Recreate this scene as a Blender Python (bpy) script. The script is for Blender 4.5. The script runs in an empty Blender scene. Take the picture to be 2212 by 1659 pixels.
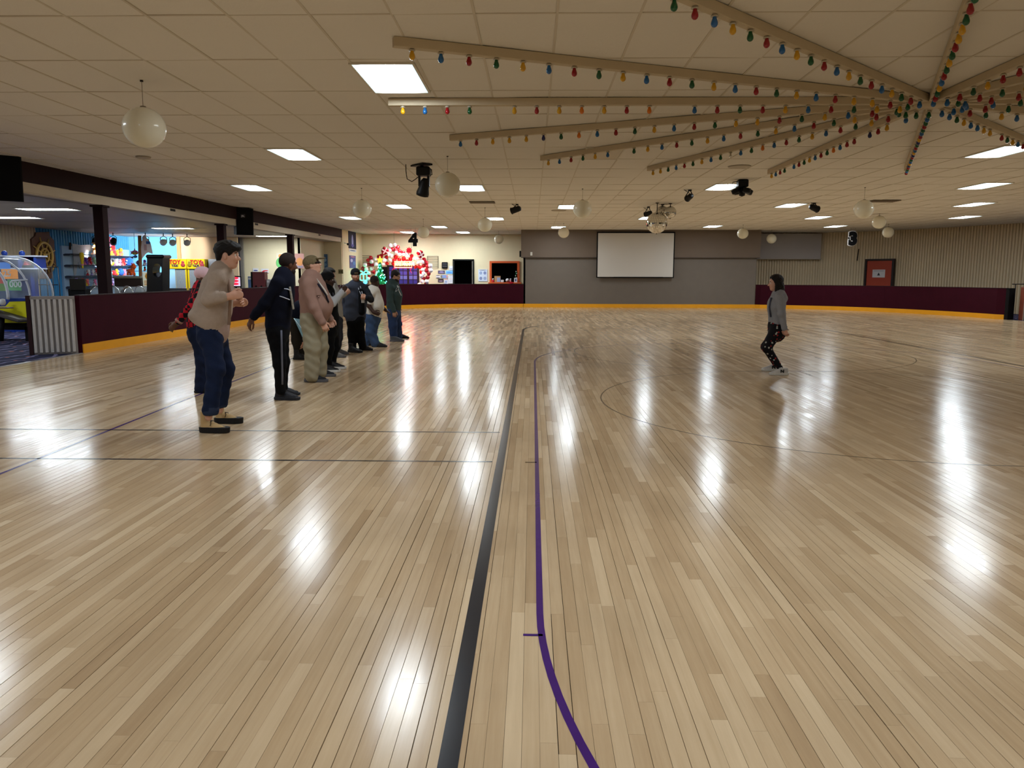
import bpy, math, random
import numpy as np
from mathutils import Vector, Matrix
PI = math.pi
R = random.Random(7)
SC = bpy.context.scene
COL = SC.collection

# ---------------------------------------------------------------- camera
F, CX, CY = 1700.0, 1106.0, 829.5          # focal length in pixels of the 2212 x 1659 frame
EYE, CEIL = 1.45, 3.55
PITCH = math.atan((CY - 596.0) / F)
YAW = math.atan(((1150.0 - CX) / F) / (math.cos(PITCH) + (CY - 596.0) / F * math.sin(PITCH)))
ROLL = -0.0025
cam_d = bpy.data.cameras.new('camera')
cam_d.sensor_fit = 'HORIZONTAL'; cam_d.sensor_width = 36.0
cam_d.lens = F * 36.0 / 2212.0
cam_d.clip_end = 200; cam_d.clip_start = 0.05
cam = bpy.data.objects.new('camera', cam_d); COL.objects.link(cam)
_f = Vector((-math.sin(YAW) * math.cos(PITCH), math.cos(YAW) * math.cos(PITCH), -math.sin(PITCH)))
_r = Vector((math.cos(YAW), math.sin(YAW), 0)); _u = _r.cross(_f)
_r2 = _r * math.cos(ROLL) - _u * math.sin(ROLL) * 1.0
_u2 = _r2.cross(_f)
_m = Matrix((_r2, _u2, -_f)).transposed().to_4x4(); _m.translation = (0, 0, EYE)
cam.matrix_world = _m
SC.camera = cam

def ray(u, v):
    u -= CX; v -= CY
    cr, sr = math.cos(ROLL), math.sin(ROLL)
    u, v = u * cr + v * sr, -u * sr + v * cr
    a, b = u / F, -v / F
    fy = math.cos(PITCH) + b * math.sin(PITCH); z = -math.sin(PITCH) + b * math.cos(PITCH)
    c, s = math.cos(YAW), math.sin(YAW)
    return (a * c - fy * s, a * s + fy * c, z)
def atz(u, v, z):
    d = ray(u, v); t = (z - EYE) / d[2]; return Vector((d[0] * t, d[1] * t, z))
def aty(u, v, y):
    d = ray(u, v); t = y / d[1]; return Vector((d[0] * t, y, EYE + d[2] * t))
def atx(u, v, x):
    d = ray(u, v); t = x / d[0]; return Vector((x, d[1] * t, EYE + d[2] * t))
def proj(p):
    x, y, z = p[0], p[1], p[2] - EYE
    c, s = math.cos(YAW), math.sin(YAW)
    fx = x * c + y * s; fy = -x * s + y * c
    zc = fy * math.cos(PITCH) - z * math.sin(PITCH); yc = fy * math.sin(PITCH) + z * math.cos(PITCH)
    if zc < 0.05: return None
    u = F * fx / zc; v = -F * yc / zc
    cr, sr = math.cos(ROLL), math.sin(ROLL)
    return CX + u * cr - v * sr, CY + u * sr + v * cr

# ---------------------------------------------------------------- world, exposure (all light comes from the room's own lamps)
w = bpy.data.worlds.new('world'); SC.world = w; w.use_nodes = True
w.node_tree.nodes['Background'].inputs[0].default_value = (0.02, 0.02, 0.025, 1)
w.node_tree.nodes['Background'].inputs[1].default_value = 1.0
SC.view_settings.view_transform = 'Standard'; SC.view_settings.look = 'None'
SC.view_settings.gamma = 1.0; SC.view_settings.use_curve_mapping = False
SC.view_settings.exposure = 0.35
SC.cycles.max_bounces = 6; SC.cycles.diffuse_bounces = 4; SC.cycles.glossy_bounces = 3; SC.cycles.transmission_bounces = 4; SC.cycles.transparent_max_bounces = 6
SC.cycles.caustics_reflective = False; SC.cycles.caustics_refractive = False
PANEL = 19.0           # emission of the ceiling light panels
ARC_PANEL = 26.0        # emission of the arcade's panels
SPOT_W = 95.0          # watts of each spotlight over the prize counter

# ---------------------------------------------------------------- helpers
def lin(c):
    return tuple((x / 12.92 if x <= 0.04045 else ((x + 0.055) / 1.055) ** 2.4) for x in c)
def rgb(r, g, b): return lin((r / 255, g / 255, b / 255))
_mats = {}
def M(name, col=(.5, .5, .5), rough=.55, metal=0., emit=None, estr=0., var=.0, vs=4., bump=0., bs=60., coat=0., trans=0., spec=.28, sheen=0., alpha=1.):
    if name in _mats: return _mats[name]
    m = bpy.data.materials.new(name); m.use_nodes = True
    nt = m.node_tree; b = nt.nodes['Principled BSDF']
    b.inputs['Base Color'].default_value = (*col[:3], 1); b.inputs['Roughness'].default_value = rough
    b.inputs['Metallic'].default_value = metal; b.inputs['Specular IOR Level'].default_value = spec
    if coat: b.inputs['Coat Weight'].default_value = coat; b.inputs['Coat Roughness'].default_value = .08
    if trans: b.inputs['Transmission Weight'].default_value = trans
    if sheen: b.inputs['Sheen Weight'].default_value = sheen
    if alpha < 1: b.inputs['Alpha'].default_value = alpha
    if emit: b.inputs['Emission Color'].default_value = (*emit[:3], 1); b.inputs['Emission Strength'].default_value = estr
    if var or bump:
        tc = nt.nodes.new('ShaderNodeTexCoord')
    if var:
        n = nt.nodes.new('ShaderNodeTexNoise'); n.inputs['Scale'].default_value = vs; n.inputs['Detail'].default_value = 5
        nt.links.new(tc.outputs['Object'], n.inputs['Vector'])
        mx = nt.nodes.new('ShaderNodeMix'); mx.data_type = 'RGBA'
        mx.inputs[6].default_value = (*[c * (1 - var) for c in col[:3]], 1)
        mx.inputs[7].default_value = (*[min(1, c * (1 + var)) for c in col[:3]], 1)
        nt.links.new(n.outputs['Fac'], mx.inputs[0]); nt.links.new(mx.outputs[2], b.inputs['Base Color'])
    if bump:
        n2 = nt.nodes.new('ShaderNodeTexNoise'); n2.inputs['Scale'].default_value = bs; n2.inputs['Detail'].default_value = 4
        nt.links.new(tc.outputs['Object'], n2.inputs['Vector'])
        bp = nt.nodes.new('ShaderNodeBump'); bp.inputs['Strength'].default_value = bump; bp.inputs['Distance'].default_value = .01
        nt.links.new(n2.outputs['Fac'], bp.inputs['Height']); nt.links.new(bp.outputs['Normal'], b.inputs['Normal'])
    _mats[name] = m
    return m
def emis(name, col, s):
    return M(name, tuple(c * .5 for c in col), .4, emit=col, estr=s)

ORG = {}
def link(o, parent=None):
    COL.objects.link(o)
    if parent is not None: o.parent = parent
    return o
def tag(o, label=None, cat=None, group=None, kind=None):
    if label: o['label'] = label
    if cat: o['category'] = cat
    if group: o['group'] = group
    if kind: o['kind'] = kind
    return o
def thing(name, label, cat, loc=(0, 0, 0), rz=0., group=None, kind=None):
    o = bpy.data.objects.new(name, None); o.empty_display_size = .1
    o.location = loc; o.rotation_euler = (0, 0, rz); COL.objects.link(o)
    ORG[o] = Vector(loc) if rz == 0 else None
    return tag(o, label, cat, group, kind)
def org(parent):
    p = parent
    while p is not None:
        if p in ORG and ORG[p] is not None: return ORG[p]
        p = p.parent
    return Vector((0, 0, 0))
def mesh(name, V, Fs, mats, parent=None, smooth=False, mi=None, world=True):
    me = bpy.data.meshes.new(name)
    if world and parent is not None:
        o0 = org(parent)
        V = np.asarray(V, dtype=np.float64) - np.array(o0)
        V = V.tolist()
    me.from_pydata([tuple(v) for v in V], [], [tuple(f) for f in Fs])
    for m in (mats if isinstance(mats, (list, tuple)) else [mats]): me.materials.append(m)
    if mi is not None: me.polygons.foreach_set('material_index', mi)
    if smooth: me.polygons.foreach_set('use_smooth', [True] * len(me.polygons))
    me.update()
    o = bpy.data.objects.new(name, me)
    return link(o, parent)
def copy_tree(o, parent=None):
    c = o.copy(); link(c, parent)
    for ch in o.children: copy_tree(ch, c)
    return c

def rotm(rx=0, ry=0, rz=0):
    return Matrix.Rotation(rz, 3, 'Z') @ Matrix.Rotation(ry, 3, 'Y') @ Matrix.Rotation(rx, 3, 'X')
class MB:
    def __init__(s): s.V = []; s.F = []; s.sm = []
    def add(s, V, Fs, sm=False, T=None, at=(0, 0, 0)):
        n = len(s.V)
        for v in V:
            v = Vector(v)
            if T is not None: v = T @ v
            s.V.append(v + Vector(at))
        for f in Fs: s.F.append(tuple(i + n for i in f)); s.sm.append(sm)
        return s
    def box(s, x0, x1, y0, y1, z0, z1, T=None, at=(0, 0, 0)):
        V = [(x, y, z) for x in (x0, x1) for y in (y0, y1) for z in (z0, z1)]
        return s.add(V, [(0, 1, 3, 2), (4, 6, 7, 5), (0, 4, 5, 1), (2, 3, 7, 6), (0, 2, 6, 4), (1, 5, 7, 3)], T=T, at=at)
    def cbox(s, c, sz, T=None):
        return s.box(-sz[0] / 2, sz[0] / 2, -sz[1] / 2, sz[1] / 2, -sz[2] / 2, sz[2] / 2, T=T, at=c)
    def bbox(s, x0, x1, y0, y1, z0, z1, b=.01, T=None, at=(0, 0, 0)):
        # box with chamfered edges
        V = []; idx = {}
        c = [(x0, x1), (y0, y1), (z0, z1)]
        for ax in range(3):
            for i in (0, 1):
                for j in (0, 1):
                    for k in (0, 1):
                        p = [c[0][i] + (b if i == 0 else -b), c[1][j] + (b if j == 0 else -b), c[2][k] + (b if k == 0 else -b)]
                        p[ax] = c[ax][(i, j, k)[ax]]
                        idx[(ax, i, j, k)] = len(V); V.append(p)
        Fs = []
        q = ((0, 0), (1, 0), (1, 1), (0, 1))
        for ax in range(3):
            for e in (0, 1):
                f = []
                for a, bb in q:
                    t = [a, bb]; t.insert(ax, e); f.append(idx[(ax, *t)])
                Fs.append(f if (e == 1) ^ (ax == 1) else f[::-1])
        for ax in range(3):           # edges
            o1, o2 = [k for k in range(3) if k != ax]
            for a in (0, 1):
                for bb in (0, 1):
                    f = []
                    for fx, en in ((o1, 0), (o1, 1), (o2, 1), (o2, 0)):
                        t = [0, 0, 0]; t[ax] = en; t[o1] = a; t[o2] = bb; f.append(idx[(fx, *t)])
                    Fs.append(f)
        for i in (0, 1):
            for j in (0, 1):
                for k in (0, 1): Fs.append([idx[(0, i, j, k)], idx[(1, i, j, k)], idx[(2, i, j, k)]])
        return s.add(V, Fs, T=T, at=at)
    def lathe(s, prof, n=20, T=None, at=(0, 0, 0), sm=True):
        V = []; Fs = []
        for r, z in prof:
            for k in range(n):
                a = 2 * PI * k / n; V.append((r * math.cos(a), r * math.sin(a), z))
        for i in range(len(prof) - 1):
            for k in range(n):
                Fs.append((i * n + k, i * n + (k + 1) % n, (i + 1) * n + (k + 1) % n, (i + 1) * n + k))
        if prof[0][0] > 1e-5: Fs.append(tuple(range(n))[::-1])
        if prof[-1][0] > 1e-5: Fs.append(tuple((len(prof) - 1) * n + k for k in range(n)))
        return s.add(V, Fs, sm, T, at)
    def sphere(s, c, r, n=16, m=10, T=None):
        r = (r, r, r) if not isinstance(r, (tuple, list)) else r
        V = []; Fs = []
        for i in range(m + 1):
            t = PI * i / m
            for k in range(n):
                a = 2 * PI * k / n
                V.append((r[0] * math.sin(t) * math.cos(a), r[1] * math.sin(t) * math.sin(a), r[2] * math.cos(t)))
        for i in range(m):
            for k in range(n):
                Fs.append((i * n + k, (i + 1) * n + k, (i + 1) * n + (k + 1) % n, i * n + (k + 1) % n))
        return s.add(V, Fs, True, T, c)
    def cyl(s, a, b, r, r2=None, n=12, sm=True):
        a, b = Vector(a), Vector(b); d = b - a; L = d.length
        if L < 1e-7: return s
        q = Vector((0, 0, 1)).rotation_difference(d.normalized()).to_matrix()
        return s.lathe([(r, 0), (r if r2 is None else r2, L)], n, q, a, sm)
    def tube(s, pts, r, n=8, closed=False):
        pts = [Vector(p) for p in pts]; N = len(pts); V = []; Fs = []
        up = Vector((0, 0, 1)); prev = None
        for i, p in enumerate(pts):
            if closed: t = (pts[(i + 1) % N] - pts[i - 1])
            else: t = pts[min(i + 1, N - 1)] - pts[max(i - 1, 0)]
            t.normalize()
            if prev is None:
                a = t.cross(up)
                if a.length < .01: a = t.cross(Vector((1, 0, 0)))
            else: a = prev - t * prev.dot(t)
            a.normalize(); prev = a; b = t.cross(a)
            rr = r[i] if isinstance(r, (list, tuple)) else r
            for k in range(n):
                an = 2 * PI * k / n; V.append(p + a * math.cos(an) * rr + b * math.sin(an) * rr)
        for i in range(N if closed else N - 1):
            j = (i + 1) % N
            for k in range(n): Fs.append((i * n + k, i * n + (k + 1) % n, j * n + (k + 1) % n, j * n + k))
        if not closed: Fs.append(tuple(range(n))[::-1]); Fs.append(tuple((N - 1) * n + k for k in range(n)))
        return s.add(V, Fs, True)
    def prism(s, poly, h, T=None, at=(0, 0, 0)):
        # polygon in local xz (ccw seen from -y), thickness h along y
        n = len(poly)
        V = [(x, -h / 2, z) for x, z in poly] + [(x, h / 2, z) for x, z in poly]
        Fs = [tuple(range(n)), tuple(range(2 * n - 1, n - 1, -1))] + [(i, i + n, (i + 1) % n + n, (i + 1) % n) for i in range(n)]
        return s.add(V, Fs, T=T, at=at)
    def build(s, name, mat, parent=None, world=True):
        V = s.V
        me = bpy.data.meshes.new(name)
        if world and parent is not None:
            o0 = org(parent); V = [v - o0 for v in V]
        me.from_pydata([tuple(v) for v in V], [], s.F)
        me.materials.append(mat)
        if any(s.sm): me.polygons.foreach_set('use_smooth', s.sm)
        me.update()
        return link(bpy.data.objects.new(name, me), parent)
def text(name, body, mat, size, loc, rot, parent=None, ext=.005, off=0., align='CENTER', sx=1.):
    cu = bpy.data.curves.new(name, 'FONT'); cu.body = body; cu.size = size; cu.extrude = ext; cu.offset = off
    cu.align_x = align; cu.align_y = 'CENTER'; cu.resolution_u = 3
    t_ = bpy.data.objects.new(name, cu); COL.objects.link(t_)
    bpy.context.view_layer.update()
    me = bpy.data.meshes.new_from_object(t_.evaluated_get(bpy.context.evaluated_depsgraph_get()))
    bpy.data.objects.remove(t_); me.name = name; me.materials.clear(); me.materials.append(mat)
    o = bpy.data.objects.new(name, me); link(o, parent)
    o.location = Vector(loc) - (org(parent) if parent is not None else Vector((0, 0, 0)))
    o.rotation_euler = rot; o.scale = (sx, 1, 1)
    return o
Q = aty
def card(name, u0, v0, u1, v1, y, mat, parent=None, t=.01):
    """flat sheet standing at depth y, its corners read at the two image points"""
    a, b = aty(u0, v1, y), aty(u1, v0, y)
    return MB().box(a.x, b.x, y, y + t, a.z, b.z).build(name, mat, parent)
# ---------------------------------------------------------------- wood floor
def wood_mat():
    m = bpy.data.materials.new('maple_boards'); m.use_nodes = True
    nt = m.node_tree; N = nt.nodes; L = nt.links; b = N['Principled BSDF']
    at = N.new('ShaderNodeAttribute'); at.attribute_name = 'tone'
    ge = N.new('ShaderNodeNewGeometry')
    sep = N.new('ShaderNodeVectorMath'); sep.operation = 'MULTIPLY'; sep.inputs[1].default_value = (38, 1.6, 1)
    L.new(ge.outputs['Position'], sep.inputs[0])
    off = N.new('ShaderNodeVectorMath'); off.operation = 'ADD'
    cm = N.new('ShaderNodeCombineXYZ'); mu = N.new('ShaderNodeMath'); mu.operation = 'MULTIPLY'; mu.inputs[1].default_value = 90
    L.new(at.outputs['Fac'], mu.inputs[0]); L.new(mu.outputs[0], cm.inputs[1])
    L.new(sep.outputs[0], off.inputs[0]); L.new(cm.outputs[0], off.inputs[1])
    n = N.new('ShaderNodeTexNoise'); n.inputs['Scale'].default_value = 1.0; n.inputs['Detail'].default_value = 6; n.inputs['Roughness'].default_value = .62
    L.new(off.outputs[0], n.inputs['Vector'])
    rp = N.new('ShaderNodeValToRGB')
    e = rp.color_ramp.elements
    e[0].position = 0; e[0].color = (.345, .222, .122, 1); e[1].position = 1; e[1].color = (.685, .525, .34, 1)
    k = e.new(.45); k.color = (.495, .35, .205, 1)
    ad = N.new('ShaderNodeMath'); ad.operation = 'MULTIPLY_ADD'; ad.inputs[1].default_value = .55; ad.use_clamp = True
    s2 = N.new('ShaderNodeMath'); s2.operation = 'MULTIPLY'; s2.inputs[1].default_value = .62
    L.new(at.outputs['Fac'], s2.inputs[0]); L.new(n.outputs['Fac'], ad.inputs[0]); L.new(s2.outputs[0], ad.inputs[2])
    L.new(ad.outputs[0], rp.inputs[0])
    # worn, blotchy traffic marks
    n3 = N.new('ShaderNodeTexNoise'); n3.inputs['Scale'].default_value = .9; n3.inputs['Detail'].default_value = 6
    L.new(ge.outputs['Position'], n3.inputs['Vector'])
    mr = N.new('ShaderNodeMapRange'); mr.inputs[1].default_value = .35; mr.inputs[2].default_value = .75; mr.inputs[3].default_value = 1.06; mr.inputs[4].default_value = .86
    L.new(n3.outputs['Fac'], mr.inputs[0])
    mx = N.new('ShaderNodeVectorMath'); mx.operation = 'SCALE'
    L.new(rp.outputs[0], mx.inputs[0]); L.new(mr.outputs[0], mx.inputs['Scale'])
    L.new(mx.outputs[0], b.inputs['Base Color'])
    # scuffed varnish
    n4 = N.new('ShaderNodeTexNoise'); n4.inputs['Scale'].default_value = 3.5; n4.inputs['Detail'].default_value = 8
    L.new(ge.outputs['Position'], n4.inputs['Vector'])
    mr2 = N.new('ShaderNodeMapRange'); mr2.inputs[1].default_value = .3; mr2.inputs[2].default_value = .8; mr2.inputs[3].default_value = .12; mr2.inputs[4].default_value = .165
    L.new(n4.outputs['Fac'], mr2.inputs[0])
    rv = N.new('ShaderNodeMath'); rv.operation = 'MULTIPLY_ADD'; rv.inputs[1].default_value = .07      # each board took the varnish differently
    L.new(at.outputs['Fac'], rv.inputs[0]); L.new(mr2.outputs[0], rv.inputs[2]); L.new(rv.outputs[0], b.inputs['Roughness'])
    b.inputs['Specular IOR Level'].default_value = .22
    n5 = N.new('ShaderNodeTexNoise'); n5.inputs['Scale'].default_value = 1.0; n5.inputs['Detail'].default_value = 3
    sc = N.new('ShaderNodeVectorMath'); sc.operation = 'MULTIPLY'; sc.inputs[1].default_value = (22, 7, 1)
    L.new(ge.outputs['Position'], sc.inputs[0]); L.new(sc.outputs[0], n5.inputs['Vector'])
    bp = N.new('ShaderNodeBump'); bp.inputs['Strength'].default_value = .025; bp.inputs['Distance'].default_value = .004
    L.new(n5.outputs['Fac'], bp.inputs['Height']); L.new(bp.outputs['Normal'], b.inputs['Normal'])
    return m
WOOD = wood_mat()
GAP = M('board_gap_dirt', (.035, .022, .013), .8)
CX0, HALF, YEND = 3.95, 12.35, 36.9        # rink centre line, half width, far end
def outline_x(y, side):                    # inner face of the barrier at depth y (rounded corner)
    if y < 25.5: return CX0 + side * HALF
    t = min(1, (y - 25.5) / (YEND - 25.5))
    return CX0 + side * (4.9 + (HALF - 4.9) * (1 - t ** 2.15) ** (1 / 2.15))
floor = mesh('floor', [(-9.2, -9, -.03), (21.5, -9, -.03), (21.5, 42, -.03), (-9.2, 42, -.03)], [(0, 1, 2, 3)], GAP)
tag(floor, 'glossy maple strip skating floor with painted rink lines', None, None, 'structure')
BW = .0565
boards = []
rr = random.Random(3)
ix = 0; x = CX0 - HALF - .1
while x < CX0 + HALF + .2:
    y = -8.5 - rr.random() * 1.5
    gap = rr.choice((.0006, .0008, .001, .0014, .0022))
    while y < YEND + .1:
        L_ = rr.uniform(.55, 1.9)
        ym = y + L_ / 2
        xc = x + BW / 2
        if abs(xc - CX0) < outline_x(max(y, 0), 1) - CX0 + .12:
            boards.append((x + gap * rr.random(), x + BW - gap, y + .0004, min(y + L_ - .0004, YEND + .15), min(1, max(0, rr.gauss(.5, .23))), rr.gauss(0, .0009), rr.gauss(0, .0009)))
        y += L_
    x += BW; ix += 1
def board_geo(b, x0=0, y0=0):
    a0, a1, c0, c1, t, tx, ty = b
    hx = (a1 - a0) / 2 * tx; hy = 0
    V = [(a0 - x0, c0 - y0, -hx - .0003), (a1 - x0, c0 - y0, hx - .0003), (a1 - x0, c1 - y0, hx - .0003), (a0 - x0, c1 - y0, -hx - .0003)]
    V += [(v[0], v[1], -.02) for v in V]
    return V, [(0, 1, 2, 3), (0, 4, 5, 1), (1, 5, 6, 2), (2, 6, 7, 3), (3, 7, 4, 0)]
def screen_area(b):
    if b[3] < 1.9: return 0
    p = [proj((xx, yy, 0)) for xx, yy in ((b[0], max(b[2], 1.9)), (b[1], max(b[2], 1.9)), (b[1], b[3]), (b[0], b[3]))]
    p = [(min(max(q[0], 0), 2212), min(max(q[1], 0), 1659)) for q in p]
    return abs(sum(p[i][0] * p[(i + 1) % 4][1] - p[(i + 1) % 4][0] * p[i][1] for i in range(4))) / 2
order = sorted(range(len(boards)), key=lambda i: -screen_area(boards[i]))
big = set(order[:300])
def set_tone(me, vals):
    a = me.attributes.new('tone', 'FLOAT', 'POINT'); a.data.foreach_set('value', vals)
for i in order[:300]:
    b = boards[i]; V, Fs = board_geo(b, b[0], b[2])
    o = mesh('floor_board', V, Fs, WOOD, floor, world=False); o.location = (b[0], b[2], 0)
    set_tone(o.data, [b[4]] * 8)
V = []; Fs = []; T = []
for i, b in enumerate(boards):
    if i in big: continue
    v, f = board_geo(b); n = len(V)
    V += v; Fs += [tuple(k + n for k in q) for q in f]; T += [b[4]] * 8
o = mesh('floor_boards_further_out', V, Fs, WOOD, floor); o['kind'] = 'stuff'; set_tone(o.data, T)

# painted lines, thin coats of paint lying on the boards
def line_mat(name, c): return M(name, c, .2, var=.25, vs=9)
L_BLACK = line_mat('line_black', rgb(26, 27, 34)); L_PURP = line_mat('line_purple', rgb(66, 30, 110)); L_GREY = line_mat('line_faded_grey', rgb(92, 74, 54))
def stripe(name, pts, wd, mat, label):
    pts = [Vector((p[0], p[1], 0)) for p in pts]; V = []; Fs = []
    for i, p in enumerate(pts):
        t = (pts[min(i + 1, len(pts) - 1)] - pts[max(i - 1, 0)]).normalized(); nrm = Vector((t.y, -t.x, 0))
        V += [p - nrm * wd / 2 + Vector((0, 0, .0007)), p + nrm * wd / 2 + Vector((0, 0, .0007))]
    for i in range(len(pts) - 1): Fs.append((2 * i, 2 * i + 1, 2 * i + 3, 2 * i + 2))
    o = mesh(name, V, Fs, mat, floor); o['label'] = label
    return o
def arc(cx, cy, r, a0, a1, n=60): return [(cx + r * math.cos(math.radians(a0 + (a1 - a0) * i / n)), cy + r * math.sin(math.radians(a0 + (a1 - a0) * i / n))) for i in range(n + 1)]
stripe('painted_line', [(-.245, -6), (-.245, 8)] + [(-.245, 21.3)] + arc(3.92, 21.3, 4.165, 180, 0)[1:] + [(8.085, 8), (8.085, -6)], .062, L_BLACK, 'wide black track line')
stripe('painted_line', arc(3.95, 3.25, 3.91, 300, 180) + [(.045, 13.4)] + arc(3.95, 13.4, 3.9, 180, 0)[1:] + [(7.85, 3.25)], .03, L_PURP, 'narrow purple inner line')
stripe('painted_line', [(-3.7, 1), (-3.9, 5.53), (-4.05, 8.7), (-4.3, 16)], .03, L_PURP, 'purple line at the side of the track')
stripe('painted_line', [(-8.2, 7.19), (-.3, 7.22)], .035, L_BLACK, 'thin black cross line')
stripe('painted_line', [(-8.2, 6.0), (-.31, 6.05)], .035, L_BLACK, 'thin black cross line')
stripe('painted_line', arc(3.92, 9.15, 3.1, 0, 360, 90), .016, L_GREY, 'faded thin circle')
stripe('painted_line', arc(3.92, 15.2, 3.1, 0, 360, 90), .016, L_GREY, 'faded thin circle')
stripe('painted_line', [(-.03, 3.04), (.05, 3.04)], .02, L_PURP, 'short purple tick')
stripe('painted_line', [(-.05, 6.04), (.04, 6.04)], .03, L_GREY, 'short tick')

# ---------------------------------------------------------------- carpet beyond the rink
def carpet_mat():
    m = M('arcade_carpet', rgb(44, 46, 70), .95, spec=.1)
    nt = m.node_tree; N = nt.nodes; L = nt.links; b = N['Principled BSDF']
    tc = N.new('ShaderNodeTexCoord'); v = N.new('ShaderNodeTexVoronoi'); v.inputs['Scale'].default_value = 3.4
    L.new(tc.outputs['Object'], v.inputs['Vector'])
    wv = N.new('ShaderNodeTexWave'); wv.inputs['Scale'].default_value = 1.1; wv.inputs['Distortion'].default_value = 9
    L.new(tc.outputs['Object'], wv.inputs['Vector'])
    r1 = N.new('ShaderNodeValToRGB'); e = r1.color_ramp.elements
    e[0].position = .1; e[0].color = (*rgb(196, 120, 96), 1); e[1].position = .2; e[1].color = (*rgb(40, 42, 66), 1)
    L.new(v.outputs['Distance'], r1.inputs[0])
    r2 = N.new('ShaderNodeValToRGB'); e = r2.color_ramp.elements
    e[0].position = .90; e[0].color = (0, 0, 0, 1); e[1].position = .95; e[1].color = (1, 1, 1, 1)
    L.new(wv.outputs['Fac'], r2.inputs[0])
    mx = N.new('ShaderNodeMix'); mx.data_type = 'RGBA'; mx.inputs[7].default_value = (*rgb(120, 116, 150), 1)
    L.new(r2.outputs[0], mx.inputs[0]); L.new(r1.outputs[0], mx.inputs[6]); L.new(mx.outputs[2], b.inputs['Base Color'])
    return m
CARPET = carpet_mat()
EDGE = M('metal_edge_strip', rgb(170, 170, 175), .35, metal=.7)
LX = CX0 - HALF                             # rink edge on the arcade side
carpet = mesh('floor_carpet', [(-19, -9, -.004), (LX - .02, -9, -.004), (LX - .02, 32, -.004), (-3, 42, -.004), (-19, 42, -.004)], [(0, 1, 2, 3, 4)], CARPET)
tag(carpet, 'dark blue patterned carpet of the arcade beside the rink', None, None, 'structure')
mb = MB().box(LX - .05, LX + .01, -9, 14.45, -.01, .006); o = mb.build('carpet_edge_strip', EDGE, carpet)
carp2 = mesh('floor_carpet', [(CX0 + HALF + .02, 8, -.004), (21.5, 8, -.004), (21.5, 42, -.004), (CX0 + HALF + .02, 42, -.004)], [(0, 1, 2, 3)], CARPET)
tag(carp2, 'dark carpet behind the far right opening of the barrier', None, None, 'structure')

# ---------------------------------------------------------------- barrier round the rink
MAROON = M('maroon_barrier_paint', rgb(56, 14, 27), .7, var=.18, vs=2.5, bump=.15, bs=25, spec=.06)
MAROON_D = M('dark_maroon_paint', rgb(40, 10, 18), .6, var=.2, vs=3)
YELLOW = M('yellow_kickboard', rgb(236, 164, 30), .42, var=.08, vs=3)
BLACK = M('matt_black', rgb(10, 9, 11), .7, spec=.15)
BH, KH = 1.06, .165
def wall_strip(path, z0, z1, t0, t1):
    # closed strip of thickness between offsets t0 and t1 along the outward normal of the path
    P = [Vector((p[0], p[1], 0)) for p in path]; V = []; Fs = []
    for i, p in enumerate(P):
        t = (P[min(i + 1, len(P) - 1)] - P[max(i - 1, 0)]).normalized(); n = Vector((-t.y, t.x, 0))
        for o_, z in ((t0, z0), (t1, z0), (t1, z1), (t0, z1)): V.append(p + n * o_ + Vector((0, 0, z)))
    k = len(P)
    for i in range(k - 1):
        for a in range(4): Fs.append((4 * i + a, 4 * i + (a + 1) % 4, 4 * i + 4 + (a + 1) % 4, 4 * i + 4 + a))
    Fs += [(0, 3, 2, 1), (4 * k - 4, 4 * k - 3, 4 * k - 2, 4 * k - 1)]
    return V, Fs
def barrier(path, label, seams):
    t = thing('rink_barrier', label, 'barrier', (path[0][0], path[0][1], 0))
    # split in panels at the seams
    D = [0]
    for a, b in zip(path, path[1:]): D.append(D[-1] + math.dist(a, b))
    def sub(d0, d1):
        def P(d):
            for i in range(len(D) - 1):
                if D[i + 1] >= d - 1e-6:
                    k = (d - D[i]) / (D[i + 1] - D[i]); return (path[i][0] + (path[i + 1][0] - path[i][0]) * k, path[i][1] + (path[i + 1][1] - path[i][1]) * k)
            return path[-1]
        return [P(d0)] + [path[i] for i in range(len(D)) if d0 + .01 < D[i] < d1 - .01] + [P(d1)]
    n = max(1, round(D[-1] / seams)); st = D[-1] / n
    for i in range(n):
        pp = sub(i * st + .002, (i + 1) * st - .002)
        mesh('panel', *wall_strip(pp, .0, BH, 0, .09), MAROON, t)
        mesh('kickboard', *wall_strip(pp, .0, KH, -.022, .0), YELLOW, t)
    mesh('top_cap', *wall_strip(path, BH, BH + .02, -.01, .1), MAROON_D, t)
    return t
def side_path(side, y0, x_end):
    P = [(CX0 + side * HALF, y0)]
    y = y0
    while y < 25: y += 1.5; P.append((CX0 + side * HALF, min(y, 25.3)))
    for i in range(1, 41):
        q = i / 40 * PI / 2
        xx = 4.9 + (HALF - 4.9) * abs(math.cos(q)) ** (2 / 2.15); yy = 25.5 + (YEND - 25.5) * abs(math.sin(q)) ** (2 / 2.15)
        if yy > P[-1][1] + .05 or i > 36: P.append((CX0 + side * xx, yy))
    P = [p for p in P if (p[0] - x_end) * side > .05]
    P.append((x_end, YEND))
    return P
GX0, GX1 = -.42, 10.3                       # the grey wall between the two barriers
pl = side_path(-1, 14.45, GX0)
barrier([(p[0], p[1]) for p in pl], 'maroon rink barrier with yellow kickboard running past the arcade to the grey wall', 6.0)
# mirrored path must run the other way so that its normal points outward
pr = side_path(1, 27.7, GX1)[::-1]
barrier(pr, 'maroon rink barrier with yellow kickboard curving in front of the ribbed tan wall', 5.0)
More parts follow.
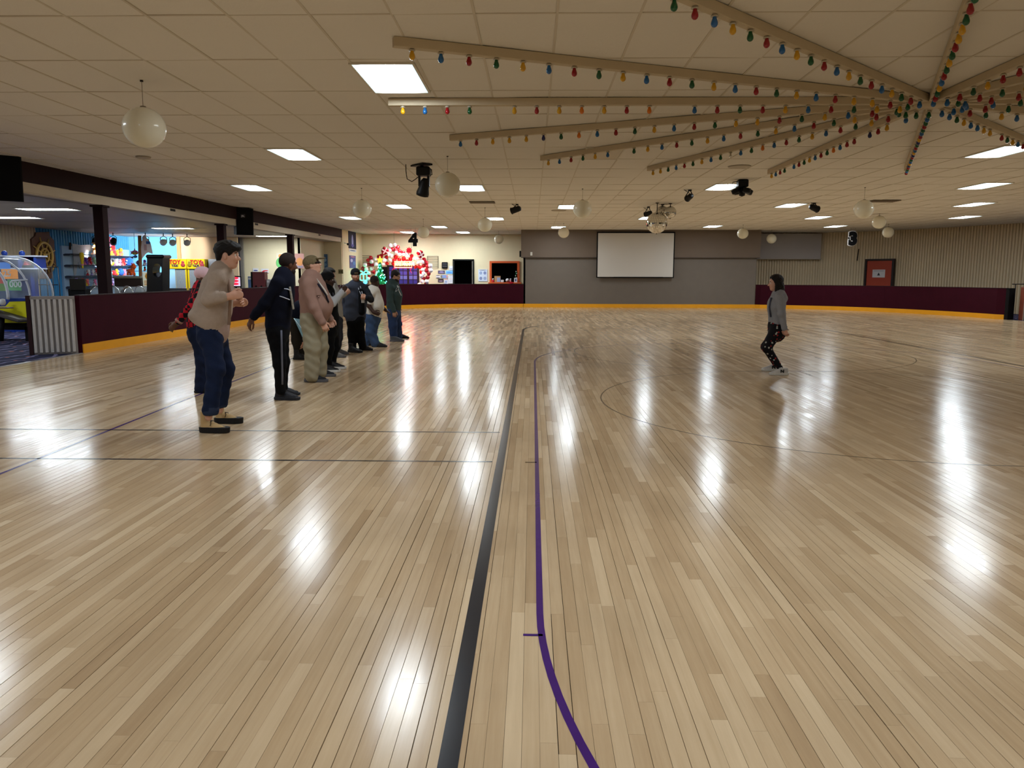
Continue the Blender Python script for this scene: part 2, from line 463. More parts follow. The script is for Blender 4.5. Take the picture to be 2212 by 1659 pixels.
# the ribbed stub wall at the opening on the arcade side
CONC = M('grey_split_face', rgb(196, 192, 190), .9, var=.12, vs=9, bump=.8, bs=45)
CONC2 = M('grey_recess', rgb(150, 144, 142), .9, var=.12, vs=6)
st = thing('ribbed_stub_wall', 'grey rough ribbed stub wall with a maroon end board at the carpet opening', 'wall', (-8.75, 14.25, 0))
A, B = Vector((-9.10, 14.10, 0)), Vector((-8.46, 14.40, 0)); dv = (B - A).normalized(); nv = Vector((dv.y, -dv.x, 0))
Tm = Matrix((dv, -nv, Vector((0, 0, 1)))).transposed()
Ls = (B - A).length
mb = MB().box(0, Ls, .02, .16, 0, 1.06, T=Tm, at=A); mb.box(0, Ls, -.025, .02, 1.0, 1.06, T=Tm, at=A); mb.build('core', CONC2, st)
for i in range(8):
    x0 = .006 + i * Ls / 8
    MB().bbox(x0, x0 + Ls / 8 * .56, -.03, .02, .03, 1.01, .008, T=Tm, at=A).build('rib', CONC, st)
MB().box(-.07, -.005, -.03, .17, 0, 1.075, T=Tm, at=A).build('end_board', MAROON_D, st)
# opening beyond the right-hand barrier: post, red-brown edged gate panel, rail
RX = CX0 + HALF
g = thing('gate_post', 'black square end post closing the barrier by the far opening', 'post', (RX + .05, 27.55, 0))
MB().bbox(RX - .02, RX + .17, 27.48, 27.68, 0, 1.05, .01).build('shaft', BLACK, g)
MB().bbox(RX - .03, RX + .18, 27.47, 27.69, 1.05, 1.075, .006).build('cap', BLACK, g)
g = thing('padded_bench', 'black high-backed bench with a reddish wooden end panel behind the barrier opening', 'bench', (RX + 1.1, 27.3, 0))
RED_WOOD = M('red_brown_wood', rgb(122, 62, 46), .5, var=.25, vs=5)
MB().bbox(RX + .27, RX + .35, 26.9, 27.35, 0, 1.12, .01).build('end_panel', RED_WOOD, g)
MB().bbox(RX + .22, RX + .26, 27.0, 27.03, 0, 1.1, .004).build('edge_strip', M('pale_edge', rgb(150, 140, 128), .5), g)
MB().bbox(RX + .37, RX + 3.2, 27.15, 27.35, .1, 1.12, .03).build('backrest', M('black_vinyl', rgb(16, 17, 22), .35), g)
MB().bbox(RX + .37, RX + 3.2, 26.6, 27.15, .3, .42, .03).build('seat', M('black_vinyl'), g)
g = thing('hand_rail', 'thin dark metal hand rail on short posts behind the barrier opening', 'railing', (RX + 1.8, 27.9, 0))
DARKM = M('dark_metal', rgb(34, 30, 30), .45, metal=.6)
MB().tube([(RX + .3, 27.9, 1.21), (RX + 3.4, 27.9, 1.21)], .016).build('rail', DARKM, g)
for k in range(5): MB().cyl((RX + .42 + k * .55, 27.9, 0), (RX + .42 + k * .55, 27.9, 1.2), .014).build('post', DARKM, g)

# ---------------------------------------------------------------- walls
def plain_wall(name, pts, z0, z1, mat, label, parent=None):
    V = []; Fs = []
    for p in pts: V += [(p[0], p[1], z0), (p[0], p[1], z1)]
    for i in range(len(pts) - 1): Fs.append((2 * i, 2 * i + 2, 2 * i + 3, 2 * i + 1))
    o = mesh(name, V, Fs, mat, parent)
    if parent is None: tag(o, label, None, None, 'structure')
    return o
def thick_wall(name, a, b, z0, z1, t, mat, label, parent=None):
    o = mesh(name, *wall_strip([a, b], z0, z1, 0, t), mat, parent)
    if parent is None: tag(o, label, None, None, 'structure')
    return o
CREAM = M('cream_block_paint', rgb(222, 208, 172), .6, var=.05, vs=2)
def block_mat():
    nt = CREAM.node_tree; N = nt.nodes; L = nt.links
    tc = N.new('ShaderNodeNewGeometry')
    br = N.new('ShaderNodeTexBrick'); br.inputs['Scale'].default_value = 1; br.inputs['Mortar Size'].default_value = .012
    br.inputs['Brick Width'].default_value = .42; br.inputs['Row Height'].default_value = .21
    mp = N.new('ShaderNodeMapping'); mp.inputs['Rotation'].default_value = (PI / 2, 0, 0)
    L.new(tc.outputs['Position'], mp.inputs['Vector']); L.new(mp.outputs[0], br.inputs['Vector'])
    bp = N.new('ShaderNodeBump'); bp.inputs['Strength'].default_value = .25; bp.inputs['Distance'].default_value = .01; bp.invert = True
    L.new(br.outputs['Fac'], bp.inputs['Height']); L.new(bp.outputs['Normal'], N['Principled BSDF'].inputs['Normal'])
block_mat()
GREYF = M('grey_fabric_panel', rgb(116, 108, 100), .95, var=.06, vs=3, bump=.2, bs=200, spec=.15)
GREYL = M('pale_grey_panel', rgb(172, 166, 164), .9, var=.04, vs=2, spec=.2)
def corrugated(name, path, z0, z1, mat, pitch, amp, label):
    P = [Vector((p[0], p[1], 0)) for p in path]; V = []; Fs = []
    prof = ((0, 0), (.28, 0), (.38, 1), (.72, 1), (.82, 0))
    pts = []
    for a, b in zip(P, P[1:]):
        L_ = (b - a).length; d = (b - a) / L_; n = Vector((-d.y, d.x, 0)); k = max(1, round(L_ / pitch))
        for i in range(k):
            for s_, h in prof: pts.append(a + d * (i + s_) * L_ / k - n * h * amp)
    pts.append(P[-1])
    for p in pts: V += [(p.x, p.y, z0), (p.x, p.y, z1)]
    for i in range(len(pts) - 1): Fs.append((2 * i, 2 * i + 2, 2 * i + 3, 2 * i + 1))
    return tag(mesh(name, V, Fs, mat), label, None, None, 'structure')
TAN = M('tan_ribbed_metal', rgb(214, 196, 164), .6, var=.05, vs=1.5)
BLUEC = M('blue_ribbed_metal', rgb(60, 140, 190), .5, var=.08, vs=2)
BLUEW = M('sky_blue_wall', rgb(104, 176, 226), .6, var=.06, vs=1.5)
PEACH = M('peach_wall', rgb(226, 198, 160), .6, var=.05, vs=2)
# far end: grey fabric wall, lower and upper part
YG = YEND + .03
wb = mesh('wall_back', *wall_strip([(GX1, YG), (GX0, YG)], .0, 2.30, -.25, 0), GREYF); tag(wb, 'grey fabric covered end wall behind the rink', None, None, 'structure')
mesh('upper_panel', *wall_strip([(GX1 + .12, YG - .12), (GX0 - .12, YG - .12)], 2.30, CEIL, -.37, 0), M('brown_grey_fabric', rgb(112, 99, 88), .95, var=.06, vs=3, spec=.15), wb)
mesh('painted_shadow_line', *wall_strip([(GX1 + .12, YG - .135), (GX0 - .12, YG - .135)], 2.285, 2.305, -.3, 0), M('shadow_line_brown', rgb(70, 60, 54), .7), wb)  # dark strip paints in the shadow line under the upper panel
kb = mesh('trim_1', *wall_strip([(GX1 + .02, YG - .03), (GX0 - .02, YG - .03)], 0, KH, -.03, .022), YELLOW); tag(kb, 'yellow kickboard along the foot of the grey end wall', None, None, 'structure')
# cream wall behind the left corner, and its side wall
YC = 40.9
DX0, DX1, DZ = aty(978.5, 600, YC).x, aty(1022, 600, YC).x, aty(1000, 563, YC).z          # doorway
HX0, HX1, HZ0, HZ1 = aty(1057.5, 600, YC).x, aty(1120, 600, YC).x, aty(1089, 610, YC).z, aty(1089, 565, YC).z   # serving hatch
mb = MB()
for x0, x1, z0, z1 in ((-8.88, DX0, 0, CEIL), (DX1, HX0, 0, CEIL), (HX1, GX0 + .1, 0, CEIL), (DX0, DX1, DZ, CEIL), (HX0, HX1, 0, HZ0), (HX0, HX1, HZ1, CEIL)): mb.box(x0, x1, YC, YC + .12, z0, z1)
wc = tag(mb.build('wall_cream', CREAM), 'cream painted block wall with a doorway behind the far left corner', None, None, 'structure')
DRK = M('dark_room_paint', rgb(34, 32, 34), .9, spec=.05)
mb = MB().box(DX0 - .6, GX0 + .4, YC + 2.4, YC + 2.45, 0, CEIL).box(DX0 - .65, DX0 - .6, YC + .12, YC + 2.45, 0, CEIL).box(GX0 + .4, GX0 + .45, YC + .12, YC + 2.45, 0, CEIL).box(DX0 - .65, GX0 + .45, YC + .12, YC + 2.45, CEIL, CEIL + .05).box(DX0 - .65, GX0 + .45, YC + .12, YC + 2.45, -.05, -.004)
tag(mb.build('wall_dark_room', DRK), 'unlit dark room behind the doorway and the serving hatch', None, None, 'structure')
ws = thick_wall('wall_cream_side', (-8.78, YC), (-8.78, 36.6), 0, CEIL, -.1, CREAM, 'narrow cream side wall with posters at the end of the beam')
thick_wall('wall_grey_return', (GX0 - .02, YG), (GX0 - .02, YC), 0, CEIL, -.1, GREYF, 'grey return wall beside the end wall')
# ribbed tan wall
TANP = [(10.3, 39.0), (13.9, 39.0), (15.2, 38.2), (16.6, 36.7), (18.1, 34.1), (19.2, 31.8), (20.2, 29.2), (21.0, 26), (21.2, 20)]
corrugated('wall_right', TANP[::-1], 0, CEIL, TAN, .125, .055, 'tan ribbed metal wall behind the right-hand barrier')
plain_wall('wall_right_side', [(21.2, 20), (21.2, -9)], 0, CEIL, TAN, 'plain tan side wall of the rink hall')
plain_wall('wall_front', [(21.2, -9), (-19, -9)], 0, CEIL, CREAM, 'cream wall at the near end of the hall')
pg = thing('sound_baffle', 'pale grey panel hung high on the ribbed wall beside the grey end wall', 'panel', (12.2, 38.7, 2.3))
MB().bbox(10.45, 13.85, 38.72, 38.86, 2.31, 3.5, .01).build('board', GREYL, pg)
MB().bbox(10.4, 13.87, 38.68, 38.74, 2.27, 2.31, .006).build('bottom_lip', M('lip_pale', rgb(170, 160, 148), .6), pg)
# door in the ribbed wall
d0 = aty(1887, 615, 36.6); d1 = aty(1940, 557, 36.6)
A = Vector((15.66, 37.62, 0)); B = Vector((16.56, 36.62, 0)); dd = (B - A).normalized(); nn = Vector((dd.y, -dd.x, 0))
Td = Matrix((dd, -nn, Vector((0, 0, 1)))).transposed(); W_ = 1.16
dr = thing('door_1', 'red door in a black frame with a paper notice in the ribbed tan wall', None, A, kind='structure')
RDOOR = M('red_door_paint', rgb(168, 64, 40), .45, var=.06, vs=3)
MB().box(-.09, 0, -.12, .05, 0, 2.27, T=Td, at=A).box(W_, W_ + .09, -.12, .05, 0, 2.27, T=Td, at=A).box(0, W_, -.12, .05, 2.19, 2.27, T=Td, at=A).build('door_frame', M('door_frame_dark', rgb(40, 26, 24), .5), dr)
MB().bbox(.005, W_ - .005, -.075, .02, .01, 2.185, .004, T=Td, at=A).build('door_leaf', RDOOR, dr)
kn = MB().sphere(A + Td @ Vector((.09, -.12, 1.02)), .035); kn.cyl(A + Td @ Vector((.09, -.08, 1.02)), A + Td @ Vector((.09, -.12, 1.02)), .015); kn.build('door_knob', M('brass', rgb(210, 190, 150), .25, metal=1), dr)
pn = MB().box(.28, .86, -.082, -.076, 1.42, 1.78, T=Td, at=A).build('notice', M('paper_white', rgb(214, 212, 214), .7), dr)
MB().prism([(-.07, -.07), (.07, -.07), (0, .07)], .002, T=Td, at=A + Td @ Vector((.57, -.084, 1.58))).build('notice_print', M('print_dark', rgb(60, 60, 66), .7), pn)
MB().box(.34, .80, -.084, -.082, 1.71, 1.73, T=Td, at=A).build('notice_print', M('print_grey', rgb(130, 130, 140), .7), pn)
MB().cyl(A + Td @ Vector((-.5, -.06, 2.2)), A + Td @ Vector((-.45, -.06, 2.75)), .02).build('door_closer_rod', DARKM, dr)
# projection screen on the grey wall
a = aty(1287, 599, YG - .2); b = aty(1457, 499, YG - .2)
s_ = thing('projection_screen', 'large white projection screen with black border on the grey end wall', 'screen', ((a.x + b.x) / 2, YG - .2, a.z))
z1 = min(b.z, CEIL - .03)
MB().box(a.x, b.x, YG - .19, YG - .16, a.z, z1).build('backing', BLACK, s_)
MB().box(a.x + .05, b.x - .05, YG - .2, YG - .19, a.z + .04, z1 - .06).build('canvas', M('screen_white', rgb(204, 200, 194), .8, var=.03, vs=1), s_)
MB().cyl((a.x + .8, YG - .21, a.z + .02), (b.x - .5, YG - .21, a.z + .02), .025).build('weight_bar', BLACK, s_)
MB().bbox(.0, .1, -.03, .0, 0, .16, .008, at=aty(1144, 552, YG - .14)).build('wall_thermostat', M('offwhite_plastic', rgb(210, 205, 195), .5))
tag(bpy.data.objects['wall_thermostat'], 'small off-white thermostat box high on the grey wall', 'thermostat')
# ---------------------------------------------------------------- ceiling: lay-in tiles in a metal grid
TILE = M('ceiling_tile', rgb(228, 222, 213), .9, var=.03, vs=1.2, spec=.2)
def tile_bump():
    nt = TILE.node_tree; N = nt.nodes; L = nt.links; b = N['Principled BSDF']
    g_ = N.new('ShaderNodeNewGeometry')
    v = N.new('ShaderNodeTexVoronoi'); v.inputs['Scale'].default_value = 42
    n = N.new('ShaderNodeTexNoise'); n.inputs['Scale'].default_value = 60; n.inputs['Detail'].default_value = 4
    L.new(g_.outputs['Position'], v.inputs['Vector']); L.new(g_.outputs['Position'], n.inputs['Vector'])
    ad = N.new('ShaderNodeMath'); L.new(v.outputs['Distance'], ad.inputs[0]); L.new(n.outputs['Fac'], ad.inputs[1])
    bp = N.new('ShaderNodeBump'); bp.inputs['Strength'].default_value = .35; bp.inputs['Distance'].default_value = .006
    L.new(ad.outputs[0], bp.inputs['Height']); L.new(bp.outputs['Normal'], b.inputs['Normal'])
tile_bump()
GRID = M('ceiling_grid_metal', rgb(208, 198, 182), .6, var=.06, vs=1)
ceil = mesh('ceiling', [(-10.4, -9, CEIL + .05), (-10.4, 41.2, CEIL + .05), (21.4, 41.2, CEIL + .05), (21.4, -9, CEIL + .05)], [(0, 1, 2, 3)], M('ceiling_void', rgb(40, 34, 28), .9))
tag(ceil, 'suspended beige tile ceiling over the skating rink', None, None, 'structure')
TW, TX0, TY0 = .672, -1.83, 8.05
rows = [TY0 + 1.335 * j for j in range(-13, 9)]
while rows[-1] < 41.2: rows.append(rows[-1] + 1.25)
cols = [TX0 + TW * i for i in range(-13, 36)]
tr = random.Random(11)
tiles = []
for i in range(len(cols) - 1):
    for j in range(len(rows) - 1):
        tiles.append((cols[i], cols[i + 1], rows[j], rows[j + 1], tr.uniform(-.003, .002), tr.gauss(0, .002), tr.gauss(0, .0012)))
def tile_geo(t, x0=0, y0=0):
    a0, a1, c0, c1, dz, sx, sy = t; g = .006
    a0 += g; a1 -= g; c0 += g; c1 -= g; z = CEIL + .006 + dz
    cn = [(a0, c0), (a1, c0), (a1, c1), (a0, c1)]
    xm, ym = (a0 + a1) / 2, (c0 + c1) / 2
    V = [(x - x0, y - y0, z + sx * (1 if x > xm else -1) + sy * (1 if y > ym else -1)) for x, y in cn] + [(x - x0, y - y0, z + .03) for x, y in cn]
    return V, [(3, 2, 1, 0), (0, 1, 5, 4), (1, 2, 6, 5), (2, 3, 7, 6), (3, 0, 4, 7)]
def tile_area(t):
    if t[3] < 5.2: return 0
    p = [proj((x, y, CEIL)) for x, y in ((t[0], max(t[2], 5)), (t[1], max(t[2], 5)), (t[1], t[3]), (t[0], t[3]))]
    p = [(min(max(q[0], 0), 2212), min(max(q[1], 0), 1659)) for q in p]
    return abs(sum(p[i][0] * p[(i + 1) % 4][1] - p[(i + 1) % 4][0] * p[i][1] for i in range(4))) / 2
order = sorted(range(len(tiles)), key=lambda i: -tile_area(tiles[i])); big = set(order[:300])
for i in order[:300]:
    t = tiles[i]; V, Fs = tile_geo(t, t[0], t[2])
    o = mesh('ceiling_tile', V, Fs, TILE, ceil, world=False); o.location = (t[0], t[2], 0)
V = []; Fs = []
for i, t in enumerate(tiles):
    if i in big: continue
    v, f = tile_geo(t); n = len(V); V += v; Fs += [tuple(k + n for k in q) for q in f]
o = mesh('ceiling_tiles_further_off', V, Fs, TILE, ceil); o['kind'] = 'stuff'
for xg in cols: MB().box(xg - .011, xg + .011, -9, 41.2, CEIL, CEIL + .03).build('grid_runner', GRID, ceil)
mb = MB()
for yg in rows: mb.box(cols[0], cols[-1], yg - .010, yg + .010, CEIL + .001, CEIL + .03)
o = mb.build('grid_cross_tees', GRID, ceil); o['kind'] = 'stuff'

# ---------------------------------------------------------------- ceiling light panels
def panel_mat(name, s):
    m = bpy.data.materials.new(name); m.use_nodes = True; nt = m.node_tree; N = nt.nodes; L = nt.links
    b = N['Principled BSDF']; b.inputs['Base Color'].default_value = (.8, .85, .9, 1); b.inputs['Roughness'].default_value = .4
    tc = N.new('ShaderNodeTexCoord'); sx = N.new('ShaderNodeSeparateXYZ'); L.new(tc.outputs['Object'], sx.inputs[0])
    ab = N.new('ShaderNodeMath'); ab.operation = 'ABSOLUTE'; L.new(sx.outputs[0], ab.inputs[0])
    r = N.new('ShaderNodeValToRGB'); e = r.color_ramp.elements
    e[0].position = 0.; e[0].color = (.84, .93, 1, 1); e[1].position = .31; e[1].color = (.010, .0175, .020, 1)
    for ps, cl in ((.10, (.64, .71, .76, 1)), (.19, (.26, .30, .33, 1)), (.25, (.034, .045, .05, 1))): k = e.new(ps); k.color = cl
    L.new(ab.outputs[0], r.inputs[0]); L.new(r.outputs[0], b.inputs['Emission Color']); b.inputs['Emission Strength'].default_value = s
    return m
LITE = panel_mat('lit_prismatic_lens', PANEL * 2.35); LITE2 = panel_mat('lit_prismatic_lens_arcade', ARC_PANEL * 2.35)
FRAME = M('lamp_frame_white', rgb(214, 206, 190), .5)
def ceiling_light(x, y, label, z=CEIL, mat=None, L_=1.28, group='lit ceiling panels over the rink', rz=0.):
    t = thing('ceiling_light', label, 'light', (x, y, z), group=group)
    W = .66; f = .025
    mb = MB().box(-W / 2, W / 2, -L_ / 2, -L_ / 2 + f, -.014, .01).box(-W / 2, W / 2, L_ / 2 - f, L_ / 2, -.014, .01)
    mb.box(-W / 2, -W / 2 + f, -L_ / 2 + f, L_ / 2 - f, -.014, .01).box(W / 2 - f, W / 2, -L_ / 2 + f, L_ / 2 - f, -.014, .01)
    mb.build('frame', FRAME, t, world=False)
    mesh('diffuser', [(-W / 2 + f, -L_ / 2 + f, -.008), (W / 2 - f, -L_ / 2 + f, -.008), (W / 2 - f, L_ / 2 - f, -.008), (-W / 2 + f, L_ / 2 - f, -.008)], [(3, 2, 1, 0)], mat or LITE, t, world=False)
    t.rotation_euler = (0, 0, rz)
    return t
near = 'lit white ceiling panel set in the beige tiles over the rink'
LP = [(-1.52, 8.8), (-4.17, 14.1), (-6.8, 19.35), (-1.5, 19.4), (-4.1, 24.5), (-6.7, 29.3), (-4.05, 34.6), (-1.4, 29.7), (1.08, 24.6), (1.1, 34.8), (4.5, 19.2), (7.65, 24.1),
      (10.2, 29.0), (12.7, 34.0), (7.6, 34.1), (7.9, 13.9), (10.45, 19.0), (12.85, 23.8), (15.25, 28.75), (4.2, 29.3), (-6.1, 38.9), (-3.4, 38.9)]
LP += [(-6.8, 8.8), (-4.17, 3.4), (1.1, 3.4), (7.9, 3.4), (13.1, 3.4), (13.1, 13.9), (15.3, 8.8), (18.4, 19), (18.4, 24), (-1.5, -2), (-6.8, -2), (4.5, -2), (10.3, -2), (15.6, -2)]
LITE3 = panel_mat('lit_prismatic_lens_far', PANEL * 5.2)
for x_, y_ in LP:
    if y_ > 38: ceiling_light(x_, y_, 'lit ceiling panel close to the cream wall behind the rink corner', mat=LITE3, group='lit panels by the cream wall')
    else: ceiling_light(x_, y_, near)
off = ceiling_light(1.2, 14.05, 'unlit ceiling panel between the coloured bulb battens', mat=M('unlit_lens', rgb(196, 182, 158), .4)); del off['group']
AZ = 2.98                                   # arcade ceiling height
for x_, y_ in [(-11.4, 18.6), (-14.0, 21.3), (-11.85, 26.1), (-10.2, 31.2), (-12, 12.5), (-15, 15.5), (-12, 6), (-12, 0)]:
    ceiling_light(x_, y_, 'lit ceiling panel in the low arcade ceiling beyond the maroon beam', AZ, LITE2, 1.28, 'lit panels of the arcade ceiling', PI / 2)

# ---------------------------------------------------------------- header beam, its soffit and columns, low arcade ceiling
def bx(y): return -9.58 + .036 * (y - 14.4)
BEAM = M('dark_maroon_beam', rgb(34, 9, 13), .7, var=.15, vs=1.5, spec=.2)
SOFF = M('cream_soffit', rgb(206, 196, 178), .7, var=.08, vs=2)
bm = mesh('beam_header', *wall_strip([(bx(-9), -9), (bx(36.6), 36.6)], 3.18, CEIL + .03, 0, .3), BEAM); tag(bm, 'dark maroon header beam between the rink and the arcade', None, None, 'structure')
sf = mesh('soffit_strip', *wall_strip([(bx(-9), -9), (bx(36.6), 36.6)], AZ, 3.18, .05, .32), SOFF, bm)
mesh('soffit_strip', *wall_strip([(bx(13.2) + .012, 13.2), (bx(16.3) + .012, 16.3)], AZ + .02, 3.19, .03, .07), SOFF, bm)
for y_ in (20.6, 26.3, 33.2): MB().box(bx(y_) - .07, bx(y_) - .04, y_, y_ + 1.6, 3.1, 3.16).build('soffit_vent', M('vent_black', rgb(20, 18, 18), .7), bm)
for k, y_ in enumerate((17.6, 23.9, 30.0)):
    lab = ('dark maroon column in front of the plush toy wall', 'dark maroon column standing past the second black loudspeaker', 'dark maroon column nearest the wall of pinned drawings')[k]
    c_ = thing('column', lab, 'column', (bx(y_) - .15, y_, 0))
    MB().bbox(bx(y_) - .26, bx(y_) - .04, y_ - .11, y_ + .11, 0, AZ - .04, .006).build('shaft', BEAM, c_)
    MB().bbox(bx(y_) - .30, bx(y_) - .01, y_ - .15, y_ + .15, AZ - .045, AZ + .0, .004).build('head_plate', BEAM, c_)
ac = mesh('ceiling_arcade', [(bx(-9) - .25, -9, AZ), (bx(41) - .25, 41, AZ), (-19, 41, AZ), (-19, -9, AZ)], [(0, 1, 2, 3)], M('arcade_ceiling_tile', rgb(176, 164, 152), .45, var=.12, vs=1.5))
tag(ac, 'low grey ceiling of the arcade beyond the beam', None, None, 'structure')
for k in range(14): MB().box(-18.9, bx(0) - .6, -7 + k * 3, -6.98 + k * 3, AZ - .004, AZ).build('grid_runner', M('arcade_grid', rgb(150, 138, 128), .5), ac)
# arcade walls
corrugated('wall_arcade_side', [(-16.35, 25.9), (-16.35, -9)], 0, AZ, TAN, .16, .035, 'tan ribbed metal wall of the arcade')
corrugated('wall_arcade_blue', [(-16.35, 31.9), (-16.35, 25.9)], 0, AZ, BLUEC, .16, .035, 'blue ribbed metal wall behind the plush toys')
thick_wall('wall_arcade_sky', (-14.3, 31.9), (-16.4, 31.9), 0, AZ, -.1, BLUEW, 'plain sky blue wall at the end of the prize corner')
thick_wall('wall_arcade_peach', (-11.95, 32.0), (-14.3, 32.0), 0, AZ, -.1, PEACH, 'plain peach wall behind the toy machines')
thick_wall('wall_arcade_cream', (-9.55, 32.6), (-11.95, 32.6), 0, AZ, -.1, CREAM, 'cream block wall with drawings pinned to it')
thick_wall('wall_arcade_cream_end', (-8.78, 36.4), (-9.62, 36.4), 0, AZ, -.1, CREAM, 'cream wall behind the end of the barrier')
thick_wall('wall_arcade_cream_return', (-9.57, 36.4), (-9.57, 32.6), 0, AZ, -.1, CREAM, 'cream return wall beside the pinned drawings')
tp = mesh('trim_2', *wall_strip([(-14.22, 31.86), (-14.36, 31.86)], 0, AZ, -.03, .03), M('tan_trim', rgb(190, 150, 104), .6)); tag(tp, 'tan corner trim between the blue and the peach wall', None, None, 'structure')
tp = mesh('trim_3', *wall_strip([(-11.9, 32.5), (-12.02, 32.5)], 0, AZ, -.05, .05), M('grey_pipe', rgb(130, 124, 116), .5)); tag(tp, 'grey vertical conduit beside the cream block wall', None, None, 'structure')

# ---------------------------------------------------------------- battens of coloured bulbs radiating from the hub
HUB = Vector((4.69, 9.77, CEIL)); RAD = 6.43
BATT = M('batten_paint', rgb(196, 180, 152), .6, var=.08, vs=4)
BULB = {k: M('bulb_' + n, c, .12, coat=.6) for k, n, c in (('Y', 'yellow', rgb(214, 160, 24)), ('B', 'blue', rgb(24, 96, 160)), ('R', 'red', rgb(150, 14, 24)), ('G', 'green', rgb(12, 84, 44)), ('O', 'orange', rgb(220, 118, 24)), ('N', 'navy', rgb(20, 30, 96)))}
BULB['C'] = M('bulb_clear', rgb(220, 214, 200), .05, trans=.8)
SOCK = M('socket_white', rgb(190, 180, 160), .5)
bulb_me = {}
prof = [(.0, -.082), (.010, -.081), (.020, -.074), (.0265, -.062), (.0275, -.050), (.0245, -.036), (.019, -.022), (.0155, -.010), (.0150, .0)]
for k, m_ in BULB.items():
    b_ = MB().lathe(prof[::-1], 12); o = b_.build('bulb', m_); bulb_me[k] = o.data; bpy.data.objects.remove(o)
b_ = MB().lathe([(.030, 0), (.030, .008), (.021, .012), (.021, .022)], 12); o = b_.build('bulb_socket', SOCK); sock_me = o.data; bpy.data.objects.remove(o)
SEQ = {-157.5: 'YBRGYBRGYBRGYBRGYBRYYRG', 180: 'YBRG-YRYOYRO-BRGRYBRGYY', 157.5: 'BRYYYNGOBRGYBRGYYRGYBRG', 135: 'YBRGYB-GYBRGYBRGYBRGYRG', 112.5: 'YYGBRGYBGCBGOBRGYBRGYRG', 90: 'YBRG-BRGYBRGOBRR-NRY-BG', 67.5: 'RBGRNYBGRNYBRGNYRBGRGBG'}
for k in range(16):
    an = -180 + 22.5 * (k + 1); an_ = 180 if an == 180 else an
    lab = {-157.5: 'long batten of coloured bulbs passing just behind the nearest lit panel', 180: 'batten of coloured bulbs whose tip is lit by the ceiling panel', 135: 'batten of coloured bulbs ending beside the unlit ceiling panel', 67.5: 'batten of coloured bulbs seen nearly end on, pointing down the hall'}.get(an, 'batten of coloured bulbs radiating from the ceiling hub')
    t = thing('bulb_batten', lab, 'light bar', (HUB.x, HUB.y, CEIL), math.radians(an), 'battens of coloured bulbs in a star on the ceiling')
    ORG[t] = None
    MB().bbox(.2, RAD, -.038, .038, -.085, .0, .004).build('batten', BATT, t, world=False)
    seq = SEQ.get(an_) or ''.join(tr.choice('YBRGYBRG-') if tr.random() < .25 else 'GRBY'[q % 4] for q in range(23))
    n = len(seq)
    for q, ch in enumerate(seq):
        if ch == '-': continue
        o = bpy.data.objects.new('bulb', bulb_me[ch]); link(o, t); o.location = (RAD - .17 - q * .268, 0, -.1)
        o2 = bpy.data.objects.new('bulb_socket', sock_me); link(o2, o); o2.location = (0, 0, -.004)
hb = thing('ceiling_hub', 'round pale hub plate where the bulb battens meet', 'hub', HUB)
MB().lathe([(.0, -.11), (.16, -.11), (.19, -.09), (.19, 0)], 24, at=HUB).build('plate', BATT, hb)

# ---------------------------------------------------------------- hanging white globes
GLOBE = M('white_globe', rgb(228, 222, 200), .22, var=.02, coat=.3)
WIRE = M('thin_wire', rgb(120, 108, 90), .5)
def globe(cu, cv, tu, tv, r=.232, lab='glossy white globe hanging on a thin wire from the ceiling'):
    c = atz(tu, tv, CEIL); p = aty(cu, cv, c.y); z = p.z
    t = thing('hanging_globe', lab, 'globe', (p.x, c.y, z - r), group='white globes hanging over the rink')
    q = Vector((p.x, c.y, z))
    MB().sphere(q, (r, r, r * .965), 28, 18).build('ball', GLOBE, t)
    MB().lathe([(.0, .012), (.03, .01), (.035, -.012)], 12, at=q + Vector((0, 0, r * .965))).build('cap', WIRE, t)
    MB().cyl(q + Vector((0, 0, r * .96)), (p.x, c.y, CEIL), .003, n=6).build('wire', WIRE, t)
    MB().lathe([(.0, -.012), (.018, -.012), (.018, 0)], 10, at=(p.x, c.y, CEIL)).build('ceiling_hook', DARKM, t)
for q in ((309, 280, 303, 178), (965, 400, 963, 338), (780, 453, 780, 408), (1046, 486, 1046, 449), (913, 503, 911, 474), (1076, 517, 1076, 500), (1216, 502, 1216, 482), (1256, 451, 1256, 407), (1603, 502, 1603, 483), (1665, 513, 1665, 494), (1864, 448, 1865, 401), (1897, 476, 1897, 458), (1917, 498, 1917, 480)):
    globe(*q, r=.225)

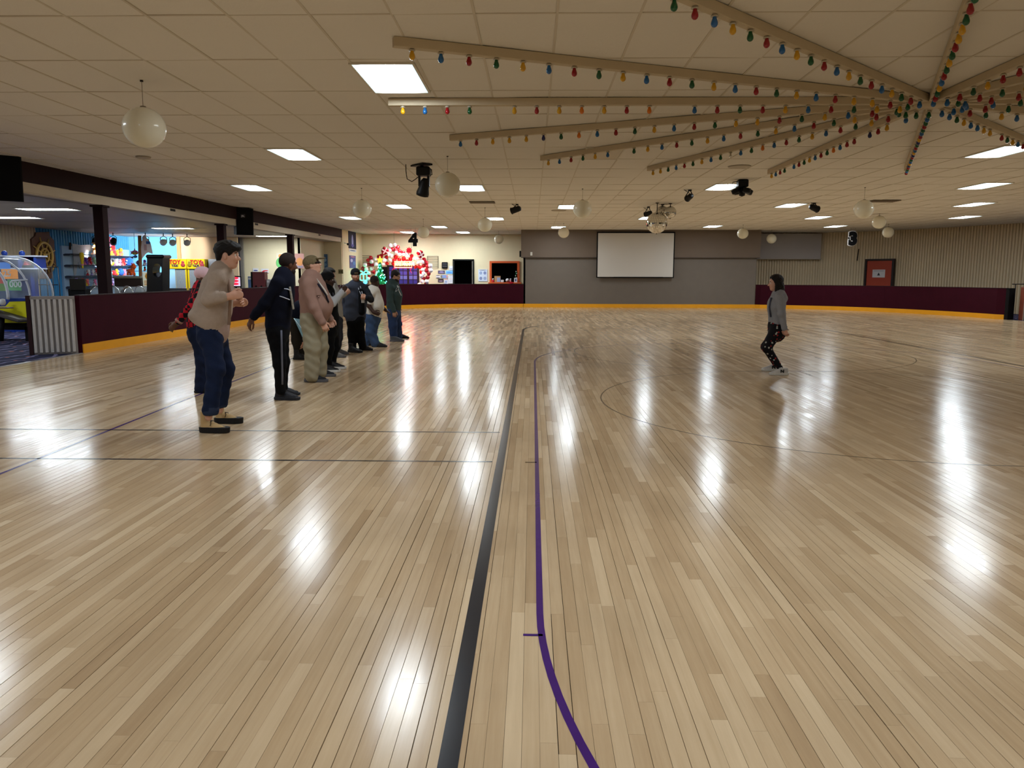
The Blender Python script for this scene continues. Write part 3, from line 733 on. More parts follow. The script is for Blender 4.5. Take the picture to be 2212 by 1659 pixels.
# ---------------------------------------------------------------- mirror balls
MIRR = M('mirror_facets', (.78, .76, .70), .06, metal=1)
def mirror_ball(u, v, tv, y, r, lab):
    p = aty(u, v, y)
    t = thing('mirror_ball', lab, 'mirror ball', (p.x, y, p.z - r), group='mirror balls over the rink centre')
    mb = MB(); n, m_ = 30, 18                 # flat facets, each with its own small tilt
    q = random.Random(int(u))
    for i in range(m_):
        t0, t1 = PI * i / m_, PI * (i + 1) / m_; k_ = max(4, int(n * math.sin((t0 + t1) / 2)))
        for k in range(k_):
            a0, a1 = 2 * PI * k / k_, 2 * PI * (k + 1) / k_; s_ = .94
            am, tm = (a0 + a1) / 2, (t0 + t1) / 2
            V = []
            for aa, tt in ((a0, t0), (a0, t1), (a1, t1), (a1, t0)):
                aa = am + (aa - am) * s_; tt = tm + (tt - tm) * s_; rr_ = r * (1 + q.uniform(-.004, .004))
                V.append((p.x + rr_ * math.sin(tt) * math.cos(aa), y + rr_ * math.sin(tt) * math.sin(aa), p.z + rr_ * math.cos(tt)))
            mb.add(V, [(0, 1, 2, 3)])
    o = mb.build('mirror_facets', MIRR, t); o['kind'] = 'stuff'
    MB().sphere(p, r * .985, 20, 12).build('core', M('ball_core', rgb(90, 84, 76), .4, metal=.5), t)
    MB().cyl((p.x, y, p.z + r), (p.x, y, CEIL), .012, n=8).build('stem', DARKM, t)
    MB().lathe([(.0, -.02), (.05, -.018), (.05, 0)], 12, at=(p.x, y, CEIL)).build('motor', DARKM, t)
    MB().lathe([(.0, -.02), (.04, 0.005)], 10, at=(p.x, y, p.z - r)).build('bottom_cap', M('ball_core'), t)
mirror_ball(1417, 480, 437, 23.3, .305, 'largest mirror ball hanging over the rink centre')
mirror_ball(1429, 458, 440, 23.9, .20, 'small mirror ball tucked behind the largest one')
mirror_ball(1446, 457, 438, 23.5, .175, 'small mirror ball beside the largest one')

# ---------------------------------------------------------------- stage lights on the ceiling
BLK = M('black_fixture', rgb(10, 10, 12), .45, spec=.25); LENS = M('lamp_lens', rgb(70, 76, 96), .1, coat=.8)
# moving head
p = atz(907, 356, CEIL); y = p.y; q = aty(914, 388, y)
t = thing('moving_head_light', 'black moving head stage light hanging from a plate with a dangling cord', 'stage light', (p.x, y, CEIL))
MB().bbox(-.10, .12, -.22, .22, -.03, 0, .004, T=rotm(0, 0, .7), at=p).build('mount_plate', BLK, t)
MB().bbox(-.13, .13, -.12, .12, -.22, -.05, .02, at=p + Vector((.05, 0, 0))).cyl(p, p + Vector((.04, 0, -.08)), .03).build('base', BLK, t)
MB().bbox(-.10, -.06, -.06, .06, -.42, -.18, .01, at=p + Vector((.05, 0, 0))).bbox(.07, .11, -.06, .06, -.42, -.18, .01, at=p + Vector((.05, 0, 0))).build('yoke', BLK, t)
Th = rotm(.2, .25, 0)
MB().lathe([(.05, .16), (.085, .1), (.10, -.02), (.125, -.12), (.12, -.17), (.09, -.18)], 14, Th, p + Vector((.055, -.02, -.42))).build('head', BLK, t)
MB().lathe([(.0, -.185), (.085, -.182)], 14, Th, p + Vector((.055, -.02, -.42))).build('lens', LENS, t)
MB().tube([p + Vector((-.02, 0, -.2)), p + Vector((-.1, 0, -.27)), p + Vector((-.18, 0, -.32)), p + Vector((-.27, 0, -.27)), p + Vector((-.29, 0, -.12)), p + Vector((-.29, 0, 0))], .008).build('cord', BLK, t)
MB().tube([p + Vector((.14, 0, -.06)), p + Vector((.2, 0, -.1)), p + Vector((.21, 0, -.19)), p + Vector((.14, 0, -.21))], .009).build('safety_cable', BLK, t)
def par_can(u, v, cu, cv, lab, tilt, s=1.):
    p = atz(u, v, CEIL); q = aty(cu, cv, p.y)
    t = thing('par_can_light', lab, 'stage light', (p.x, p.y, CEIL))
    MB().bbox(-.04, .04, -.04, .04, -.03, 0, .004, at=p).build('ceiling_clamp', BLK, t)
    dz = q.z - p.z
    MB().tube([p + Vector((-.02, 0, -.03)), q + Vector((-.11 * s, 0, .03)), q + Vector((-.11 * s, 0, 0))], .012).tube([p + Vector((.02, 0, -.03)), q + Vector((.11 * s, 0, .03)), q + Vector((.11 * s, 0, 0))], .012).build('yoke', BLK, t)
    Tt = rotm(PI / 2 - .25, 0, tilt)
    MB().lathe([(.03, .17), (.07, .15), (.085, .08), (.095, -.12), (.105, -.13), (.10, -.14), (.085, -.10)], 16, Tt @ Matrix.Diagonal((s, s, s)), q).build('can', BLK, t)
    MB().lathe([(.0, -.1), (.084, -.1)], 16, Tt @ Matrix.Diagonal((s, s, s)), q).build('lens', LENS, t)
    MB().tube([q + Vector((.02, 0, .08)), q + Vector((-.14, 0, .18)), p + Vector((-.06, 0, -.03))], .007).build('cord', BLK, t)
par_can(1115, 441, 1112, 453, 'black par can on a yoke above the far left corner', 1.2)
par_can(1488, 408, 1487, 424, 'black par can hanging above and right of the mirror balls', .3, .8)
par_can(1757, 435, 1757, 446, 'black par can beside the lit panel before the ribbed wall', -1.1)
par_can(1399, 445, 1398, 460, 'black par can half hidden beside the largest mirror ball', .9, .8)
p = atz(1602, 386, CEIL)
t = thing('cluster_stage_light', 'black cluster stage light with three round heads under a lit panel', 'stage light', p)
MB().bbox(-.11, .11, -.11, .11, -.16, 0, .02, at=p).build('base', BLK, t)
for k in range(4):
    a_ = k * PI / 2 + .35; c_ = p + Vector((.17 * math.cos(a_), .17 * math.sin(a_), -.25)); 
    h = MB().cyl(p + Vector((0, 0, -.12)), c_, .03); h.lathe([(.04, .06), (.085, .05), (.09, -.03), (.07, -.05)], 14, rotm(0, .5 * math.cos(a_), 0), c_).build('head', BLK, t)
MB().lathe([(.0, -.36), (.06, -.34), (.08, -.26), (.06, -.14)], 14, at=p).build('head', BLK, t)
MB().tube([p + Vector((-.1, 0, -.03)), p + Vector((-.21, 0, -.05)), p + Vector((-.24, 0, -.13)), p + Vector((-.12, 0, -.16))], .008).build('cord', BLK, t)
# loudspeakers hung before the beam
SPK = M('speaker_black', rgb(10, 10, 12), .6, bump=.1, bs=150, spec=.2); GRILL = M('speaker_grille', rgb(13, 13, 15), .8, spec=.15, bump=.5, bs=400)
def speaker(c, w_, d_, h_, rz, tilt, lab, logo):
    t = thing('loudspeaker', lab, 'loudspeaker', c)
    T = rotm(0, 0, rz) @ rotm(tilt, 0, 0)
    MB().prism([(-w_ / 2, 0), (w_ / 2, 0), (w_ / 2, h_), (-w_ / 2, h_)], d_, T=T, at=c).build('cabinet', SPK, t)
    MB().bbox(-w_ / 2 + .02, w_ / 2 - .02, -d_ / 2 - .02, -d_ / 2, .02, h_ - .02, .008, T=T, at=c).build('grille', GRILL, t)
    for sx in (-1, 1): MB().cyl(Vector(c) + T @ Vector((sx * w_ * .3, 0, h_ - .01)), Vector((*(Vector(c) + T @ Vector((sx * w_ * .3, 0, h_)))[:2], CEIL)), .008, n=6).build('hanging_rod', DARKM, t)
    if logo:
        q = Vector(c) + T @ Vector((-w_ * .12, -d_ / 2 - .024, h_ * .72))
        pl_ = MB().box(-.07, .07, -.004, 0, -.055, .055, T=T, at=q).build('badge', M('badge_dark', rgb(36, 38, 44), .4), t)
        tx = text('badge_lettering', 'JBL', M('badge_white', rgb(190, 195, 205), .5), .075, q + T @ Vector((0, -.006, -.005)), (T @ rotm(PI / 2, 0, 0)).to_euler(), pl_, .001, .001)
speaker((-9.15, 25.1, 2.72), .52, .42, .82, .55, .10, 'black loudspeaker with a small white badge hung from the beam', True)
speaker((-9.62, 14.45, 2.79), .5, .45, .8, .7, .12, 'black loudspeaker hung at the near end of the visible beam', False)
# ceiling bits: round speaker grilles, air vents, hooks
def round_vent(u, v, r, mat, lab):
    p = atz(u, v, CEIL); t = thing('round_ceiling_vent', lab, 'vent', p)
    MB().lathe([(r * .75, -.015), (r, -.02), (r * 1.08, -.008), (r * 1.1, 0)], 20, at=p).build('rim', M('vent_rim', rgb(176, 164, 146), .5), t)
    MB().lathe([(.0, -.012), (r * .76, -.012)], 20, at=p).build('grille', mat, t)
round_vent(1595, 357, .2, M('vent_dark', rgb(24, 22, 20), .7), 'dark round ceiling vent near the tips of the bulb battens')
round_vent(307, 343, .12, M('chrome_inner', rgb(150, 140, 120), .15, metal=.9), 'small shiny recessed downlight in the tiles near the beam')
round_vent(1205, 454, .22, M('vent_dark'), 'round ceiling vent beside a lit panel before the grey wall')
def air_vent(u, v, wx, wy, lab):
    p = atz(u, v, CEIL); t = thing('air_vent', lab, 'vent', p); mat = M('air_vent_beige', rgb(120, 104, 84), .6)
    MB().box(-wx / 2, wx / 2, -wy / 2, wy / 2, -.012, -.002, at=p).build('backing', M('vent_shadow', rgb(48, 40, 32), .8), t)
    for k in range(5): MB().box(-wx / 2, wx / 2, -wy / 2 + k * wy / 5, -wy / 2 + k * wy / 5 + wy * .1, -.02, -.012, at=p).build('slat', mat, t)
air_vent(1040, 437, .72, .55, 'beige slatted air vent in the tiles before the far left corner')
air_vent(1905, 430, .75, .6, 'beige slatted air vent above the cluster of three globes')
air_vent(1755, 392, .01 + .6, .5, 'beige slatted air vent between two lit panels on the right') if False else None
# ================================================================ arcade beyond the beam
WX = -16.35
GOLD = M('gold_paint', rgb(206, 164, 84), .4, metal=.3); BROWN = M('brown_board', rgb(112, 76, 58), .6, var=.25, vs=3); DBROWN = M('dark_brown', rgb(48, 34, 26), .6)
def wallpt(u, v, off=0.): return atx(u, v, WX + off)
# ship's wheel on a shaped board
sw = thing('ship_wheel_plaque', "brown shaped board with a golden ship's wheel on the blue ribbed wall", 'wall decoration', wallpt(90, 605, .03))
poly = [(73, 507), (101, 506), (103, 515), (112, 525), (113, 545), (117, 580), (108, 588), (107, 607), (81, 607), (80, 588), (68, 580), (65, 545), (63, 522), (71, 515)]
P0 = [wallpt(u, v, .004) for u, v in poly]
n_ = len(P0); V = P0 + [p + Vector((.06, 0, 0)) for p in P0]
mesh('board', V, [tuple(range(n_)), tuple(range(2 * n_ - 1, n_ - 1, -1))] + [(i, (i + 1) % n_, (i + 1) % n_ + n_, i + n_) for i in range(n_)], BROWN, sw)
c = wallpt(95, 557, .11); rw = .42
ring = [c + Vector((0, rw * math.cos(a), rw * math.sin(a))) for a in [k * PI / 18 for k in range(36)]]
MB().tube(ring, .05, 8, True).build('wheel_rim', GOLD, sw)
MB().tube([c + Vector((.01, .22 * math.cos(k * PI / 10), .22 * math.sin(k * PI / 10))) for k in range(20)], .035, 8, True).build('wheel_ring', GOLD, sw)
MB().lathe([(.0, .05), (.09, .04), (.10, 0)], 14, rotm(0, PI / 2, 0), c).build('wheel_hub', GOLD, sw)
for k in range(8):
    d = Vector((0, math.cos(k * PI / 4 + .3), math.sin(k * PI / 4 + .3)))
    MB().cyl(c, c + d * .62, .028, .02, 8).build('wheel_spoke', GOLD, sw)
for uu in (66, 109):
    q = wallpt(uu + 2, 592, .1); MB().tube([q + Vector((0, 0, .0)), q + Vector((.02, .05, .12)), q + Vector((.02, .12, .2))], .03).build('gold_scroll', GOLD, sw)

# prize wall: pale backing, shelves
pw = thing('prize_shelving', 'pale backing board with narrow shelves behind the plush toys', 'shelving', wallpt(230, 640, .05))
a, b = wallpt(138, 640, .05), wallpt(282, 640, .05)
MB().box(WX + .004, WX + .08, a.y, b.y, 0, 2.45).build('backing', M('pale_blue_board', rgb(150, 176, 200), .6, var=.1, vs=3), pw)
SHELF = (1.05, 1.42, 1.80, 2.18)
for z_ in SHELF: MB().bbox(WX + .125, WX + .44, a.y + .05, b.y - .1, z_ - .02, z_, .004).build('shelf', M('shelf_dark', rgb(60, 62, 74), .5), pw)
for z_ in SHELF:
    for yy in (a.y + .06, b.y - .13): MB().box(WX + .075, WX + .30, yy, yy + .02, z_ - .07, z_ - .015).build('shelf_bracket', M('shelf_dark'), pw)
PY0, PY1 = a.y + .1, b.y - .15

def plush(u, v, px, kind, cols, lab, off=.30, y=None, seat=None, ypos=None, hang=None):
    """kind: bear, cat, bird, fish, horse, ball, bat"""
    p = aty(u, v, y) if y else atx(u, v, WX + off)
    s = (1. if y else 1.15) * px / (F / p.y)
    if seat is not None:
        if y is None and seat < 2.1: s = min(s, .35)
        p = Vector((p.x, p.y if ypos is None else ypos, seat + .001 + s / 2))                        # overall height in metres
    t = thing('plush_toy', lab, 'plush toy', (p.x, p.y, p.z - s / 2), group='plush toys of the prize wall')
    body, trim = cols[0], cols[1 % len(cols)]
    mB = M('plush_' + body, PLC[body], .95, bump=.4, bs=120, sheen=.3); mT = M('plush_' + trim, PLC[trim], .95, bump=.4, bs=120, sheen=.3)
    eye = M('plush_eye', rgb(16, 14, 16), .2)
    q = Vector((p.x, p.y, p.z - s / 2)); T = rotm(0, 0, -.52)   # faces the hall
    def L(x, y_, z): return q + T @ Vector((x * s, y_ * s, z * s))
    def sph(m, c, r, name='body'): m.sphere(L(*c), tuple(k * s for k in r) if isinstance(r, tuple) else r * s, 12, 8, T)
    if kind in ('bear', 'cat', 'bird'):
        m = MB(); sph(m, (0, 0, .27), (.27, .22, .27)); m.build('body', mB, t)
        h = MB(); sph(h, (0, -.04, .70), (.25, .22, .24)); ho = h.build('head', mB, t)
        for sx in (-1, 1):
            if kind == 'bear': e = MB(); sph(e, (sx * .19, 0, .92), (.09, .05, .09)); e.build('ear', mB, ho)
            if kind == 'cat': MB().lathe([(.085 * s, 0), (.0, .2 * s)], 8, T, L(sx * .15, 0, .84)).build('ear', mB, ho)
            e = MB(); sph(e, (sx * .09, -.235, .75), .038); e.build('eye', eye, ho)
            l = MB(); sph(l, (sx * .25, -.06, .36), (.09, .12, .16)); l.build('arm', mB if kind != 'bird' else mT, t)
            l = MB(); sph(l, (sx * .17, -.2, .1), (.11, .16, .1)); l.build('leg', mT, t)
        if kind == 'bird': MB().lathe([(.07 * s, 0), (.0, .14 * s)], 8, T @ rotm(PI / 2, 0, 0), L(0, -.23, .68)).build('beak', M('plush_orange', PLC['orange'], .9), ho)
        else: e = MB(); sph(e, (0, -.22, .64), (.11, .09, .08)); e.build('muzzle', mT, ho)
        e = MB(); sph(e, (0, -.14, .27), (.18, .11, .19)); e.build('belly', mT, t)
    elif kind == 'fish':
        m = MB(); sph(m, (0, 0, .45), (.75, .25, .33)); m.build('body', mB, t)
        e = MB(); sph(e, (.05, -.06, .36), (.62, .22, .22)); e.build('belly', mT, t)
        MB().prism([(-.1 * s, 0), (.25 * s, 0), (.0, .35 * s)], .08 * s, T, L(-.05, 0, .7)).build('fin', M('plush_purple', PLC['purple'], .9), t)
        MB().prism([(0, 0), (-.4 * s, .32 * s), (-.25 * s, 0), (-.42 * s, -.25 * s)], .08 * s, T, L(-.62, 0, .42)).build('tail', mB, t)
        e = MB(); sph(e, (.5, -.2, .52), .05); e.build('eye', eye, t)
    elif kind == 'horse':
        m = MB(); sph(m, (-.1, 0, .38), (.4, .22, .24)); m.build('body', mB, t)
        h = MB(); sph(h, (.28, 0, .78), (.2, .17, .22)); sph(h, (.4, 0, .7), (.18, .13, .12)); sph(h, (.2, 0, .58), (.16, .15, .24)); ho = h.build('head', mB, t)
        for sx in (-1, 1): MB().lathe([(.06 * s, 0), (.0, .16 * s)], 8, T, L(.22, sx * .09, .94)).build('ear', mB, ho); e = MB(); sph(e, (.36, sx * .13, .84), .035); e.build('eye', eye, ho)
        for sx, sy in ((-.35, -.12), (-.35, .12), (.15, -.12), (.15, .12)): MB().cyl(L(sx, sy, .3), L(sx * 1.1, sy, .02), .085 * s, .1 * s).build('leg', mB, t)
        e = MB(); sph(e, (.05, 0, .68), (.1, .09, .22)); e.build('mane', M('plush_brown', PLC['brown'], .95), t)
        MB().tube([L(-.46, 0, .45), L(-.6, 0, .5), L(-.68, 0, .36)], .05 * s).build('tail', mT, t)
    elif kind == 'ball':
        m = MB(); sph(m, (0, 0, .5), (.5, .42, .5)); m.build('body', mB, t)
        for sx in (-1, 1): e = MB(); sph(e, (sx * .18, -.4, .6), .1); eo = e.build('eye_white', M('plush_white', PLC['white'], .8), t); e = MB(); sph(e, (sx * .18, -.49, .6), .05); e.build('pupil', eye, eo)
        e = MB(); sph(e, (0, -.38, .32), (.2, .1, .07)); e.build('mouth', mT, t)
    elif kind == 'bat':
        MB().lathe([(.02 * s, 0), (.06 * s, .02 * s), (.05 * s, .1 * s), (.07 * s, .3 * s), (.13 * s, .75 * s), (.12 * s, .95 * s), (.0, s)], 12, T, q).build('club', mB, t)
        MB().lathe([(.07 * s, .18 * s), (.08 * s, .2 * s), (.07 * s, .26 * s)], 12, T, q).build('grip_band', mT, t)
    if hang == 'shelf':
        h_ = Vector((p.x, p.y, SHELF[2] - .01)); MB().cyl(h_, Vector((WX + .435, h_.y, h_.z)), .008, n=6).build('hanging_loop', M('loop_white', rgb(200, 200, 200), .6), t)
    elif hang is not None:
        MB().cyl(L(0, 0, hang), Vector((L(0, 0, hang).x, L(0, 0, hang).y, AZ)), .005, n=6).build('hanging_cord', M('loop_white', rgb(200, 200, 200), .6), t)
    return t
PLC = dict(red=rgb(206, 26, 40), white=rgb(232, 226, 226), pink=rgb(238, 130, 170), purple=rgb(120, 70, 180), blue=rgb(30, 96, 214), teal=rgb(90, 180, 200), orange=rgb(246, 96, 20), yellow=rgb(246, 206, 40), green=rgb(170, 214, 170), brown=rgb(120, 74, 40), black=rgb(26, 26, 30), lilac=rgb(176, 160, 222), salmon=rgb(240, 120, 110), gold=rgb(222, 164, 50))
PL = [(176, 567, 30, 'bat', ('yellow', 'pink'), 'yellow inflatable bat with a pink grip hanging on the prize wall'),
      (188, 550, 15, 'cat', ('purple', 'pink'), 'purple plush cat with pink paws beside the yellow bat'), (192, 562, 16, 'bear', ('red', 'pink'), 'red plush bear with pink belly beside the yellow bat'),
      (202, 562, 15, 'bear', ('green', 'white'), 'pale green plush bear near the maroon column'), (205, 542, 20, 'bear', ('gold', 'brown'), 'golden plush lion-like bear on the top shelf by the column'),
      (233, 522, 24, 'ball', ('pink', 'red'), 'round pink plush hanging highest on the prize wall'), (244, 543, 20, 'bear', ('red', 'yellow'), 'red plush bear with yellow belly on the top shelf'),
      (251, 534, 12, 'cat', ('yellow', 'orange'), 'yellow plush cat beside the red bear on the top shelf'), (260, 546, 16, 'bird', ('gold', 'salmon'), 'golden plush bird at the end of the top shelf'),
      (236, 556, 11, 'ball', ('white', 'orange'), 'white and orange round plush right of the column'), (262, 561, 15, 'bear', ('red', 'salmon'), 'red plush bear with salmon belly on the second shelf'),
      (240, 568, 13, 'bird', ('black', 'yellow'), 'black and yellow plush penguin right of the column'), (251, 571, 13, 'bear', ('white', 'pink'), 'white plush bear with pink belly on the second shelf'),
      (262, 572, 12, 'cat', ('pink', 'white'), 'pink plush cat with white belly on the second shelf'), (277, 564, 20, 'ball', ('blue', 'white'), 'round blue plush with big eyes on the prize wall'),
      (207, 571, 15, 'bear', ('salmon', 'red'), 'salmon plush bear half behind the column'), (208, 591, 14, 'bear', ('red', 'white'), 'red plush bear with white belly half behind the column'),
      (190, 587, 13, 'bear', ('white', 'red'), 'white plush bear with red belly under the yellow bat'), (199, 584, 13, 'cat', ('white', 'lilac'), 'white plush cat with lilac belly under the green bear'),
      (163, 598, 16, 'bear', ('lilac', 'white'), 'lilac plush bear at the outer end of the prize wall'), (177, 601, 15, 'cat', ('orange', 'pink'), 'orange plush cat with pink belly beside the lilac bear'),
      (188, 612, 14, 'bear', ('salmon', 'yellow'), 'salmon plush bear with yellow belly on the lowest shelf'), (204, 606, 13, 'bear', ('pink', 'white'), 'pink plush bear with white belly on the lowest shelf'),
      (240, 588, 16, 'bear', ('teal', 'white'), 'teal plush bear with white belly right of the column'), (254, 581, 14, 'ball', ('blue', 'yellow'), 'blue round plush with yellow mouth on the third shelf'),
      (254, 592, 13, 'cat', ('yellow', 'red'), 'yellow plush cat with red belly on the third shelf'), (266, 592, 13, 'bear', ('pink', 'salmon'), 'pink plush bear with salmon belly on the third shelf'),
      (245, 592, 10, 'ball', ('red', 'yellow'), 'small red round plush on the third shelf'), (240, 610, 16, 'cat', ('lilac', 'pink'), 'lilac plush cat with pink belly low beside the column'),
      (236, 620, 12, 'bear', ('pink', 'lilac'), 'pink plush bear with lilac belly lowest beside the column')]
# seat every toy on the shelf it shows on, side by side
rowsP = {z_: [] for z_ in SHELF}
for i_, q in enumerate(PL):
    if i_ == 0: plush(*q, off=.515, hang='shelf'); continue
    if i_ == 5: plush(q[0], q[1] + 4, 19, *q[3:], hang=.95); continue
    p_ = atx(q[0], q[1], WX + .3); s_ = 1.15 * q[2] / (F / p_.y); zb = p_.z - s_ / 2
    z_ = SHELF[3] if zb > 2.13 else SHELF[2] if zb > 1.74 else SHELF[1] if zb > 1.4 else SHELF[0]
    if z_ < 2.1: s_ = min(s_, .35)
    rowsP[z_].append([p_.y, s_ * (.56 if q[3] == 'ball' else .44), q])
for z_, L_ in rowsP.items():
    L_.sort(key=lambda e_: e_[0])
    for it in range(60):                      # push neighbours apart until none presses into the next
        for e0, e1 in zip(L_, L_[1:]):
            d_ = e0[1] + e1[1] + .01 - (e1[0] - e0[0])
            if d_ > 0: e0[0] -= d_ / 2; e1[0] += d_ / 2
        for e_ in L_: e_[0] = min(max(e_[0], PY0 + e_[1]), PY1 - e_[1])
    for y_, w_, q in L_: plush(*q, seat=z_, ypos=y_)
plush(283, 586.5, 26, 'horse', ('orange', 'orange'), 'big orange plush pony standing on the dark boxes', y=28.2)
plush(290, 549, 15, 'fish', ('pink', 'yellow'), 'rainbow plush dolphin hanging before the sky blue wall', y=29.0, hang=.6)
plush(291, 558, 9, 'fish', ('blue', 'teal'), 'small blue plush fish under the rainbow dolphin', y=28.8, hang=.6)
plush(298, 570, 11, 'ball', ('purple', 'white'), 'purple plush owl face with big eyes beside the white pennant', y=28.95, seat=1.80)
plush(312, 572, 13, 'bird', ('purple', 'white'), 'purple and white plush bird behind the black machine', y=28.95, seat=1.80)
plush(312, 583, 10, 'bird', ('black', 'orange'), 'black and orange plush toucan above the small white sign', y=28.95, seat=1.60)
cs_ = thing('corner_stand', 'narrow dark stand holding plush toys before the sky blue wall', 'stand', (Q(300, 640, 28.9).x, 28.9, 0))
a, b = Q(286, 640, 29.0), Q(318, 640, 29.0)
for z_ in (1.0, 1.60, 1.80): MB().bbox(a.x, b.x, 28.72, 29.2, z_ - .02, z_, .004).build('shelf', M('shelf_dark'), cs_)
for xx in (a.x, b.x): MB().box(xx - .02, xx + .02, 29.16, 29.2, 0, 1.86).build('upright', M('shelf_dark'), cs_)
# pirate style pennant, post, hanging in the corner
pn = thing('hanging_pennant', 'white pennant shirt printed with a faint figure hanging before the sky blue wall', 'pennant', Q(310, 560, 28.58))
P0 = [Q(u, v, 28.58) for u, v in ((306, 515), (311, 511), (317, 522), (323, 528), (328, 552), (318, 549), (313, 552), (305, 562), (303, 540))]
n_ = len(P0); V = P0 + [p + Vector((0, .03, 0)) for p in P0]
mesh('cloth', V, [tuple(range(n_))[::-1], tuple(range(n_, 2 * n_))] + [(i, (i + 1) % n_, (i + 1) % n_ + n_, i + n_) for i in range(n_)], M('pennant_cloth', rgb(236, 222, 222), .8, var=.1, vs=8), pn)
card('printed_figure', 310, 532, 315, 545, 28.57, M('faint_print', rgb(206, 170, 170), .8), pn, .005)
card('collar_patch', 314, 525, 322, 531, 28.57, M('navy_patch', rgb(60, 100, 170), .8), pn, .005)
MB().cyl((Q(302, 640, 28.62).x, 28.62, 0), Q(300, 513, 28.62), .06).build('wooden_pole', M('pole_wood', rgb(150, 100, 60), .6), pn)
# dark boxes under the pony, black register, small white sign
bxm = thing('dark_chest', 'dark brown chest cabinet under the orange pony', 'chest', Q(275, 626, 28.2))
a, b = Q(246, 626, 28.0), Q(303, 603, 28.0)
MB().bbox(a.x, b.x, 28.0, 28.5, 0, b.z - .05, .02).build('body', M('chest_brown', rgb(44, 30, 24), .4, var=.3, vs=5), bxm)
MB().bbox(a.x - .02, b.x + .02, 27.97, 28.53, b.z - .05, b.z + .04, .02).build('lid', M('chest_lid', rgb(120, 112, 96), .4), bxm)
rg = thing('cash_register', 'black register screen on a dark pedestal in front of the prize wall', 'register', Q(165, 640, 24.5))
a, b = Q(150, 632, 24.5), Q(181, 607, 24.5)
MB().bbox(a.x, b.x, 24.5, 24.58, a.z, b.z, .01, T=None).build('screen', M('screen_off', rgb(10, 10, 13), .3), rg)
MB().bbox(a.x - .1, b.x - .05, 24.55, 24.9, 0, a.z + .05, .02).build('base', BLACK, rg)
sg = thing('counter_sign', 'small white upright sign with an orange emblem on a thin post', 'sign', Q(316, 624, 27.5))
a, b = Q(308, 623, 27.5), Q(323, 591, 27.5)
MB().box((a.x + b.x) / 2 - .02, (a.x + b.x) / 2 + .02, 27.52, 27.55, 0, a.z).build('post', BLACK, sg); MB().bbox(a.x, b.x, 27.5, 27.56, a.z, b.z, .01).build('board', M('sign_cream', rgb(246, 240, 214), .5), sg)
m_ = (a + b) / 2; OR = M('sign_orange', rgb(206, 140, 50), .6)
MB().prism([(-.05, 0), (0, -.1), (.05, 0), (0, .12)], .01, at=Vector((m_.x, 27.495, m_.z + .1))).build('emblem', OR, sg)
for k in range(3): MB().box(m_.x - .09, m_.x + .09, 27.492, 27.5, m_.z - .08 - k * .06, m_.z - .055 - k * .06).build('printed_line', OR, sg)
# glass showcases with curved fronts
CHROME = M('chrome', rgb(210, 214, 220), .15, metal=1); GLASS = M('clear_glass', (.85, .92, .95), .03, alpha=.18, spec=.8)
for k, (u0, u1) in enumerate(((186, 258), (259.5, 312))):
    a, b = Q(u0, 640, 25.2), Q(u1, 640, 25.2)
    lab = ('curved glass showcase behind the first maroon column', 'curved glass showcase under the dark chest')[k]
    sh = thing('glass_showcase', lab, 'showcase', ((a.x + b.x) / 2, 25.6, 0))
    MB().bbox(a.x + .01, b.x - .01, 25.25, 26.0, 0, .7, .01).build('base', BLACK, sh)
    MB().box(a.x + .04, b.x - .04, 25.3, 25.95, .7, .72).build('shelf', M('shelf_dark'), sh)
    arcp = [(25.28 + .5 * (1 - math.sin(t_)), .7 + .36 * (1 - math.cos(t_)) ** .5 * 1.0) for t_ in [i * PI / 2 / 8 for i in range(9)]]
    arcp = [(25.78 - .5 * math.cos(t_), .7 + .36 * math.sin(t_)) for t_ in [i * PI / 2 / 8 for i in range(9)]]
    V = []; 
    for y_, z_ in arcp: V += [(a.x + .03, y_, z_), (b.x - .03, y_, z_)]
    mesh('curved_glass', V, [(2 * i, 2 * i + 1, 2 * i + 3, 2 * i + 2) for i in range(8)], GLASS, sh, True)
    for xx in (a.x + .03, b.x - .03): MB().tube([(xx, y_, z_) for y_, z_ in arcp], .018).build('chrome_edge', CHROME, sh)
    cxm = (a.x + b.x) / 2
    for xx in (a.x, cxm):   # hoops of chrome seen along the counter top
        MB().tube([(xx + (b.x - a.x) * .25 - (b.x - a.x) * .24 * math.cos(t_), 25.26, .78 + .32 * math.sin(t_)) for t_ in [i * PI / 12 for i in range(13)]], .014).build('chrome_hoop', CHROME, sh)
    MB().box(a.x + .02, b.x - .02, 25.75, 25.98, 1.05, 1.07).build('top', M('showcase_top', rgb(120, 124, 132), .2, metal=.5), sh)
# black machine with an oval opening
bk = thing('oval_mirror_machine', 'black upright machine with an oval opening beside the yellow toy machines', 'arcade machine', Q(333, 640, 25.0))
yb = 25.0
def ovalpanel(u0, u1, v0, v1, cu, cv, ru, rv, n=24):
    o_ = []; i_ = []
    for k in range(n):
        a_ = 2 * PI * k / n; c_, s_ = math.cos(a_), math.sin(a_)
        i_.append((cu + ru * c_, cv + rv * s_))
        m__ = max(abs(c_) / 1.0, abs(s_) / 1.0); uu = (u0 + u1) / 2 + (u1 - u0) / 2 * c_ / m__; vv = (v0 + v1) / 2 + (v1 - v0) / 2 * s_ / m__
        o_.append((uu, vv))
    return o_, i_
o_, i_ = ovalpanel(316, 350, 560, 700, 338, 588, 10, 15)
V = [Q(u, v, yb) for u, v in o_] + [Q(u, v, yb) for u, v in i_]; n_ = 24
V += [p + Vector((0, .5, 0)) for p in V]
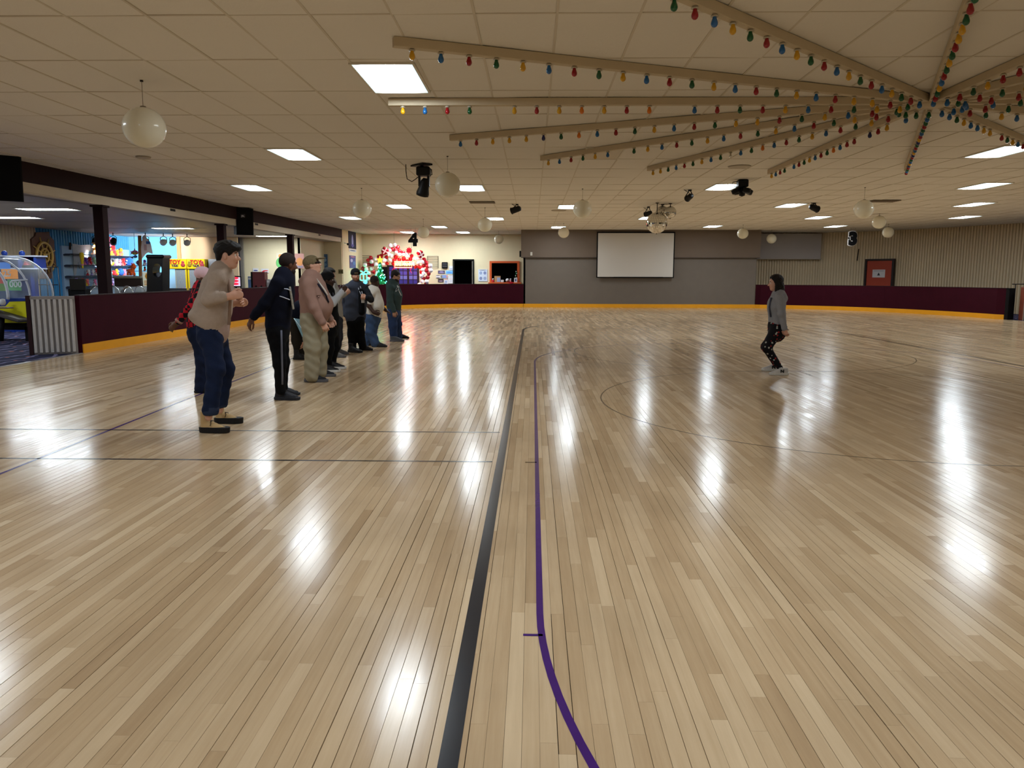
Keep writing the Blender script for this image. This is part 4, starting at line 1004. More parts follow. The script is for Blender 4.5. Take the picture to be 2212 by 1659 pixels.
mesh('front', V, [(i, (i + 1) % n_, n_ + (i + 1) % n_, n_ + i) for i in range(n_)] + [(n_ + i, n_ + (i + 1) % n_, 3 * n_ + (i + 1) % n_, 3 * n_ + i) for i in range(n_)] + [(i, 2 * n_ + i, 2 * n_ + (i + 1) % n_, (i + 1) % n_) for i in range(n_)], M('gloss_black', rgb(12, 12, 15), .25), bk)
a, b = Q(314, 562, yb), Q(353, 554, yb)
MB().bbox(a.x, b.x, yb - .05, yb + .55, a.z, b.z, .04).build('hood', M('gloss_black'), bk)
a, b = Q(326, 650, yb + .1), Q(344, 612, yb + .1)
MB().bbox(a.x, b.x, yb + .05, yb + .4, a.z, b.z, .03).build('inner_unit', M('inner_black', rgb(20, 20, 26), .3), bk)
a, b = Q(337, 612, yb + .2), Q(352, 592, yb + .2)
MB().bbox(a.x, b.x, yb + .15, yb + .35, a.z, b.z, .03).build('seat_shell', M('grey_shell', rgb(120, 124, 134), .4), bk)
a, b = Q(316, 640, yb), Q(350, 640, yb); MB().bbox(a.x, b.x, yb + .01, yb + .5, 0, .5, .01).build('plinth', M('gloss_black'), bk)
# two yellow toy machines
YLW = M('machine_yellow', rgb(232, 196, 24), .4)
for k, (u0, u1) in enumerate(((352, 401), (402, 441))):
    yb = 27.0
    a, b = Q(u0, 563, yb), Q(u1, 563, yb); zt = a.z
    lab = ('wider yellow toy crane machine beside the black oval machine', 'narrower yellow toy crane machine beside the grey cabinet')[k]
    mcn = thing('toy_crane_machine', lab, 'arcade machine', ((a.x + b.x) / 2, yb + .4, 0), group='yellow toy crane machines')
    x0, x1 = a.x + .01, b.x - .01
    MB().bbox(x0, x1, yb, yb + .85, 0, .78, .015).build('base_cabinet', YLW, mcn)
    for xx in (x0, x1 - .05): 
        for yy in (yb, yb + .8): MB().box(xx, xx + .05, yy, yy + .05, .78, zt - .34).build('corner_post', YLW, mcn)
    MB().box(x0 + .05, x1 - .05, yb + .78, yb + .8, .78, zt - .34).build('back_panel', M('machine_back', rgb(74, 84, 100), .5), mcn)
    MB().box(x0 + .05, x1 - .05, yb + .01, yb + .015, .78, zt - .34).build('window_glass', GLASS, mcn)
    hd = MB().bbox(x0 - .01, x1 + .01, yb - .02, yb + .86, zt - .34, zt, .012).build('header', YLW, mcn)
    xm = (x0 + x1) / 2
    text('header_lettering', 'TOY', M('toy_red', rgb(190, 26, 36), .5), .19, (xm, yb - .03, zt - .11), (PI / 2, 0, 0), hd, .004, .006)
    text('header_lettering', 'TAXI', M('taxi_navy', rgb(40, 40, 90), .5), .10, (xm, yb - .03, zt - .23), (PI / 2, 0, 0), hd, .004, .003)
    for sx in (-1, 1):
        q = Vector((xm + sx * (x1 - x0) * .36, yb - .025, zt - .2)); m3 = MB().sphere(q, (.075, .012, .07)); m3.sphere(q + Vector((0, 0, .09)), (.05, .012, .045)); m3.build('header_picture', M('pic_brown' if sx < 0 else 'pic_red', rgb(150, 120, 30) if sx < 0 else rgb(170, 60, 60), .6), hd)
    MB().box(x0 + .02, x1 - .02, yb - .01, yb, .9, 1.0).build('chute_flap', M('flap_dark', rgb(40, 40, 44), .4), mcn)
    cl = MB().cyl((xm, yb + .4, zt - .34), (xm, yb + .4, zt - .7), .012); cl.build('crane_cable', CHROME, mcn)
    cw = MB()
    for q in range(3): a_ = q * 2 * PI / 3; cw.tube([(xm, yb + .4, zt - .7), (xm + .09 * math.cos(a_), yb + .4 + .09 * math.sin(a_), zt - .76), (xm + .05 * math.cos(a_), yb + .4 + .05 * math.sin(a_), zt - .86)], .01)
    cw.build('crane_claw', CHROME, mcn)
    pr_ = random.Random(k)
    for q in range(9):
        nm = pr_.choice(['white', 'red', 'blue', 'yellow', 'pink', 'black'])
        MB().sphere((x0 + .12 + (x1 - x0 - .24) * pr_.random(), yb + .15 + .5 * pr_.random(), .86 + .1 * pr_.random()), .09, 10, 7).build('prize_ball', M('plush_' + nm, PLC[nm], .9), mcn)
gc = thing('grey_cabinet', 'tall plain grey cabinet beside the narrower yellow toy machine', 'cabinet', Q(456, 640, 27.2))
a, b = Q(447, 563, 27.2), Q(474, 563, 27.2); GM = M('grey_cab', rgb(150, 148, 148), .4)
MB().bbox(a.x + .01, b.x, 27.2, 27.9, 0, a.z, .015).build('body', GM, gc)
MB().bbox(a.x + .04, b.x - .03, 27.17, 27.2, .1, a.z - .06, .006).build('door', M('grey_cab_door', rgb(138, 137, 140), .35), gc)

# spotlights hung from the arcade ceiling, aimed at the prizes
for k, (u, v, tgt) in enumerate(((203, 506, (200, 560)), (242, 506, (235, 575)), (312, 506, (262, 560)), (351, 507, (285, 560)), (371, 508, (330, 545)), (402, 508, (380, 545)))):
    p = atz(u, v + 1, AZ); q = p + Vector((0, 0, -.32))
    t = thing('spot_lamp', 'round black spotlight on a bracket under the arcade ceiling' if k < 3 else 'white-faced spotlight tilted on a bracket before the sky blue wall', 'spotlight', p, group='spotlights over the prize corner')
    MB().cyl(p, p + Vector((0, 0, -.1)), .015).tube([p + Vector((-.12, 0, -.32)), p + Vector((-.12, 0, -.16)), p + Vector((0, 0, -.1)), p + Vector((.12, 0, -.16)), p + Vector((.12, 0, -.32))], .012).build('bracket', BLK, t)
    tg = atx(tgt[0], tgt[1], WX + .3) if k < 4 else Q(tgt[0], tgt[1], 31.8)
    d = (tg - q).normalized(); qq = Vector((0, 0, 1)).rotation_difference(d).to_matrix()
    MB().lathe([(.03, -.16), (.08, -.14), (.11, -.02), (.12, .08), (.105, .08), (.09, .0)], 16, qq, q).build('housing', BLK if k < 3 else M('white_fixture', rgb(206, 206, 206), .4), t)
    MB().lathe([(.0, .03), (.10, .03)], 16, qq, q).build('lamp_lens', emis('spot_lens', (1, .97, .9), 12), t)
    ld = bpy.data.lights.new('spot_light', 'SPOT'); ld.energy = SPOT_W * (4.5 if k == 0 else 2.2); ld.spot_size = 1.25; ld.spot_blend = .5; ld.shadow_soft_size = .08; ld.color = (1, .96, .92)
    lo = bpy.data.objects.new('spot_light', ld); link(lo, t); lo.location = q + d * .14 - org(t); lo.rotation_euler = d.to_track_quat('-Z', 'Y').to_euler()

# ---------------------------------------------------------------- coin pusher with a domed glass front, at the edge of the carpet
yb = 16.9
cp = thing('coin_pusher', 'round-domed coin pusher machine with a bright yellow body and white hoops', 'arcade machine', Q(10, 742, yb))
CPY = M('pusher_yellow', rgb(226, 218, 40), .3, coat=.4); CPB = M('pusher_blue', rgb(24, 52, 130), .35); CPW = M('pusher_white', rgb(216, 222, 232), .3)
def ext(pts, y0, y1, name, mat, parent):
    P0 = [Q(u, v, yb) for u, v in pts]; n_ = len(P0)
    V = [Vector((p.x, y0, p.z)) for p in P0] + [Vector((p.x, y1, p.z)) for p in P0]
    return mesh(name, V, [tuple(range(n_)), tuple(range(2 * n_ - 1, n_ - 1, -1))] + [(i, i + n_, (i + 1) % n_ + n_, (i + 1) % n_) for i in range(n_)], mat, parent)
ext([(-70, 702), (52, 703), (60, 699), (64, 690), (65, 652), (60, 656), (20, 657), (10, 668), (-70, 672)], yb, yb + .9, 'lower_body', CPY, cp)
ext([(-70, 718), (50, 719), (50, 704), (-70, 703)], yb + .1, yb + .8, 'underside', BLACK, cp)
for u in (52, 58): MB().box(-.035, .035, 0, .07, 0, .32, at=(Q(u, 742, yb).x, yb + (.1 if u == 52 else .7), 0)).build('leg', BLACK, cp)
ext([(18, 657), (60, 655), (56, 649), (22, 650)], yb - .01, yb + .9, 'blue_band', CPB, cp)
def hoop(cu, cv, ru, rv, a0, a1, y_, r, name, mat):
    MB().tube([Vector((Q(cu + ru * math.cos(a), cv - rv * math.sin(a), yb).x, y_, Q(cu + ru * math.cos(a), cv - rv * math.sin(a), yb).z)) for a in [a0 + (a1 - a0) * i / 20 for i in range(21)]], r).build(name, mat, cp)
hoop(-30, 652, 93, 92, 0, PI * .75, yb + .02, .022, 'white_hoop', CPW)
hoop(-30, 652, 50, 72, 0, PI * .75, yb - .05, .03, 'white_hoop', CPW)
hoop(-30, 652, 93, 92, 0, PI * .75, yb + .85, .022, 'white_hoop', CPW)
V = []
for i in range(21):
    a_ = PI * .75 * i / 20; p_ = Q(-30 + 92 * math.cos(a_), 652 - 91 * math.sin(a_), yb); V += [(p_.x, yb + .02, p_.z), (p_.x, yb + .85, p_.z)]
mesh('glass_dome', V, [(2 * i, 2 * i + 1, 2 * i + 3, 2 * i + 2) for i in range(20)], GLASS, cp, True)
V = [Q(-30, 652, yb + .03)] + [Q(-30 + 92 * math.cos(PI * .75 * i / 20), 652 - 91 * math.sin(PI * .75 * i / 20), yb + .03) for i in range(21)]
mesh('side_glass', V, [(0, i, i + 1) for i in range(1, 21)], GLASS, cp)
MB().cyl(Q(24, 612, yb), Q(58, 610, yb), .018).build('handle_bar', CPW, cp)
inn = yb + .45
card('prize_plate', 16, 609, 43, 633, inn, M('plate_green', rgb(60, 130, 80), .4, emit=rgb(60, 130, 80), estr=.25), cp)
text('plate_lettering', '1000', CPW, .19, Q(28, 620, inn - .02), (PI / 2, 0, 0), cp, .003, .004)
card('prize_plate', 3, 587, 36, 608, inn, M('plate_orange', rgb(230, 150, 60), .4, emit=rgb(230, 150, 60), estr=.25), cp)
text('plate_lettering', '25', CPW, .19, Q(14, 597, inn - .02), (PI / 2, 0, 0), cp, .003, .004)
card('prize_plate', -15, 572, 20, 586, inn, M('plate_blue', rgb(70, 130, 220), .4, emit=rgb(70, 130, 220), estr=.25), cp)
card('prize_plate', -40, 595, 6, 618, inn + .1, M('plate_red', rgb(200, 60, 40), .4), cp)
card('prize_plate', -40, 618, 16, 634, inn + .1, M('plate_lime', rgb(90, 140, 50), .4), cp)
card('inner_bed', -60, 634, 60, 650, inn + .1, M('bed_blue', rgb(30, 60, 120), .4), cp)
st_ = thing('driver_seat', 'dark grey seat and lever in front of the yellow coin pusher', 'seat', Q(10, 742, yb - .3))
P0 = Q(-10, 690, yb - .3)
MB().bbox(-.55, .42, -.2, .2, -.02, .05, .02, T=rotm(0, .28, 0), at=Q(12, 688, yb - .3)).build('cushion', M('seat_grey', rgb(74, 68, 64), .6), st_)
MB().bbox(-.5, .2, -.12, .12, 0, .03, .01, at=Q(2, 672, yb - .3)).build('tray', M('tray_wood', rgb(130, 110, 90), .5), st_)
MB().cyl(Q(2, 742, yb - .3), Q(4, 690, yb - .3), .05).build('pedestal', BLACK, st_)
MB().lathe([(.0, .09), (.05, .08), (.06, 0), (.04, -.05)], 12, at=Q(5, 660, yb - .3)).build('joystick', M('white_fixture', rgb(206, 206, 206), .4), st_)
# blue shelf unit behind the pusher
bs_ = thing('blue_shelf_unit', 'dark blue shelf unit with white edges behind the coin pusher', 'shelf unit', Q(45, 640, 19.5))
for v0, v1, nm in ((557, 560, 'top_shelf'), (584, 587, 'lower_shelf')):
    a, b = Q(-30, v1, 19.5), Q(80, v0, 19.5); MB().box(a.x, b.x, 19.48, 19.9, a.z, b.z).build(nm, M('shelf_white_edge', rgb(190, 196, 212), .4), bs_)
a, b = Q(-30, 650, 19.9), Q(76, 558, 19.9); MB().box(a.x, b.x, 19.88, 19.92, 0, b.z).build('back', CPB, bs_)
for u in (44, 78): a, b = Q(u, 586, 19.6), Q(u + 3, 558, 19.6); MB().box(a.x, b.x, 19.5, 19.9, a.z, b.z).build('divider', CPB, bs_)
for u in (8, 46): MB().sphere(Q(u, 553, 19.6), .07).build('knob', CPB, bs_)
for u in (20, 70): MB().box(-.03, .03, 0, .06, 0, 1.5, at=(Q(u, 640, 19.6).x, 19.6, 0)).build('leg', CPB, bs_)
rt = thing('red_pyramid_light', 'small red pyramid ornament on the blue shelf unit', 'ornament', Q(58, 584, 19.6))
MB().lathe([(.12, 0), (.09, .08), (.03, .20), (.0, .225)], 10, at=Q(58, 583.5, 19.68) + Vector((0, 0, .012))).build('cone', M('red_cone', rgb(150, 20, 40), .3, emit=rgb(200, 60, 60), estr=.1), rt)
MB().lathe([(.15, -.01), (.15, .03), (.12, .05)], 12, at=Q(58, 583.5, 19.68) + Vector((0, 0, .012))).build('foot', BLACK, rt)
# iron railing under the wheel plaque
ir = thing('iron_railing', "thin dark iron railing below the ship's wheel plaque", 'railing', Q(95, 640, 22))
a, b = Q(72, 582, 22), Q(124, 582, 22)
for v in (582, 620): MB().cyl(Q(72, v, 22), Q(124, v, 22), .012).build('rail', DARKM, ir)
for u in (82, 98, 111, 124): MB().cyl(Vector((Q(u, 582, 22).x, 22, 0)), Q(u, 582, 22), .012).build('post', DARKM, ir)
# framed drape at the outer end of the prize wall
dr_ = thing('grey_torn_banner', 'pale torn grey banner hanging at the outer end of the prize wall', 'banner', wallpt(160, 600, .3))
P0 = [atx(u, v, WX + .084) for u, v in ((154, 531), (172, 534), (190, 533), (198, 536), (197, 545), (178, 552), (170, 585), (166, 570), (162, 598), (158, 600), (156, 560))]
n_ = len(P0); V = P0 + [p + Vector((.02, 0, 0)) for p in P0]
mesh('cloth', V, [tuple(range(n_)), tuple(range(2 * n_ - 1, n_ - 1, -1))] + [(i, (i + 1) % n_, (i + 1) % n_ + n_, i + n_) for i in range(n_)], M('banner_grey', rgb(170, 172, 176), .8, var=.4, vs=4), dr_)
MB().cyl(atx(150, 544, WX + .115), atx(150, 529, WX + .115), .036).build('dark_bracket', DBROWN, dr_)

# ---------------------------------------------------------------- snack counter and pin-board wall
sc_ = thing('snack_counter', 'long maroon counter in front of the cream block wall', 'counter', Q(560, 640, 29.8))
a, b = Q(487, 640, 29.8), Q(606, 640, 29.8)
MB().bbox(a.x, b.x, 29.8, 30.4, 0, .92, .01).build('body', MAROON, sc_); MB().bbox(a.x - .03, b.x + .03, 29.76, 30.44, .92, .96, .01).build('worktop', M('counter_top', rgb(190, 186, 180), .4), sc_)
mo = thing('monitor', 'small monitor showing red picture on the maroon counter', 'monitor', Q(508, 622, 30.0))
a, b = Q(496, 623, 30.0), Q(519, 599, 30.0)
MB().bbox(a.x, b.x, 30.0, 30.06, .99, b.z, .008).build('bezel', BLACK, mo)
o = MB().box(a.x + .03, b.x - .03, 29.99, 30.0, 1.04, b.z - .05).build('screen_picture', M('screen_image', rgb(200, 190, 210), .3, emit=rgb(206, 190, 214), estr=.8), mo)
zc = (1.04 + b.z) / 2; xm = (a.x + b.x) / 2
for dz in (.11, 0, -.11): MB().sphere((xm, 29.985, zc + dz), (.13, .006, .045)).build('screen_mark', emis('screen_red', rgb(220, 30, 60), 1.2), mo)
MB().bbox(xm - .03, xm + .03, 30.02, 30.05, .96, 1.0, .004).bbox(xm - .1, xm + .1, 29.98, 30.1, .96, .975, .004).build('stand', BLACK, mo)
bx_ = thing('maroon_cabinet_box', 'upright maroon box with two dark knobs on the counter', 'box', Q(556, 622, 30.0))
a, b = Q(542, 622, 30.0), Q(570, 590, 30.0)
MB().bbox(a.x, b.x, 30.0, 30.35, .965, b.z, .01).build('body', M('maroon_box', rgb(104, 40, 46), .5), bx_)
for sx in (.35, .75): MB().sphere((a.x + (b.x - a.x) * sx, 29.98, 1.03), .035).build('knob', BLACK, bx_)
MB().box(a.x - .005, a.x + .06, 29.99, 30.0, .97, b.z - .005).build('dark_edge', BLACK, bx_)
for k, (u0, u1, v0, mat, lab) in enumerate(((535, 542, 600, M('blue_pack', rgb(90, 120, 170), .5), 'small blue and white carton beside the maroon box'), (574.8, 581, 606, M('grey_box', rgb(150, 148, 150), .5), 'small grey box right of the maroon box'), (582, 592, 607, M('pale_box', rgb(206, 204, 206), .5), 'small pale box nearest the navy jacket'))):
    a, b = Q(u0, 622, 30.1), Q(u1, v0, 30.1); bb = thing('carton', lab, 'box', ((a.x + b.x) / 2, 30.1, .96))
    MB().bbox(a.x, b.x, 30.1, 30.3, .965, b.z, .006).build('body', mat, bb); MB().box(a.x + .02, b.x - .02, 30.095, 30.1, b.z - .12, b.z - .04).build('label_patch', M('paper_white'), bb)
def poster(u0, v0, u1, v1, y, lab, base, blobs, seed=0, frame=None):
    t = thing('poster', lab, 'poster', Q((u0 + u1) / 2, v1, y))
    a, b = Q(u0, v1, y), Q(u1, v0, y)
    MB().box(a.x, b.x, y - .012, y, a.z, b.z).build('sheet', base, t)
    q = random.Random(seed)
    for (fx, fz, rx, rz, mat) in blobs:
        MB().sphere((a.x + (b.x - a.x) * fx, y - .012, a.z + (b.z - a.z) * fz), ((b.x - a.x) * rx, .004, (b.z - a.z) * rz), 14, 6).build('printed_shape', mat, t)
    return t
pc = lambda n, *c: M('print_' + n, rgb(*c), .7)
poster(597, 549, 624, 582, 32.58, 'drawing with a green hill and orange sun behind the navy jacket', pc('cream', 226, 214, 190), [(.25, .35, .3, .35, pc('green', 110, 190, 110)), (.3, .8, .15, .13, pc('orangey', 240, 160, 90)), (.8, .4, .25, .4, pc('peachy', 230, 160, 130))])
poster(635, 550, 655, 582, 32.58, 'pink and orange drawing right of the last maroon column', pc('rosy', 190, 140, 130), [(.55, .45, .35, .28, pc('orange2', 206, 140, 84)), (.5, .1, .45, .08, pc('grey2', 140, 130, 140))])
poster(662, 551, 706, 583, 32.59 + 3.75, 'blue mural poster of a curling wave above the cap', pc('seablue', 70, 104, 140), [(.6, .6, .35, .2, pc('foam', 150, 180, 200)), (.7, .3, .25, .16, pc('sea2', 100, 140, 170)), (.2, .25, .2, .2, pc('sea3', 50, 80, 116))])
poster(545, 582, 557, 590, 32.58, 'small white notice with blue print on the cream wall', M('paper_white'), [(.5, .35, .4, .16, pc('navy', 50, 60, 130))])
poster(563, 583, 579, 592, 32.58, 'small white notice with a red slash on the cream wall', M('paper_white'), [(.6, .5, .35, .14, pc('redp', 200, 50, 60)), (.3, .3, .2, .12, pc('redp', 200, 50, 60))])
poster(730, 584, 740, 593, 36.38, 'small olive plaque on the cream wall behind the clapping man', pc('olive', 110, 104, 70), [(.3, .5, .12, .25, pc('olive2', 60, 60, 40)), (.7, .5, .12, .25, pc('olive2', 60, 60, 40))])
# ================================================================ far left corner: balloon arch, tree, neon, papers
# wall posters on the side wall
def side_poster(u0, v0, u1, v1, lab, base, shapes):
    x_ = -8.765
    a, b = atx(u0, v1, x_), atx(u1, v0, x_); c = atx(u1, v1, x_)
    t = thing('poster', lab, 'poster', (x_, (a.y + c.y) / 2, a.z))
    z0, z1 = atx((u0 + u1) / 2, v1, x_).z, atx((u0 + u1) / 2, v0, x_).z
    MB().box(x_ - .012, x_ + .004, a.y, c.y, z0, z1).build('sheet', base, t)
    for fy, fz, ry, rz, mat in shapes: MB().sphere((x_ + .005, a.y + (c.y - a.y) * fy, z0 + (z1 - z0) * fz), (.003, (c.y - a.y) * ry, (z1 - z0) * rz), 12, 6).build('printed_shape', mat, t)
side_poster(752, 502, 768, 539, 'tall dark blue poster with a pale tower at the end of the beam', pc('night', 34, 38, 66), [(.5, .45, .12, .38, pc('tower', 150, 156, 200)), (.5, .2, .2, .1, pc('violet', 90, 84, 150))])
side_poster(753, 540, 768, 546, 'white caption strip below the dark blue poster', M('paper_white'), [(.5, .5, .42, .22, pc('capt', 110, 116, 140))])
side_poster(754.5, 554, 767.5, 581, 'small blue and violet poster beside the wire rack', pc('bviolet', 84, 80, 130), [(.3, .6, .2, .14, pc('lt', 170, 170, 200)), (.7, .4, .2, .16, pc('teal2', 90, 110, 160)), (.5, .9, .4, .06, pc('pinkish', 170, 110, 130))])
cm_ = thing('security_camera', 'small black security camera on a bracket beside the dark poster', 'camera', atx(750, 529, -8.72))
q = atx(749, 528, -8.62); MB().cyl((-8.77, q.y, q.z + .03), q, .015).build('bracket', CPW, cm_); MB().sphere(q + Vector((.03, -.03, -.03)), .055).build('dome', BLK, cm_)
# wire grid panels on the cream wall
for k, (u0, u1) in enumerate(((779.5, 801), (922, 945))):
    t = thing('wire_grid_rack', ('black wire grid rack behind the left foot of the balloon arch', 'black wire grid rack behind the right side of the balloon arch')[k], 'rack', Q((u0 + u1) / 2, 580, YC - .05))
    a, b = Q(u0, 580, YC - .06), Q(u1, 554, YC - .06)
    for i in range(8): z_ = a.z + (b.z - a.z) * i / 7; MB().cyl((a.x, YC - .06, z_), (b.x, YC - .06, z_), .009, n=6).build('wire', DARKM, t)
    for xx in (a.x, b.x): MB().cyl((xx, YC - .05, a.z), (xx, YC - .05, b.z), .011, n=6).build('upright', DARKM, t)
# window with violet panes
YW = YC - .03
wn = thing('window_1', 'dark framed window with violet panes behind the balloon arch', None, Q(870, 620, YW), kind='structure')
a, b = Q(836, 622, YW), Q(904, 574, YW)
FR = M('window_frame_dark', rgb(44, 30, 34), .5)
MB().box(a.x, b.x, YW, YW + .02, .75, b.z).build('reveal', M('window_night', rgb(20, 20, 34), .4), wn)
nx, nz = 6, 5
for i in range(nx):
    for j in range(nz):
        x0 = a.x + .06 + (b.x - a.x - .12) * i / nx; x1 = a.x + .06 + (b.x - a.x - .12) * (i + 1) / nx; z0 = .8 + (b.z - .86) * j / nz; z1 = .8 + (b.z - .86) * (j + 1) / nz
        vio = emis('pane_violet_%d' % ((i * 3 + j) % 3), [rgb(96, 84, 190), rgb(70, 62, 160), rgb(130, 130, 220)][(i * 3 + j) % 3], .3)
        MB().box(x0 + .015, x1 - .015, YW - .008, YW, z0 + .015, z1 - .015).build('pane', vio, wn)
for i in range(nx + 1): x0 = a.x + .06 + (b.x - a.x - .12) * i / nx; w_ = .05 if i % 2 == 0 else .014; MB().box(x0 - w_, x0 + w_, YW - .03, YW, .78, b.z).build('mullion', FR, wn)
for j in range(nz + 1): z0 = .8 + (b.z - .86) * j / nz; MB().box(a.x, b.x, YW - .025, YW, z0 - .015, z0 + .015).build('glazing_bar', FR, wn)
card('dark_sheet', 822, 578, 837, 622, YW - .02, M('sheet_black', rgb(14, 14, 20), .8), wn, .02)  # added flat black sheet for the dark area left of the window
# balloon arch
YA = 39.6
ba = thing('balloon_arch', 'arch of red and white balloons over the violet window', 'balloon arch', Q(860, 625, YA))
SCL = 12.29
WB_ = [(885, 270), (1005, 255), (865, 400), (835, 500), (920, 545), (1035, 455), (1130, 520), (1235, 515), (1340, 470), (1335, 560), (870, 665), (720, 665), (685, 765), (480, 630), (500, 775), (390, 700), (395, 885), (250, 895), (320, 1000), (215, 790), (300, 1160), (1495, 765), (1540, 620), (1660, 600), (1725, 705), (1610, 740), (1745, 910), (1955, 925), (1765, 1010), (1950, 800), (1710, 1080), (1730, 1215), (1855, 1225), (1660, 1310)]
RB_ = [(945, 370), (1075, 320), (710, 470), (640, 550), (780, 580), (570, 565), (360, 600), (290, 665), (310, 770), (400, 785), (160, 880), (200, 960), (430, 965), (300, 1090), (1130, 430), (1225, 455), (1030, 570), (985, 665), (1115, 640), (1235, 620), (1330, 690), (1450, 540), (1420, 630), (1400, 410), (1555, 835), (1650, 830), (1840, 720), (1780, 640), (1865, 820), (1770, 800), (1840, 930), (1700, 850), (1905, 1010), (1870, 1110), (1760, 1140), (1720, 970), (1840, 1290), (960, 750), (800, 745), (1010, 390)]
BWm = M('balloon_white', rgb(232, 224, 230), .25, coat=.4); BRm = M('balloon_red', rgb(186, 16, 34), .2, coat=.5)
bal_me = {}
for nm, m_ in (('w', BWm), ('r', BRm)):
    o = MB().lathe([(.0, -.135), (.012, -.13), (.006, -.118), (.04, -.098), (.085, -.05), (.108, .0), (.105, .045), (.078, .085), (.04, .104), (.0, .11)], 14).build('balloon', m_); bal_me[nm] = o.data; bpy.data.objects.remove(o)
q = random.Random(5); o0 = org(ba)
for lst, nm in ((WB_, 'w'), (RB_, 'r')):
    for (zx, zy) in lst:
        p = Q(770 + zx / SCL, 510 + zy / SCL, YA + q.uniform(-.06, .06) + (.12 if nm == 'r' else 0))
        o = bpy.data.objects.new('balloon', bal_me[nm]); link(o, ba); o.location = p - o0
        s_ = q.uniform(.88, 1.08); o.scale = (s_, s_, s_); o.rotation_euler = (q.uniform(-1, 1), q.uniform(-1, 1), q.uniform(0, 6))
for zx_, zy_ in ((300, 1160), (1855, 1225)):     # weighted poles that carry the two feet of the arch
    p_ = Q(770 + zx_ / SCL, 510 + zy_ / SCL, YA + .05); MB().cyl((p_.x, p_.y, .03), p_, .02).lathe([(.2, 0), (.2, .03), (.03, .05)], 16, at=(p_.x, p_.y, 0)).build('arch_pole', DARKM, ba)
FOIL = M('foil_red', rgb(170, 20, 36), .2, metal=.6); RIB = M('foil_ribbon', rgb(236, 210, 210), .3)
for zx, zy, rot in ((735, 400, .5), (1680, 490, -.55)):
    p = Q(770 + zx / SCL, 510 + zy / SCL, YA - .08); T = rotm(.3, rot, .4)
    o = MB().bbox(-.15, .15, -.12, .12, -.15, .15, .04, T=T, at=p).build('foil_gift_balloon', FOIL, ba)
    MB().box(-.03, .03, -.125, .125, -.153, .153, T=T, at=p).box(-.153, .153, -.125, .125, -.03, .03, T=T, at=p).build('ribbon', RIB, o)
def star(n, r0, r1, z=1.): return [((r0 if k % 2 == 0 else r1) * math.sin(k * PI / n), (r0 if k % 2 == 0 else r1) * math.cos(k * PI / n) * z) for k in range(2 * n)][::-1]
MB().prism(star(9, .17, .1), .08, at=Q(770 + 1380 / SCL, 510 + 390 / SCL, YA - .05)).build('foil_starburst', FOIL, ba)
for zx in (1440, 1000, 960): # curling ribbons
    MB().tube([Q(770 + (zx + 25 * math.sin(i * .9)) / SCL, 510 + (780 + i * 28) / SCL, YA - .1) for i in range(9)], .012, 6).build('curl_ribbon', BRm, ba)
# neon sign
ns = thing('neon_sign', 'glowing yellow neon script sign under the balloon arch', 'neon sign', Q(869, 577, YA - .5))
NEON = emis('neon_yellow', (1.0, .62, .06), 14); 
text('neon_lettering', 'ROLL ARENA', NEON, .22, Q(869.5, 572, YA - .56), (PI / 2, 0, 0), ns, .015, .004, sx=.62)
REDN = emis('neon_red', (1.0, .03, .02), 30)
a, b = Q(851, 579, YA - .5), Q(888, 566, YA - .5)
MB().tube([(a.x, YA - .5, a.z), (b.x, YA - .5, a.z), (b.x, YA - .5, b.z), (a.x, YA - .5, b.z)], .024, 8, True).build('red_tube', REDN, ns)
for sx in (a.x, b.x): MB().cyl((sx, YA - .5, b.z), (sx, YA - .5, CEIL), .006, n=6).build('hanging_wire', DARKM, ns)
# lit tree with star
tr_ = thing('lit_tree', 'green lit cone tree with a golden star in front of the balloon arch', 'christmas tree', (Q(821, 620, 38.9).x, 38.9, 0))
c0 = Q(821, 620, 38.9); tx = c0.x; z_top = Q(819, 570, 38.9).z
TG = M('tree_green', rgb(10, 90, 50), .6, emit=rgb(10, 140, 70), estr=.35)
q = random.Random(9); mb = MB()
n_t = 6
for k in range(n_t):
    zb = .85 + (z_top - .85) * k / n_t; rb = .33 * (1 - k / n_t) + .05
    mb.lathe([(rb, zb), (rb * .55, zb + (z_top - .85) / n_t * .8), (rb * .3, zb + (z_top - .85) / n_t * 1.25)], 16, at=(tx, 38.9, 0))
mb.build('foliage', TG, tr_)
MB().cyl((tx, 38.9, 0), (tx, 38.9, .9), .05).build('trunk', DBROWN, tr_); MB().lathe([(.25, 0), (.22, .06), (.06, .1)], 16, at=(tx, 38.9, 0)).build('stand', BLACK, tr_)
LG = [emis('fairy_green', (.05, 1, .45), 9), emis('fairy_white', (.8, 1, .8), 9), emis('fairy_blue', (.1, .4, 1), 9)]
lm = {}
for m_ in LG: o = MB().sphere((0, 0, 0), .022, 8, 5).build('fairy_light', m_); lm[m_] = o.data; bpy.data.objects.remove(o)
for k in range(70):
    f = q.random() ** 1.3; a_ = q.uniform(PI, 2 * PI); z_ = .88 + (z_top - .9) * f; r_ = .36 * (1 - f) + .04
    o = bpy.data.objects.new('fairy_light', lm[q.choice([LG[0]] * 5 + [LG[1]] * 2 + [LG[2]])]); link(o, tr_); o.location = Vector((tx + r_ * math.cos(a_), 38.9 + r_ * math.sin(a_), z_)) - org(tr_)
MB().prism(star(5, .2, .085), .07, at=Q(819.5, 563, 38.88)).build('star_topper', M('star_gold', rgb(250, 200, 80), .25, metal=.5, emit=rgb(250, 190, 70), estr=1.2), tr_)
